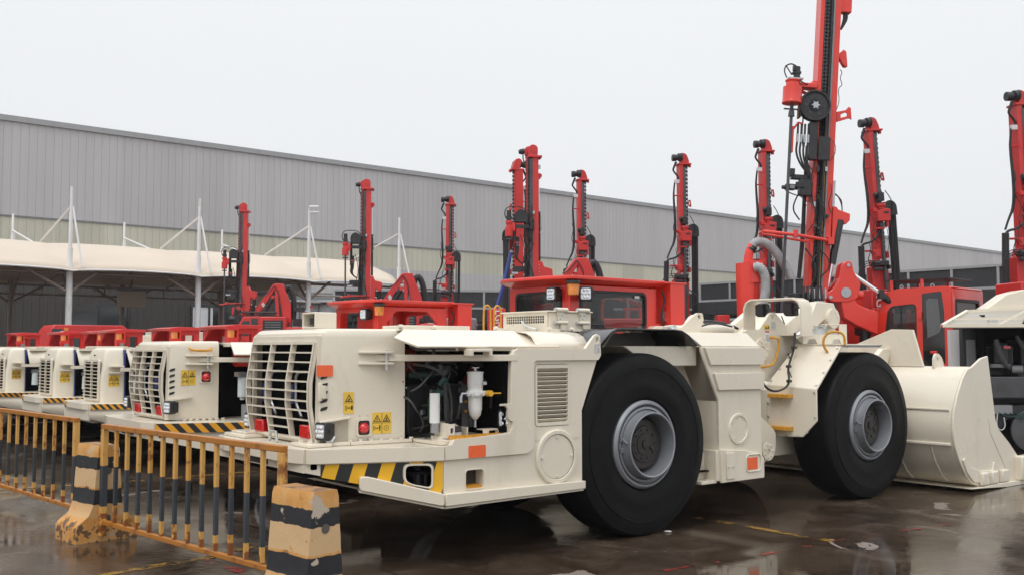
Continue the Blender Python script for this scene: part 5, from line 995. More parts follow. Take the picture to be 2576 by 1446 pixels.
    M().bx(x0, x0 + .05, Y, Y + .16, zf, zt - .05).bx(x1 - .1, x1, Y, Y + .1, zf, zt - .05).prism([(x0 - .03, zf), (x1, zf), (x1, zt - .05), (x0, zt - .05)], 'y', yb - .04, yb).bx(x0 + .25, x0 + .28, Y + .1, yb - .04, zf, zt - .05).bx(x0 - .02, x1, Y + .0, Y + .04, zt - .14, zt - .05).ob('canopy_frame', 'red_far', L, bevel=.004)
    M().prism([(yb - .3, zt - .05), (yb, zt - .05), (yb, zt - .3)], 'x', x0 - .03, x0 + .02).ob('canopy_gusset', 'red_far', L)
    M().bx(x0 + .235, x0 + .248, Y + .35, yb - .2, zf + .08, zf + .27).ob('notice_plate', 'sticker_grey', L)
    M().cyl((x0 + .02, Y - .06, zt - .2), (x0 + .02, Y - .06, zt - .08), .06, n=14).ob('beacon', 'amber', L); M().prism([(x0 - .05, zt - .27), (x0 + .12, zt - .27), (x0 + .12, zt - .05), (x0 - .05, zt - .05), (x0 - .05, zt - .08), (x0 + .09, zt - .08), (x0 + .09, zt - .2), (x0 - .05, zt - .2)], 'y', Y - .13, Y + .01).ob('beacon_cage', 'red_far', L)
    return L
sl = small_loader()
sl['label'] = 'small striped loader directly left of the yellow-handled loader'
i_ = 0
for yo, xo, lab, stripe, stick in ((0, 0, None, 1, 1), (2.35, -.08, 'plain small loader without stripes or sticker, between the two small striped ones', 0, 0), (4.9, -.27, 'small striped loader cut off by the left edge, its yellow sticker just in view', 1, 1),
        (6.8, -.08, 'small loader whose red canopy shows third from left, hood out of frame', 0, 0), (8.5, -.4, 'small loader whose red canopy peeps out below the long salmon cab roof', 0, 0), (10.9, -.8, 'farthest small loader, only its red canopy in view at the left edge', 0, 0)):
    r = sl if yo == 0 else dup(sl, W(xo, 8.0 + yo), RZ, lab)
    if stripe:
        T = Tplane((-2.58, .42), (-1.90, .06)); M(T).bx(.02, .76, -.0225, -.0205, .855, .930).ob('hazard_stripes', 'hazard_small', r); M().bx(-2.643, -2.641, 1.4, 1.5, .855, .930).ob('hazard_stripes', 'hazard_small', r)
    if stick: T2 = Tplane((-2.33, .595), (-2.05, .56)); sticker(r, T2 @ Matrix.Translation((.05, 0, 1.17)), .15, .16, [('bolt', 'man'), ('man', 'palm')])
# ---- truck with the long salmon-red cab roof behind the row
tk = empty('mining_truck', tuple(at(110, 876, 27.)), RZ, 'low mining truck with a long salmon-red cab roof behind the small loaders at left', 'truck'); tk.location.z = 0
M().prism([(-.1, 1.7), (.0, 2.2), (.12, 2.36), (1.9, 2.36), (2.0, 2.28), (2.0, 2.14), (.6, 2.12), (.5, 2.02), (.45, 1.7)], 'y', -.6, .6).ob('cab_roof', 'red_far', tk, bevel=.02)
M().bx(.05, .3, -.62, -.605, 1.95, 2.25).bx(.6, 1.95, -.5, .5, 1.8, 2.12).ob('cab_window', 'glass_dark', tk); M().bx(.35, .45, -.64, -.6, 2.2, 2.28).ob('beacon', 'amber', tk); worklamp(tk, (.3, -.62, 2.13), 1.57, .14)
M().bx(-.3, 5, -.8, .8, .5, 1.75).ob('chassis', 'cream_far', tk, bevel=.02)
for x in (.6, 4.0):
    for y, s in ((-.9, -1), (.9, 1)): wheel(tk, (x, y, .84), s)
M().bx(2.9, 4.4, -.6, .6, 1.75, 2.2).bx(2.5, 2.8, -.3, -.1, 1.8, 2.1).ob('engine_cover', 'cream_far', tk, bevel=.02)
M().bx(3.4, 3.5, -.62, -.605, 1.8, 2.1).bx(2.95, 3.2, -.62, -.605, 1.8, 2.12).ob('dark_vent', 'dark', tk)

# ------------------------------------------------------------------ drill rigs
def chain(o, x, y, z0, z1, w=.03, st=.09):
    z = z0; a = []
    while z < z1: a += [(w / 2, z), (w / 2, z + st * .55), (w / 6, z + st * .55), (w / 6, z + st)]; z += st
    o.prism([(x + p, q) for p, q in a] + [(x - p, q) for p, q in reversed(a)], 'y', y - .012, y + .012)
def tangle(m, q, rn, xa, xb, za, zb, n, y=-.16):
    for i in range(n):
        x, z = rn.uniform(xa, xb), rn.uniform(za, zb); l = rn.uniform(.3, .9); b = rn.choice((-1, 1)) * rn.uniform(.04, .16)
        q().tube([(x, y + .02, z), (x + b, y - rn.uniform(.01, .06), z + l * .3), (x + b * rn.uniform(.2, 1), y - .03, z + l * .7), (x + rn.uniform(-.06, .06), y + .02, z + l)], rn.choice((.006, .009, .013)), 5, 2).ob('hose', 'black_rubber', m)
    for i in range(n // 2):
        x, z = rn.uniform(xa * .5, xb), rn.uniform(za, zb); q().bx(x - .02, x + .02, y - .01, y + .04, z, z + rn.uniform(.04, .12)).ob('fitting', rn.choice(('steel', 'dark', 'dark_grey')), m)
def crawler_base(r, mt='red_far', x0=-.4, x1=3.2, wd=1.0):
    for y in (-wd, wd):
        q = M().prism(rnd([(x0, .02), (x1, .02), (x1, .75), (x0, .75)], .36, 6), 'y', y - .16, y + .16, [rnd([(x0 + .08, .10), (x1 - .08, .10), (x1 - .08, .67), (x0 + .08, .67)], .28, 6)]); q.ob('track', 'black_rubber', r)
        M().bx(x0 + .3, x1 - .3, y - .1, y + .1, .3, .5).ob('track_frame', mt, r)
        for i in range(5): M().cyl((x0 + .36 + i * (x1 - x0 - .72) / 4, y - .13, .385), (x0 + .36 + i * (x1 - x0 - .72) / 4, y + .13, .385), .27 if i in (0, 4) else .12, n=16).ob('track_wheel', 'dark_grey', r)
    M().bx(x0 + .2, x1 - .1, -wd + .2, wd - .2, .55, 1.1).ob('undercarriage', mt, r, bevel=.02)
def rig_type1(loc, rz, label):
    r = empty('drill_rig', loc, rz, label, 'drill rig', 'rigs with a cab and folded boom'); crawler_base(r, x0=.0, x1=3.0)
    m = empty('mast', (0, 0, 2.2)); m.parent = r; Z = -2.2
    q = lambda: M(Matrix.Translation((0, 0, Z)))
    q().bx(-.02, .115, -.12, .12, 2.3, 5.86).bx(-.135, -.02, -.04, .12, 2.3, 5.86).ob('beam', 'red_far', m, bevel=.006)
    q().bx(-.08, -.01, -.125, -.05, 2.3, 5.80).ob('slide_rail', 'dark_grey', m)
    c = q(); chain(c, -.145, -.02, 2.4, 5.9); c.ob('feed_chain', 'dark', m); c = q(); chain(c, -.10, -.06, 2.4, 5.8); c.ob('feed_chain', 'dark', m)
    q().prism(rnd([(-.10, 5.86), (.10, 5.86), (.10, 6.06), (.02, 6.11), (-.06, 6.10), (-.12, 6.0)], .05), 'y', -.13, -.02).prism(rnd([(-.16, 5.9), (.05, 5.86), (.05, 6.05), (-.08, 6.11), (-.17, 6.05)], .05), 'y', .02, .14).bx(-.11, .19, -.16, .16, 5.83, 5.87).ob('head_plate', 'red_far', m, bevel=.004)
    q().cyl((-.16, .08, 6.0), (-.26, .08, 5.98), .06, n=16).cyl((-.26, .08, 5.98), (-.29, .08, 5.975), .045, n=14).ob('feed_motor', 'dark', m); q().cyl((.0, -.14, 5.98), (.0, -.13, 5.98), .05, n=14).ob('sprocket_cap', 'red_far', m)
    q().tube([(-.2, .06, 5.93), (-.2, .05, 5.80), (-.15, .03, 5.72), (-.14, 0, 5.6)], .014, 6, 2).ob('hose', 'dark', m)
    q().cyl((.14, .02, 4.67), (.14, .02, 5.45), .014, n=8).ob('cylinder_rod', 'chrome', m); q().cyl((.15, .02, 3.6), (.15, .02, 4.67), .028, n=12).ob('cylinder', 'dark', m); q().prism(circ(.155, 5.45, .05, 12), 'y', -.03, .05).bx(.11, .17, -.03, .05, 5.38, 5.5).ob('cylinder_lug', 'red_far', m)
    q().tube([(.17, -.02, 4.62), (.20, -.03, 4.5), (.19, -.02, 4.3), (.16, 0, 4.2)], .010, 5, 2).bx(.13, .17, -.06, 0, 5.6, 5.68).ob('sensor', 'steel', m)
    # hose sheave and hose strands
    for y in (-.17, .03): q().prism([(-.40 + .0, 4.42)] + [(-.27 - .135 * math.cos(R(a)), 4.55 + .145 * math.sin(R(a))) for a in range(0, 181, 20)] + [(-.14, 4.42)], 'y', y, y + .012).ob('sheave_plate', 'dark', m)
    for i in range(5): q().tube([(-.40 + .01 * i, -.15 + .042 * i, 3.85), (-.40 + .006 * i, -.15 + .042 * i, 4.5), (-.33, -.15 + .042 * i, 4.66), (-.22, -.15 + .042 * i, 4.68), (-.16, -.15 + .042 * i, 4.5), (-.19 + .022 * i, -.15 + .042 * i, 3.4), (-.19 + .024 * i, -.13, 2.85)], .013, 6, 2).ob('hose', 'black_rubber', m)
    for i in range(3): q().tube([(-.38 + .03 * i, -.12, 4.1), (-.38 + .03 * i, -.12, 3.8), (-.40 + .02 * i, -.12, 3.68), (-.32, -.12, 3.58), (-.22, -.12, 3.52)], .018, 7, 2).ob('hose', 'black_rubber', m)
    for i in range(4): q().cyl((-.19 + .035 * i, -.13, 2.85), (-.19 + .035 * i, -.13, 2.98), .014, n=8).cyl((-.37 + .03 * (i % 3), -.12, 3.9), (-.37 + .03 * (i % 3), -.12, 4.0), .015, n=8).ob('hose_fitting', 'steel', m)
    q().bx(-.42, -.30, -.16, -.1, 3.96, 3.98).bx(-.2, -.06, -.17, -.10, 2.99, 3.01).ob('hose_clamp', 'red_far', m)
    q().bx(-.09, .01, -.19, -.12, 4.25, 4.50).ob('carriage', 'dark', m, bevel=.01)
    tangle(m, q, random.Random(3), -.3, .15, 2.4, 4.6, 9)
    # rotation head
    q().cyl((-.53, -.15, 4.10), (-.53, -.15, 4.30), .085, n=20).cyl((-.53, -.15, 4.30), (-.53, -.15, 4.38), .06, n=16).cyl((-.53, -.15, 4.38), (-.53, -.15, 4.44), .075, n=16).bx(-.53, -.4, -.19, -.11, 4.22, 4.40).ob('rotation_head', 'red_far', m, bevel=.006)
    q().bx(-.4, -.1, -.17, -.13, 4.28, 4.36).ob('head_arm', 'dark', m); q().cyl((-.53, -.15, 4.44), (-.53, -.15, 4.66), .05, n=14).bx(-.59, -.47, -.2, -.1, 4.47, 4.53).ob('rotation_motor', 'dark', m)
    q().tube([(-.60, -.15, 4.5), (-.63, -.14, 4.62), (-.57, -.13, 4.74), (-.4, -.12, 4.76), (-.2, -.1, 4.74), (-.12, -.08, 4.6), (-.15, -.08, 4.4)], .012, 6, 2).ob('hose', 'dark', m)
    q().cyl((-.52, -.15, 2.4), (-.53, -.15, 4.10), .022, n=10).cyl((-.53, -.15, 4.03), (-.53, -.15, 4.06), .07, n=12).ob('drill_rod', 'dark_grey', m)
    q().bx(-.42, -.15, -.15, -.03, 3.36, 3.47).bx(-.46, -.3, -.2, -.14, 3.34, 3.38).ob('rod_gripper', 'dark', m, bevel=.006); q().bx(-.47, -.34, -.19, -.12, 3.30, 3.36).ob('gripper_jaw', 'steel', m)
    q().tube([(-.65, -.2, 3.02), (-.4, -.2, 3.06), (.1, -.16, 3.07)], .018, 7).cyl((-.44, -.2, 3.03), (-.44, -.2, 3.11), .03).ob('guide_bar', 'red_far', m)
    q().bx(-.29, .03, -.18, -.12, 2.88, 2.95).bx(-.29, -.22, -.18, -.1, 2.55, 2.9).bx(-.02, .05, -.18, -.1, 2.7, 2.9).ob('lower_bracket', 'red_far', m, bevel=.006)
    q().bx(-.28, -.05, -.2, 0, 2.5, 2.72).cyl((-.35, -.15, 2.6), (-.2, -.15, 2.6), .10, n=14).ob('break_table', 'dark', m); q().tube([(-.3, -.2, 2.75), (-.38, -.22, 2.65), (-.36, -.22, 2.5), (-.28, -.2, 2.45)], .012, 6, 2).ob('hose', 'dark', m)
    q().prism([(.14, 3.58), (.19, 3.58), (.23, 3.47), (.41, 3.42), (.42, 3.28), (.38, 3.20), (.33, 3.18), (.28, 3.26), (.24, 3.22), (.23, 2.9), (.14, 2.75), (.10, 2.75), (.10, 3.58)], 'y', -.14, .14).ob('mast_bracket', 'red_far', m, bevel=.01)
    c = q(); [c.sph((.12, -.143, 3.5 - i * .07), .011, 6) for i in range(10)]; c.ob('bracket_bolts', 'zinc', m)
    q().cyl((.36, 0, 3.2), (.25, 0, 2.6), .05, n=12).ob('tilt_cylinder', 'dark', m)
    # boom
    T = M; T().prism([(.36, 2.72), (.50, 2.78), (.70, 3.08), (1.02, 3.58), (.98, 3.66), (.90, 3.64), (.62, 3.25), (.40, 2.90)], 'y', -.12, .12).ob('dipper', 'red_far', r, bevel=.015)
    T().prism([(.92, 3.64), (.98, 3.67), (1.20, 3.66), (1.22, 3.60), (1.44, 3.02), (1.46, 2.5), (1.22, 2.5), (1.12, 3.1), (.98, 3.52)], 'y', -.14, .14).ob('boom', 'red_far', r, bevel=.015); T().prism([(.97, 3.5), (1.06, 3.3), (1.1, 2.7), (1.0, 2.7), (.98, 3.1)], 'y', -.17, -.145).ob('boom_rib', 'red_far', r)
    T().cyl((.90, -.05, 3.26), (.60, -.05, 2.72), .06, n=14).ob('boom_cylinder', 'dark', r); T().cyl((.90, -.16, 3.26), (.90, .1, 3.26), .05, n=14).ob('pin', 'red_far', r); T().prism([(.56, 3.05), (.62, 3.12), (.68, 3.02), (.62, 2.95)], 'y', -.124, -.121).ob('label', 'sticker_grey', r)
    T().tube([(.40, 0, 2.96), (.20, .1, 3.04)], .03, 8).ob('cylinder_rod', 'chrome', r); T().tube([(.94, -.15, 3.6), (.72, -.15, 3.35), (.62, -.15, 3.34), (.68, -.15, 3.3)], .012, 5, 2).tube([(.96, -.15, 3.6), (1.08, -.16, 3.4), (1.1, -.16, 3.2), (1.18, -.16, 2.7)], .010, 5, 2).ob('cable', 'dark', r)
    T().tube([(1.24, .05, 3.40), (1.26, .05, 3.52), (1.34, .05, 3.60), (1.42, .05, 3.52), (1.49, .05, 3.30), (1.53, .05, 3.0), (1.50, .05, 2.6)], .075, 12, 2, .022).ob('dust_hose', 'black_rubber', r, smooth=1.5)
    T().tube([(.0, -.3, 2.80), (1.05, -.3, 2.80)], .03, 8).tube([(.0, -.3, 2.72), (1.0, -.3, 2.72)], .012, 6).ob('railing', 'dark', r)
    T().bx(1.5, 1.75, -.1, .4, 2.4, 2.62).ob('hose_box', 'dark', r)
    for i in range(6): T().tube([(1.55, -.1 + .05 * i, 2.93 - .012 * i), (2.55, -.1 + .05 * i, 2.68 - .012 * i)], .014, 6).ob('spare_rod', 'steel', r)
    T().bx(1.56, 1.85, -.15, .2, 2.84, 2.96).ob('rod_clamp', 'dark', r); T().cyl((2.05, -.2, 2.3), (2.05, -.2, 2.95), .03, n=10).ob('post', 'mid_grey', r); T().cyl((2.05, -.2, 2.95), (2.05, -.2, 3.0), .05, n=12).bx(1.95, 2.6, -.22, -.16, 2.55, 2.60).bx(2.0, 2.1, -.2, -.1, 2.3, 2.6).bx(2.3, 2.42, -.2, -.1, 2.3, 2.6).ob('rod_rack', 'red_far', r)
    # cab and engine cover
    T().prism([(.0, 1.5), (.0, 2.42), (.10, 2.62), (.18, 2.66), (.60, 2.67), (.60, 1.5)], 'y', -.75, .1).ob('cab', 'red_far', r, bevel=.02)
    T().prism(rnd([(.08, 2.1), (.08, 2.45), (.14, 2.53), (.31, 2.54), (.31, 2.1)], .03), 'y', -.758, -.752).ob('cab_window', 'glass_dark', r); T().prism(rnd([(.36, 1.7), (.36, 2.60), (.54, 2.61), (.54, 1.7)], .02), 'y', -.758, -.752).ob('cab_window', 'glass_dark', r)
    T().bx(.60, 1.36, -.8, .8, 1.3, 2.66).ob('engine_cover', 'red_far', r, bevel=.03); T().bx(.70, 1.28, -.806, -.802, 2.15, 2.55).ob('cover_grille', 'dark', r)
    for i in range(5): T().bx(.76, 1.22, -.815, -.807, 2.2 + i * .07, 2.22 + i * .07).ob('grille_bar', 'mid_grey', r)
    T().bx(1.36, 2.9, -.8, .8, 1.1, 2.35).ob('engine_housing', 'red_far', r, bevel=.03); T().bx(-.1, 3.0, -.9, .9, 1.1, 1.3).ob('deck', 'dark', r)
    return r
def rig_type2(loc, rz, label):
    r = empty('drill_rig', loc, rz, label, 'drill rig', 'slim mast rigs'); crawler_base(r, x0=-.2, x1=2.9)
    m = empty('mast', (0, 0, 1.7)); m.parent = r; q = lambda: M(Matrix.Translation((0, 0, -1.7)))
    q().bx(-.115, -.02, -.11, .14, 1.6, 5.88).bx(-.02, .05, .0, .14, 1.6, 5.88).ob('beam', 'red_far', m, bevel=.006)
    q().bx(-.035, .03, -.12, -.02, 1.8, 5.78).ob('slide_rail', 'dark_grey', m)
    c = q(); chain(c, .05, -.03, 1.9, 5.9, .035); c.ob('feed_chain', 'dark', m); c = q(); chain(c, .10, .03, 1.9, 5.95, .03); c.ob('feed_chain', 'dark', m); q().bx(.05, .08, .04, .12, 1.8, 5.88).ob('back_rail', 'red_far', m)
    q().prism(rnd([(-.03, 5.86), (.13, 5.86), (.13, 5.93), (.07, 6.09), (-.02, 6.12), (-.08, 6.08)], .05), 'y', -.06, .14).bx(-.14, .16, -.13, .15, 5.84, 5.875).bx(.13, .18, -.03, .03, 5.80, 5.87).ob('head_plate', 'red_far', m, bevel=.004)
    q().cyl((-.12, -.04, 6.01), (-.05, -.04, 6.02), .092, n=20).cyl((-.17, -.04, 6.0), (-.12, -.04, 6.01), .065, n=18).cyl((-.26, -.04, 6.0), (-.17, -.04, 6.0), .078, n=18).ob('feed_motor', 'dark', m, bevel=.004)
    q().cyl((-.045, -.04, 6.02), (-.035, -.04, 6.02), .096, n=20).ob('gear_ring', 'dark_grey', m)
    for i in range(2): q().tube([(-.17 - .02 * i, -.08, 5.9), (-.24 - .01 * i, -.08, 5.75), (-.25, -.07, 5.70), (-.13 - .01 * i, -.07, 5.57), (-.14, -.07, 5.5), (-.21, -.07, 5.47), (-.23, -.06, 5.3), (-.245 + .01 * i, -.05, 5.1), (-.21 + .02 * i, -.05, 4.5), (-.235 + .02 * i, -.05, 4.1), (-.33, -.05, 3.9), (-.40, -.05, 3.72)], .019, 7, 2).ob('hose', 'black_rubber', m)
    q().bx(-.22, -.11, -.1, -.04, 5.42, 5.50).ob('valve_block', 'light_grey', m); q().tube([(-.23, -.05, 5.14), (-.10, -.08, 5.14)], .016, 6).bx(-.10, -.05, -.12, -.1, 5.1, 5.2).bx(-.19, -.1, -.09, -.06, 4.3, 4.36).ob('hose_guide', 'red_far', m)
    q().prism(rnd([(.12, 5.06), (.17, 5.06), (.19, 4.92), (.18, 4.89), (.12, 4.92)], .02), 'y', 0, .03, [[(.135, 5.03), (.15, 5.03), (.165, 4.94), (.135, 4.95)]]).ob('handle', 'red_far', m)
    tangle(m, q, random.Random(5), -.3, .12, 2.3, 4.3, 9)
    # rotation head
    q().bx(-.09, .02, -.26, -.12, 4.48, 4.64).bx(-.05, .0, -.24, -.14, 4.64, 4.66).cyl((-.14, -.18, 4.6), (-.05, -.18, 4.6), .05, n=12).ob('rotation_motor', 'dark', m, bevel=.006)
    q().cyl((-.02, -.19, 4.38), (-.02, -.19, 4.44), .08, n=18).cyl((-.02, -.19, 4.33), (-.02, -.19, 4.38), .06, n=16).prism([(-.14, 4.10), (.10, 4.10), (.11, 4.32), (.03, 4.34), (-.14, 4.30)], 'y', -.28, -.12).bx(-.18, -.1, -.2, -.1, 4.28, 4.36).ob('rotation_head', 'red_far', m, bevel=.008)
    q().bx(-.03, .07, -.284, -.281, 4.24, 4.275).ob('head_slot', 'dark', m)
    for y in (-.16, .06): q().prism([(.06, 4.22), (.31, 4.22)] + [(.175 + .13 * math.cos(R(a)), 4.36 + .14 * math.sin(R(a))) for a in range(0, 181, 20)], 'y', y, y + .012).ob('sheave_plate', 'dark', m)
    for i in range(4): q().tube([(.28 - .012 * i, -.12 + .05 * i, 4.3), (.275 - .012 * i, -.12 + .05 * i, 3.2), (.27 - .012 * i, -.12 + .05 * i, 1.7)], .018, 6).ob('hose', 'black_rubber', m)
    for i in range(2): q().tube([(.18, -.12 + .08 * i, 4.25), (.175, -.12 + .08 * i, 1.8)], .012, 6).ob('hose', 'black_rubber', m)
    q().cyl((-.03, -.19, 1.9), (-.03, -.19, 4.05), .025, n=10).cyl((-.03, -.19, 4.0), (-.03, -.19, 4.08), .05, n=14).ob('drill_rod', 'dark_grey', m); q().bx(-.16, .02, -.22, -.16, 3.96, 3.99).bx(.08, .14, -.14, -.08, 4.0, 4.22).ob('hose_bracket', 'red_far', m)
    for i in range(3): q().tube([(-.06 + .02 * i, -.15, 3.98), (-.08, -.15, 3.86), (-.25, -.15, 3.72), (-.40, -.12, 3.70), (-.45, -.1, 3.6), (-.44, -.08, 3.1), (-.42, 0, 2.4)], .022, 7, 2).ob('hose', 'black_rubber', m)
    q().tube([(-.43, -.1, 3.66), (-.44, -.08, 3.2), (-.42, 0, 2.4)], .055, 10, 1, .02).ob('ribbed_hose', 'black_rubber', m, smooth=1.5)
    c = q(); [c.cyl((-.06 + .03 * i, -.15, 3.9), (-.06 + .03 * i, -.15, 4.0), .012, n=8) for i in range(3)]; c.ob('hose_fittings', 'steel', m)
    q().tube([(-.36, -.1, 3.56), (-.08, -.14, 3.56)], .02, 7).prism([(-.26, 3.55), (-.08, 3.55), (-.08, 3.45), (-.22, 3.45)], 'y', -.16, -.1).ob('guide_bar', 'red_far', m); q().bx(.1, .15, -.03, .05, 3.42, 3.54).ob('mast_lug', 'red_far', m)
    q().bx(-.26, .03, -.24, -.1, 3.27, 3.36).bx(-.28, -.1, -.26, -.2, 3.18, 3.24).bx(.02, .06, -.24, -.1, 3.2, 3.28).ob('rod_gripper', 'dark', m, bevel=.01); q().cyl((-.25, -.22, 3.32), (-.15, -.22, 3.32), .035, n=12).ob('gripper_cylinder', 'dark', m)
    q().bx(-.26, -.11, -.12, .1, 1.7, 3.26).bx(-.11, .1, -.06, .1, 1.7, 3.3).prism([(-.26, 3.1), (-.2, 3.4), (-.1, 3.4), (-.1, 3.1)], 'y', -.1, .08).ob('lower_beam', 'red_far', m, bevel=.01)
    for i in range(3): q().tube([(-.2, -.2, 3.36 - .05 * i), (-.4, -.22, 3.38 - .04 * i), (-.55 + .03 * i, -.2, 3.25 - .03 * i), (-.57 + .04 * i, -.2, 3.1)], .008, 5, 2).ob('hose', 'dark', m)
    q().tube([(.05, -.3, 2.62), (.3, -.35, 2.60), (.8, -.35, 2.58)], .02, 6).cyl((.6, -.35, 2.56), (.6, -.35, 2.66), .03).ob('guide_bar', 'red_far', r)
    # body
    T = M; T().bx(-.75, -.45, -.9, -.2, 1.1, 2.78).ob('side_box', 'red_far', r, bevel=.02)
    text(r, 'LGMRT', Matrix.Translation((-.60, -.906, 2.36)) @ Matrix.Rotation(R(90), 4, 'X') @ Matrix.Rotation(R(-90), 4, 'Z'), .23, 'white')
    T().bx(.35, 1.3, -.9, .8, 1.1, 2.0).ob('engine_cover', 'dark_grey', r, bevel=.04); T().bx(1.35, 2.8, -.85, .85, 1.1, 2.1).ob('engine_housing', 'red_far', r, bevel=.03); T().bx(-.4, 2.9, -.9, .9, 1.0, 1.15).ob('deck', 'dark', r)
    T().cyl((.62, -.6, 2.0), (.62, -.6, 2.26), .17, n=20).cyl((.62, -.6, 2.26), (.62, -.6, 2.30), .15, n=20).ob('air_cleaner', 'black_paint', r, bevel=.01); T().bx(.56, .62, -.775, -.77, 2.1, 2.16).ob('label', 'white', r)
    T().bx(-.3, .3, -.75, -.72, 1.15, 2.35).ob('perforated_plate', 'mid_grey', r)
    for i in range(3):
        for j in range(5): T().bx(-.2 + .18 * i, -.12 + .18 * i, -.757, -.751, 1.3 + .2 * j, 1.36 + .2 * j).ob('slot', 'dark', r)
    for i in range(5): T().bx(1.05 + i * .14, 1.07 + i * .14, -.93, -.91, 1.6, 2.2).ob('guard_bar', 'black_paint', r)
    T().bx(1.03, 1.65, -.94, -.90, 2.18, 2.22).bx(1.03, 1.65, -.94, -.90, 1.6, 1.63).ob('guard_rail', 'black_paint', r); T().sph((1.0, -.9, 2.32), .07, 12, (1, .5, .8)).ob('mirror', 'black_paint', r)
    T().bx(1.1, 1.8, -.6, .6, 2.1, 2.4).ob('cooler', 'mid_grey', r, bevel=.05); T().tube([(.3, -.7, 1.9), (.35, -.8, 2.1), (.45, -.8, 2.15), (.5, -.7, 2.1)], .05, 10, 2, .02).ob('ribbed_hose', 'dark', r)
    return r
def spot(px, d): return ((px - CX) / F * d, d, 0)
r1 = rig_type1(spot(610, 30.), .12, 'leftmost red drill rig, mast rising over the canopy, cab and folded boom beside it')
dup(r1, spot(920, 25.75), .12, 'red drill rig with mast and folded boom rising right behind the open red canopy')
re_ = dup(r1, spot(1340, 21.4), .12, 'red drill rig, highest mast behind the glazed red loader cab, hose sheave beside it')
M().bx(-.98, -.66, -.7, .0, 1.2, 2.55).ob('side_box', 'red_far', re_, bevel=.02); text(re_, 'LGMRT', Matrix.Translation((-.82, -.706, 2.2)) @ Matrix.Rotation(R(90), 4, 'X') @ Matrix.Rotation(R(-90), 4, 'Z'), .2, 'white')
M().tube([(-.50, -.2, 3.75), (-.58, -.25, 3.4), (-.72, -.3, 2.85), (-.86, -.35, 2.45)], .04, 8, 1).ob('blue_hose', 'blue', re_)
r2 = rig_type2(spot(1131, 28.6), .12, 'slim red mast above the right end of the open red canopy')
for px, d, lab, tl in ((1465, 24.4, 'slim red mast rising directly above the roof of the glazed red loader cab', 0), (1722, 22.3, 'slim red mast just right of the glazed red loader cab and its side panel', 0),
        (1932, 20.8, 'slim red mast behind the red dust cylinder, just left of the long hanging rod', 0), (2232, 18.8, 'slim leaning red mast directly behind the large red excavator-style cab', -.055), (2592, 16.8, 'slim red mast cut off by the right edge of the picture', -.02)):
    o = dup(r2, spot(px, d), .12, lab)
    for c in o.children:
        if c.name.startswith('mast'): c.rotation_euler = (0, tl, 0)
o = dup(r2, (spot(1300, 23.)[0], 23., 0), math.pi + .3, 'red mast facing backwards, close left of the tallest mast behind the glazed red cab')

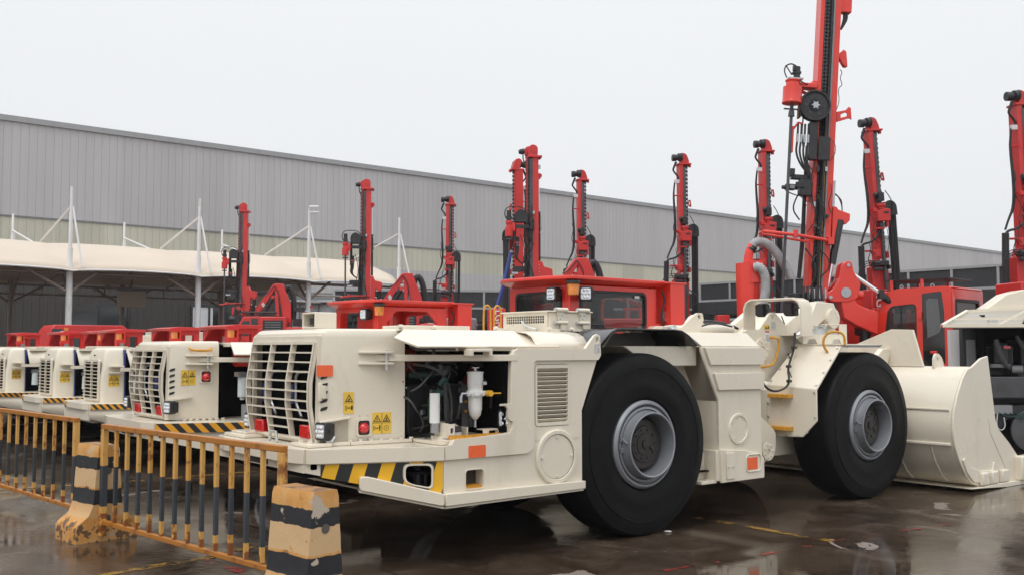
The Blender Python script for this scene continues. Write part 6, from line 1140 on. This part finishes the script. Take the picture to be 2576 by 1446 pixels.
# ---- the tall rotary rig with its excavator-style cab
def big_rig():
    D = 17.; X = lambda px: (px - CX) / F * D
    bx0 = X(2049); r = empty('rotary_drill_rig', (bx0, D, 0), 0, 'tallest red drill rig, mast running out of the top of the picture', 'drill rig')
    m = empty('mast', (0, 0, 2.5)); m.parent = r; lean = .066
    TM = Matrix.Rotation(lean, 4, 'Y'); q = lambda: M(TM @ Matrix.Translation((0, 0, -2.5)))
    q().bx(-.17, -.10, -.16, .14, 2.3, 9.6).bx(-.10, .16, .06, .14, 2.3, 9.6).bx(.07, .175, -.18, .06, 2.3, 9.6).ob('beam', 'red', m, bevel=.01)
    q().bx(.045, .07, -.20, -.10, 2.4, 9.5).ob('slide_rail', 'mid_grey', m); q().bx(.01, .045, -.18, -.05, 2.4, 9.5).ob('slide_rail', 'dark', m)
    for x in (-.07, -.015):
        c = q(); chain(c, x, -.09, 2.5, 9.6, .045, .065); c.ob('feed_chain', 'dark_grey', m); q().bx(x - .02, x + .02, -.07, -.05, 2.4, 9.6).ob('chain_web', 'dark', m)
    q().bx(.175, .195, -.02, .02, 2.4, 9.4).ob('side_strip', 'dark', m)
    # sheave
    sc = (-.24, -.28, 5.82)
    q().lathe([(.04, -.06), (.09, -.075), (.10, -.05), (.215, -.045), (.235, -.075), (.262, -.075), (.262, -.05), (.245, -.03), (.245, .03), (.262, .05), (.262, .07), (.04, .06)], sc, 'y', 48).ob('hose_wheel', 'dark', m, smooth=.5)
    c = q()
    for a in range(6): c.cyl((sc[0] + .15 * math.cos(a * 1.047), sc[1] - .052, sc[2] + .15 * math.sin(a * 1.047)), (sc[0] + .15 * math.cos(a * 1.047), sc[1] - .044, sc[2] + .15 * math.sin(a * 1.047)), .035, n=14)
    c.ob('wheel_holes', 'black_paint', m)
    c = q(); c.cyl((sc[0], sc[1] - .09, sc[2]), (sc[0], sc[1] - .07, sc[2]), .05, n=16); [c.cyl((sc[0] + .06 * math.cos(a * 1.047), sc[1] - .09, sc[2] + .06 * math.sin(a * 1.047)), (sc[0] + .06 * math.cos(a * 1.047), sc[1] - .07, sc[2] + .06 * math.sin(a * 1.047)), .012, n=6) for a in range(6)]; c.ob('wheel_hub', 'steel', m)
    for i in range(5): q().tube([(sc[0] - .25, sc[1] - .04 + i * .03, 5.6), (sc[0] - .25, sc[1] - .04 + i * .03, 5.84), (sc[0] - .17, sc[1] - .04 + i * .035, 6.02), (sc[0] + .02, sc[1] - .03 + i * .045, 6.09), (sc[0] + .17, sc[1] + i * .05, 6.02), (sc[0] + .22 + i * .012, sc[1] + i * .04, 5.8), (sc[0] + .21 + i * .015, sc[1] + .02 + i * .03, 4.6), (-.03 + i * .012, -.24 + i * .01, 2.6)], .017, 7, 2).ob('hose', 'grip_orange' if i == 2 else 'black_rubber', m)
    q().bx(-.30, -.16, -.3, -.16, 4.9, 5.55).bx(-.14, .06, -.3, -.26, 4.9, 5.3).ob('carriage', 'dark', m, bevel=.01); q().bx(-.62, -.57, -.3, -.2, 5.0, 5.45).tube([(-.58, -.28, 5.4), (-.5, -.28, 5.52), (-.42, -.28, 5.5)], .02, 7).ob('hose_guard', 'red', m, bevel=.01)
    for i in range(4): q().tube([(-.50 + i * .06, -.28, 5.5), (-.50 + i * .06, -.28, 5.2), (-.52 + i * .06, -.28, 5.0), (-.42 + i * .04, -.28, 4.78), (-.24, -.26, 4.62), (-.2, -.24, 4.45)], .018, 7, 2).ob('hose', 'black_rubber', m); q().cyl((-.50 + i * .06, -.28, 5.18), (-.50 + i * .06, -.28, 5.32), .022, n=8).ob('hose_fitting', 'steel', m)
    # gripper
    q().bx(-.55, -.2, -.24, -.12, 4.56, 4.64).bx(-.58, -.50, -.24, -.16, 4.6, 4.74).bx(-.42, -.22, -.3, -.14, 4.28, 4.55).bx(-.66, -.5, -.3, -.2, 4.36, 4.46).cyl((-.72, -.26, 4.40), (-.45, -.26, 4.40), .035, n=10).bx(-.5, -.35, -.32, -.28, 4.40, 4.50).ob('rod_gripper', 'dark', m, bevel=.01)
    q().bx(-.6, -.52, -.33, -.27, 4.38, 4.44).ob('gripper_jaw', 'mid_grey', m); q().bx(-.25, -.18, -.2, -.1, 4.2, 4.6).ob('gripper_bracket', 'red', m)
    q().tube([(-.66, -.28, 4.34), (-.5, -.3, 4.27), (-.38, -.3, 4.26), (-.3, -.3, 4.1)], .01, 5, 2).ob('hose', 'dark', m)
    tangle(m, q, random.Random(8), -.4, .2, 2.6, 5.2, 14, -.24)
    # rotation head
    rx = -.64; ry = -.34
    q().lathe([(.001, 5.82), (.165, 5.82), (.168, 5.84), (.16, 5.86), (.16, 6.10), (.001, 6.11)], (rx, ry, 0), 'z', 36).ob('rotation_head', 'red', m, smooth=.5)
    q().lathe([(.001, 6.10), (.115, 6.10), (.115, 6.19), (.13, 6.20), (.13, 6.225), (.001, 6.225)], (rx, ry, 0), 'z', 32).bx(rx, -.22, ry, -.12, 6.12, 6.2).bx(-.28, -.20, -.26, .05, 6.10, 6.27).tube([(rx + .1, ry + .1, 6.1), (-.35, -.2, 6.04), (-.2, -.15, 6.08)], .03, 7).ob('head_arm', 'red', m, bevel=.01)
    q().bx(rx - .1, rx + .15, ry - .1, ry + .1, 6.225, 6.25).ob('adapter_plate', 'steel', m); q().cyl((rx + .06, ry, 6.25), (rx + .06, ry, 6.46), .055, n=18).bx(rx - .02, rx + .12, ry - .06, ry + .06, 6.33, 6.37).bx(rx - .02, rx + .03, ry - .07, ry, 6.38, 6.47).ob('rotation_motor', 'dark', m, bevel=.006)
    q().tube([(rx + .02, ry - .03, 6.47), (rx - .06, ry - .04, 6.50), (rx - .15, ry - .04, 6.45), (rx - .17, ry - .04, 6.36), (rx - .12, ry - .04, 6.25)], .012, 6, 2).tube([(rx - .15, ry - .05, 6.46), (rx - .08, ry - .05, 6.36), (rx - .04, ry - .05, 6.30)], .010, 6, 1).tube([(rx + .1, ry - .1, 6.19), (rx + .25, ry, 6.16), (rx + .36, ry + .1, 6.2)], .010, 6, 1).ob('hose', 'black_rubber', m)
    T0 = M(TM @ Matrix.Translation((0, 0, -2.5)))
    T0.cyl((rx, ry, 5.72), (rx, ry, 5.82), .03, n=12).cyl((rx, ry, 5.60), (rx, ry, 5.70), .055, .045, n=14).bx(rx - .13, rx + .14, ry - .02, ry + .02, 5.715, 5.735).ob('chuck', 'dark_grey', m)
    q().cyl((rx, ry, 2.0), (rx, ry, 5.65), .026, n=12).ob('drill_rod', 'dark_grey', m)
    # handles and lugs at the right
    q().prism([(.21, 5.62), (.42, 5.70), (.47, 5.68), (.45, 5.88), (.41, 5.90), (.36, 5.84), (.21, 5.80)], 'y', -.08, -.05, [[(.28, 5.70), (.38, 5.73), (.39, 5.78), (.36, 5.80), (.28, 5.76)]]).ob('lifting_lug', 'red', m, bevel=.006)
    q().prism([(.20, 6.82), (.28, 6.90), (.33, 6.86), (.36, 6.60), (.30, 6.60), (.20, 6.75)], 'y', -.08, .02).ob('bracket', 'red', m, bevel=.01); q().bx(.17, .38, -.1, .05, 7.55, 7.85).ob('bracket', 'red', m, bevel=.01)
    for i in range(3): q().tube([(.25 + i * .03, -.06, 7.55), (.26 + i * .03, -.06, 7.45), (.24 + i * .02, -.06, 7.35), (.22, -.05, 7.25)], .015, 6, 2).ob('hose', 'black_rubber', m)
    q().tube([(.24, -.05, 6.55), (.28, -.06, 6.5), (.24, -.05, 6.4), (.30, -.05, 6.28), (.22, -.04, 6.22), (.26, -.04, 6.0), (.22, -.02, 5.85)], .007, 5, 2).ob('cable', 'dark', m)
    for i in range(3): q().tube([(.22, -.04, 4.40), (.30 + i * .03, -.05, 4.36 - i * .03), (.38, -.05, 4.2), (.39, -.05, 4.05)], .010, 5, 2).ob('hose', 'dark', m)
    q().bx(.20, .24, -.1, -.02, 3.0, 4.6).ob('rack_plate', 'steel', m)
    q().prism([(.20, 4.15), (.26, 4.15), (.30, 4.10), (.50, 4.04), (.50, 3.93), (.44, 3.86), (.36, 3.88), (.30, 3.75), (.26, 3.6), (.20, 3.6)], 'y', -.14, .1).ob('cylinder_bracket', 'red', m, bevel=.01)
    q().tube([(-1.05, -.45, 3.60), (-.5, -.45, 3.58), (.0, -.3, 3.55), (.15, -.24, 3.54)], .03, 9).tube([(-1.05, -.45, 3.60), (-1.05, -.2, 3.6), (-.2, -.1, 3.52)], .022, 8).cyl((-.5, -.45, 3.53), (-.5, -.45, 3.66), .04).bx(.1, .2, -.3, -.1, 3.48, 3.6).ob('guide_bar', 'red', m)
    for i in range(3): q().tube([(-.22 - i * .012, .05, 5.2), (-.24 - i * .012, .02, 4.4), (-.22 - i * .02, .02, 3.6), (-.26 - i * .015, .03, 2.9)], .02, 7, 2).ob('hose', 'black_rubber', m)
    T = M
    T().cyl((.44, -.1, 3.90), (.28, -.1, 3.15), .065, n=18).ob('tilt_cylinder', 'black_paint', r); T().cyl((.28, -.1, 3.15), (.16, -.1, 2.55), .035, n=14).ob('cylinder_rod', 'chrome', r)
    # lower works between mast and loader
    T().bx(-.45, -.1, -.35, 0, 2.2, 2.65).bx(-.6, -.35, -.4, -.1, 2.3, 2.42).cyl((-.35, -.4, 2.1), (-.35, -.4, 2.5), .09, n=14).ob('break_table', 'dark', r, bevel=.01); T().bx(-.95, .1, -.3, -.15, 1.95, 2.2).bx(-.2, .25, -.2, .2, 1.2, 2.5).ob('mast_foot', 'red', r, bevel=.02)
    for i in range(5): T().tube([(-.3 + i * .07, -.42, 2.75), (-.32 + i * .08, -.45, 2.5), (-.3 + i * .1, -.42, 2.2), (-.1 + i * .1, -.3, 1.8)], .025, 7, 2).ob('hose', 'dark', r); T().cyl((-.3 + i * .09, -.42, 2.55), (-.3 + i * .09, -.42, 2.72), .02, n=8).ob('hose_fitting', 'steel', r)
    # dust cylinder with two grey hoses
    cx_ = -1.17
    T().lathe([(.001, 1.55), (.14, 1.55), (.145, 1.85), (.19, 2.25), (.205, 2.95), (.205, 3.15), (.001, 3.16)], (cx_, -.2, 0), 'z', 32).bx(cx_ - .02, cx_ + .20, -.42, -.2, 2.82, 3.18).ob('dust_cylinder', 'red', r, smooth=.5)
    T().cyl((cx_ - .0, -.2, 1.35), (cx_, -.2, 1.6), .13, n=24).ob('dust_outlet', 'underside', r)
    T().tube([(cx_ + .0, -.2, 3.16), (cx_ + .02, -.2, 3.34), (cx_ + .08, -.2, 3.46)], .075, 16, 1).ob('elbow', 'red', r)
    T().tube([(cx_ + .06, -.2, 3.40), (cx_ + .12, -.2, 3.52), (cx_ + .3, -.2, 3.52), (cx_ + .48, -.2, 3.35), (cx_ + .66, -.2, 3.05), (cx_ + .72, -.2, 2.9)], .072, 14, 2, .018).ob('dust_hose', 'hose_grey', r, smooth=1.5)
    T().tube([(cx_ + .05, -.45, 3.06), (cx_ + .12, -.5, 3.08), (cx_ + .21, -.5, 2.95), (cx_ + .22, -.5, 2.7), (cx_ + .17, -.5, 2.45), (cx_ + .06, -.5, 2.2)], .072, 14, 2, .018).ob('dust_hose', 'hose_grey', r, smooth=1.5); T().cyl((cx_ + .04, -.2, 3.37), (cx_ + .09, -.2, 3.44), .08, n=20).ob('hose_clip', 'dark', r)
    # boom and knuckle
    T().prism(rnd([(.14, 2.66), (.13, 2.56), (.22, 2.50), (.50, 2.50), (.66, 2.56), (.72, 2.80), (.60, 3.02), (.58, 3.16), (.50, 3.20), (.42, 3.14), (.36, 2.88), (.24, 2.70)], .04), 'y', -.25, -.17).prism(rnd([(.14, 2.66), (.13, 2.56), (.22, 2.50), (.50, 2.50), (.66, 2.56), (.72, 2.80), (.60, 3.02), (.58, 3.16), (.50, 3.20), (.42, 3.14), (.36, 2.88), (.24, 2.70)], .04), 'y', .0, .08).prism([(.36, 2.9), (.5, 2.9), (.7, 2.6), (.3, 2.6)], 'y', -.17, .0).ob('knuckle', 'red', r, bevel=.012)
    T().cyl((.46, -.27, 2.66), (.46, -.255, 2.66), .085, n=20).cyl((.51, -.27, 3.12), (.51, -.25, 3.12), .03).cyl((.20, -.27, 2.58), (.20, -.25, 2.58), .03).cyl((.46, -.28, 2.66), (.46, -.27, 2.66), .03, n=8).ob('pin_cap', 'steel', r)
    T().cyl((.62, -.1, 2.62), (.80, -.1, 2.62), .07, n=18).prism([(.36, 2.72), (.50, 2.76), (.56, 2.62), (.66, 2.46), (.80, 2.40), (1.0, 2.34), (1.0, 1.95), (.95, 1.97), (.62, 2.12), (.42, 2.24), (.38, 2.5)], 'y', -.24, .06).ob('boom', 'red', r, bevel=.015)
    T().cyl((.56, -.05, 3.04), (1.10, -.05, 2.66), .038, n=14).ob('cylinder_rod', 'chrome', r); T().cyl((1.08, -.05, 2.67), (1.3, -.05, 2.5), .06, n=14).bx(1.08, 1.16, -.12, .02, 2.56, 2.72).ob('boom_cylinder', 'dark', r)
    T().bx(.72, 1.05, .7, .95, 1.2, 2.62).ob('frame_block', 'red', r, bevel=.01)
    T().tube([(.86, 0, 2.1), (.86, 0, 1.5), (.9, 0, 1.2)], .09, 12, 0, .022).ob('ribbed_hose', 'dark', r, smooth=1.5)
    T().cyl((.60, .2, 1.35), (.60, .2, 1.75), .17, n=24).tube([(.60, .2, 1.75), (.6, .2, 1.95), (.55, .2, 2.08), (.4, .2, 2.0)], .06, 12, 1).ob('air_filter', 'red_far', r)
    T().bx(.2, .5, .2, .6, 1.2, 2.1).ob('side_frame', 'red_far', r, bevel=.01); T().bx(-1.6, -1.4, .2, .5, 1.2, 2.3).ob('side_frame', 'red_far', r, bevel=.01)
    # cab
    ang = R(-45); TC = Matrix.Translation((X(2206) - bx0, .1, .03)) @ Matrix.Rotation(ang, 4, 'Z') @ Matrix.Diagonal((.95, 1, .955, 1)); C = lambda: M(TC); c = empty('cab', (0, 0, 0)); c.parent = r
    prof = rnd([(.0, 1.0), (.0, 1.3), (.06, 2.2), (.14, 2.66), (.24, 2.77), (.42, 2.82), (1.30, 2.84), (1.36, 2.80), (1.36, 1.0)], .05)
    wdw = rnd([(.16, 1.45), (.17, 1.9), (.24, 2.44), (.32, 2.52), (.72, 2.55), (.76, 2.50), (.76, 1.45)], .05); dr = rnd([(.86, 1.35), (.86, 2.72), (1.20, 2.75), (1.24, 2.4), (1.24, 1.52)], .03)
    C().prism(prof, 'y', -.0, .04, [wdw, dr]).ob('side_wall', 'red', c, bevel=.008); C().prism(prof, 'y', 1.36, 1.40, [wdw]).ob('side_wall', 'red', c)
    C().prism(wdw, 'y', -.004, .012, [[((x - .46) * .94 + .46, (z - 2.0) * .95 + 2.0) for x, z in wdw]]).ob('window_seal', 'black_rubber', c)
    C().prism(wdw, 'y', .014, .02).ob('window_glass', 'cab_glass', c); C().bx(.47, .485, .0, .012, 1.46, 2.53).ob('window_bar', 'dark', c); C().prism(dr, 'y', .010, .02).ob('door_glass', 'glass_dark', c)
    C().prism([(.94, 1.95), (.93, 2.58), (.97, 2.64), (1.14, 2.62), (1.18, 2.1), (1.15, 2.04)], 'y', .002, .009).ob('curtain', 'curtain_grey', c)
    C().bx(.80, .86, -.03, .0, 2.28, 2.42).ob('hinge', 'red', c, bevel=.006); C().bx(.99, 1.11, -.03, .008, 1.68, 1.73).ob('door_handle', 'red', c, bevel=.012)
    C().prism(rrect(1.02, 1.30, 1.10, 1.36, .03), 'y', -.012, 0).ob('vent_panel', 'red', c, bevel=.004)
    for i in range(5): C().bx(1.06, 1.22, -.016, -.0125, 1.15 + i * .035, 1.162 + i * .035).ob('vent_slot', 'dark', c)
    C().bx(.42, 1.37, .04, 1.36, 2.79, 2.83).bx(.0, .06, .04, .12, 1.0, 2.5).bx(.0, .06, 1.28, 1.36, 1.0, 2.5).bx(.10, .42, .04, 1.36, 2.66, 2.78).bx(.0, 1.36, .04, 1.36, 1.0, 1.2).ob('roof', 'red', c, bevel=.02)
    C().prism([(.04, 1.0), (1.36, 1.0), (1.36, 2.79), (.04, 2.79)], 'x', 1.33, 1.37, [rrect(.16, 1.2, 1.75, 2.62, .05)]).ob('rear_wall', 'red', c, bevel=.01); C().prism(rrect(.16, 1.2, 1.75, 2.62, .05), 'x', 1.345, 1.35).ob('window_glass', 'cab_glass', c)
    C().prism(rrect(.16, 1.2, 1.75, 2.62, .05), 'x', 1.366, 1.376, [rrect(.21, 1.15, 1.80, 2.57, .05)]).ob('window_seal', 'black_rubber', c)
    C().bx(.5, .95, .45, .95, 1.3, 1.75).bx(.9, 1.0, .45, .95, 1.7, 2.3).ob('seat', 'black_rubber', c, bevel=.04)
    C().bx(.1, 1.25, .2, 1.2, 2.98, 3.0).ob('roof_rack', 'dark', c)
    for x, y in ((.25, .1), (.8, .1), (.8, 1.2), (.25, 1.2)): C().bx(x, x + .04, y, y + .04, 2.8, 2.98).ob('rack_post', 'red', c)
    for x in (.45, 1.0): C().lathe([(.02, -.006), (.035, -.006), (.035, .006), (.02, .006)], (x, .12, 2.86), 'y', 16).ob('eye_bolt', 'steel', c)
    C().tube([(-.02, -.1, 2.3), (-.1, -.15, 2.38), (-.22, -.2, 2.36), (-.24, -.2, 2.28)], .01, 6, 1).prism(rrect(-.27, -.15, 2.0, 2.32, .04), 'y', -.24, -.19).ob('mirror', 'black_paint', c, bevel=.01)
    for x in (-.12, -.04): C().tube([(x - .08, -.06, 1.0), (x, -.06, 2.2), (x + .05, -.02, 2.5)], .018, 8, 1).ob('handrail', 'black_rubber' if x < -.1 else 'red', c)
    T().bx(-1.8, 3.4, .2, 2.0, .6, 1.25).ob('chassis', 'dark', r, bevel=.02)
    T().bx(2.9, 3.2, .5, .6, 1.2, 2.15).ob('white_panel', 'light_grey', r); T().bx(3.3, 3.6, .55, .65, 1.3, 2.1).ob('grey_panel', 'mid_grey', r)
    for y in (.3, 2.0):
        T().prism(rnd([(-1.6, .02), (3.6, .02), (3.6, .85), (-1.6, .85)], .4, 6), 'y', y - .2, y + .2).ob('track', 'black_rubber', r)
    return r
big_rig()
# ---- open-bonneted machine at the right edge
def right_machine():
    D = 14.2; X = lambda px: (px - CX) / F * D; x0 = X(2362); r = empty('tracked_machine', (x0, D, 0), 0, 'cream machine at the right edge, bonnet propped open over a black engine', 'machine'); T = M
    z0 = 2.03
    q = T(); a = [(.0, -.1, z0), (2.2, -.35, z0), (2.2, .6, z0 + .30), (.68, .6, z0 + .23)]; q._a(a + [(x, y, z - .02) for x, y, z in a], [(0, 1, 2, 3), (7, 6, 5, 4)] + [(i, (i + 1) % 4, (i + 1) % 4 + 4, i + 4) for i in range(4)]); q.ob('bonnet', 'mesh_cream', r)
    def rib(p, w_=.035): T().tube([tuple(v) for v in p], w_, 4).ob('bonnet_frame', 'cream', r)
    U = lambda s, t: tuple((1 - t) * ((1 - s) * a[0][i] + s * a[1][i]) + t * ((1 - s) * a[3][i] + s * a[2][i]) + (.012 if i == 2 else 0) for i in range(3))
    rib([U(0, 0), U(1, 0)], .03); rib([U(0, 1), U(1, 1)], .03); rib([U(0, 0), U(0, 1)], .03); rib([U(0, .42), U(.42, .42), U(1, .2)], .02); rib([U(.42, .42), U(.62, 1)], .02); rib([U(.42, .42), U(.34, 0)], .02)
    for i in range(6): T().tube([U(.50 + i * .04, .12 + .02 * i), U(.53 + i * .04, .42)], .018, 6).ob('bonnet_slot', 'dark', r)
    T().bx(-.01, .04, -.12, -.07, z0 - .01, z0 + .03).ob('marker', 'lens_red', r); T().bx(.62, .74, -.2, -.14, z0 + .06, z0 + .09).ob('bonnet_latch', 'zinc', r)
    T().prism([(.96, z0 + .28), (1.05, z0 + .34), (1.28, z0 + .50), (1.5, z0 + .56), (2.6, z0 + .62), (2.6, z0 + .25), (.96, z0 + .24)], 'y', .62, .95).ob('upper_cover', 'cream', r, bevel=.02)
    T().bx(.80, 2.4, .95, 1.0, .9, z0 + .22).bx(.76, .80, .3, 1.0, .9, z0 + .18).ob('engine_bay', 'void', r)
    T().bx(.62, 2.3, .0, .12, 1.02, 1.32).bx(.62, 2.3, .12, .9, 1.0, 1.06).ob('side_beam', 'dark_grey', r, bevel=.01); T().bx(1.55, 1.75, -.02, .0, 1.1, 1.25).ob('beam_pocket', 'dark', r)
    T().bx(.8, 1.25, .4, .9, 1.32, 1.75).cyl((1.0, .3, 1.5), (1.0, .3, 1.8), .10, n=16).cyl((1.3, .2, 1.38), (1.3, .6, 1.38), .12, n=18).bx(1.4, 1.9, .5, .9, 1.3, 1.85).ob('engine', 'dark', r, bevel=.02)
    T().tube([(.9, .2, 1.85), (.95, .15, 1.6), (1.05, .2, 1.45), (1.2, .25, 1.4)], .035, 8, 2).tube([(1.2, .2, 1.9), (1.3, .2, 1.7), (1.5, .2, 1.6)], .03, 8, 2).ob('engine_hose', 'dark_grey', r); T().cyl((1.12, .2, 1.42), (1.25, .15, 1.42), .06, n=14).bx(.85, 1.1, .2, .3, 1.45, 1.5).ob('engine_fitting', 'mid_grey', r); T().bx(1.0, 1.1, .18, .24, 1.72, 1.76).cyl((1.52, .18, 1.62), (1.52, .14, 1.62), .03).ob('red_cap', 'lens_red', r)
    T().bx(.55, .78, .5, .8, .9, z0 + .12).ob('radiator_frame', 'dark', r, bevel=.01); T().bx(.60, .73, .48, .495, 1.2, 1.85).ob('radiator_panel', 'mid_grey', r); T().bx(.42, .55, .6, .7, 1.3, 2.0).ob('side_door', 'light_grey', r)
    T().bx(.7, 1.0, -.02, .1, .80, .92).ob('terminal_box', 'mid_grey', r)
    for i in range(4): T().tube([(.8 + i * .08, -.02, .82), (.95 + i * .06, -.06, .74), (1.1, -.05, .80 - i * .03), (1.25, -.02, .86)], .006, 5, 2).ob('wire', 'green_metal', r)
    T().tube([(.78, -.03, .8), (.75, -.05, .62), (.82, -.05, .56), (.88, -.05, .62), (.87, -.03, .75)], .008, 5, 2).ob('wire', 'sticker_grey', r)
    pts = rnd([(.45, .05), (3.2, .05), (3.2, .92), (.85, .92)], .3, 6)
    T().prism(pts, 'y', .0, .45, [rnd([(.65, .15), (3.0, .15), (3.0, .82), (.95, .82)], .25, 6)]).ob('track', 'black_rubber', r)
    for i in range(26): t = .55 + i * .1; T().bx(t, t + .05, -.02, .46, .03, .07).ob('track_shoe', 'dark', r)
    T().lathe([(.30, .0), (.30, -.03), (.27, -.04), (.1, -.03), (.08, -.05), (.001, -.05)], (1.27, .0, .56), 'y', 36).ob('sprocket', 'dark_grey', r)
    for x in (1.75, 2.1, 2.45): T().cyl((x, -.02, .28), (x, .4, .28), .13, n=18).ob('track_roller', 'dark', r)
    T().bx(1.2, 3.0, .1, .4, .25, .7).ob('track_frame', 'dark', r); T().bx(.6, 3, .5, 2.0, .5, 1.0).ob('chassis', 'dark', r)
right_machine()

# ------------------------------------------------------------------ railings and concrete barriers
def fence(p0, p1, lab, n=13, cut=0.):
    d = Vector((p1[0] - p0[0], p1[1] - p0[1])); L_ = d.length; a = math.atan2(d.y, d.x)
    r = empty('railing', (p0[0], p0[1], 0), a, lab, 'railing', 'rusty striped railings between the concrete barriers')
    M().bx(0, L_, -.026, .026, 1.0, 1.045).ob('top_rail', 'rusty_yellow', r, bevel=.005); M().bx(.05, L_ - .05, -.02, .02, .155, .195).ob('bottom_rail', 'rusty_yellow', r, bevel=.005)
    for x in (.0, L_ - .055): M().bx(x, x + .055, -.026, .026, .05, 1.0).ob('post', 'rusty_bar', r, bevel=.004)
    for i in range(n):
        x = .055 + (L_ - .11) * (i + 1) / (n + 1); M(Matrix.Rotation(random.uniform(-.004, .004), 4, 'Y')).bx(x - .0175, x + .0175, -.015, .015, .195, 1.0).ob('bar', 'rusty_bar' if i % 3 else 'rusty_bar_b', r, bevel=.003)
    return r
fence((-3.68, 9.03), (-1.58, 6.98), 'rusty yellow railing nearest the camera, between the two nearest concrete barriers', 12)
fence((-6.05, 11.65), (-4.25, 9.80), 'rusty yellow railing at the left edge, left of the middle concrete barrier', 8)
def barrier(cx, cy, lab, rot):
    r = empty('concrete_barrier', (cx, cy, 0), rot, lab, 'barrier', 'painted concrete barriers carrying the railings')
    # profile across (local y), extruded along local x
    hp = [(-.28, 0), (-.28, .13), (-.25, .17), (-.17, .235), (-.135, .32), (-.125, .42), (-.098, .81), (-.085, .85), (.085, .85), (.098, .81), (.125, .42), (.135, .32), (.17, .235), (.25, .17), (.28, .13), (.28, 0)]
    rings = []; L_ = .43; nx = 10
    rnd_ = random.Random(hash(lab) % 99)
    fine = []
    for a, b in zip(hp, hp[1:]):
        k = max(1, int(math.hypot(b[0] - a[0], b[1] - a[1]) / .035))
        fine += [(a[0] + (b[0] - a[0]) * i / k, a[1] + (b[1] - a[1]) * i / k) for i in range(k)]
    fine.append(hp[-1])
    import mathutils
    for i in range(nx + 1):
        x = -L_ / 2 + L_ * i / nx; ring = []
        for y, z in fine:
            nn = mathutils.noise.noise(Vector((x * 9, y * 9, z * 9 + cx))) * .008
            chip = .02 * max(0, mathutils.noise.noise(Vector((x * 14 + 5, y * 14, z * 11 + cy))) - .25) * (i in (0, nx) or z > .8)
            ring.append((x * (1 - chip), y * (1 + nn * 2 - chip * 2), z * (1 - chip * .5) + nn * .4))
        rings.append(ring)
    M().loft(rings, True, True).ob('block', 'barrier_concrete', r, smooth=.7)
    for z in (.62, .2): M().cyl((L_ / 2 + .003, -.0, z), (L_ / 2 - .02, -.0, z), .03, .02, n=16).ob('bolt_hole', 'underside', r)
    return r
BR = math.atan2(-.68, .73)
barrier(-3.80, 9.22, 'middle concrete barrier, black and yellow bands flaking off, between both railings', BR)
barrier(-1.30, 6.32, 'nearest concrete barrier, orange paint chipped to bare concrete on its right face', BR)
barrier(-6.42, 11.80, 'concrete barrier foot just visible at the left edge of the picture', BR)
# loose stones and scraps on the wet ground
for px, py, s_ in ((530, 1399, .035), (1680, 1338, .03), (716, 1250, .02)):
    p = gr(px, py); o = M().sph((0, 0, .3 * s_), s_, 8, (1.3, .9, .35)).ob('stone', 'underside' if s_ > .032 else 'sticker_grey', None, smooth=1.5); o.location = p
    tag(o, {530: 'small dark lump lying on the yellow ground line beside the railing', 1680: 'pale scrap on the ground at the foot of the nearest wheel', 716: 'tiny pale scrap on the ground under the loader bumper'}[px], 'debris')

# ------------------------------------------------------------------ rainy air
HZ = M().bx(-262, 262, -22, 322, -1, 24).ob('haze', 'cream')
hm = bpy.data.materials.new('haze'); hm.use_nodes = True; ht = hm.node_tree; ht.nodes.clear()
ho = ht.nodes.new('ShaderNodeOutputMaterial'); hv = ht.nodes.new('ShaderNodeVolumePrincipled'); hv.inputs['Color'].default_value = (.9, .92, .95, 1); hv.inputs['Density'].default_value = .0006; hv.inputs['Anisotropy'].default_value = .2
ht.links.new(hv.outputs[0], ho.inputs['Volume']); HZ.data.materials.clear(); HZ.data.materials.append(hm); tag(HZ, 'thin grey rain haze softening the far buildings and masts', 'haze', kind='stuff')
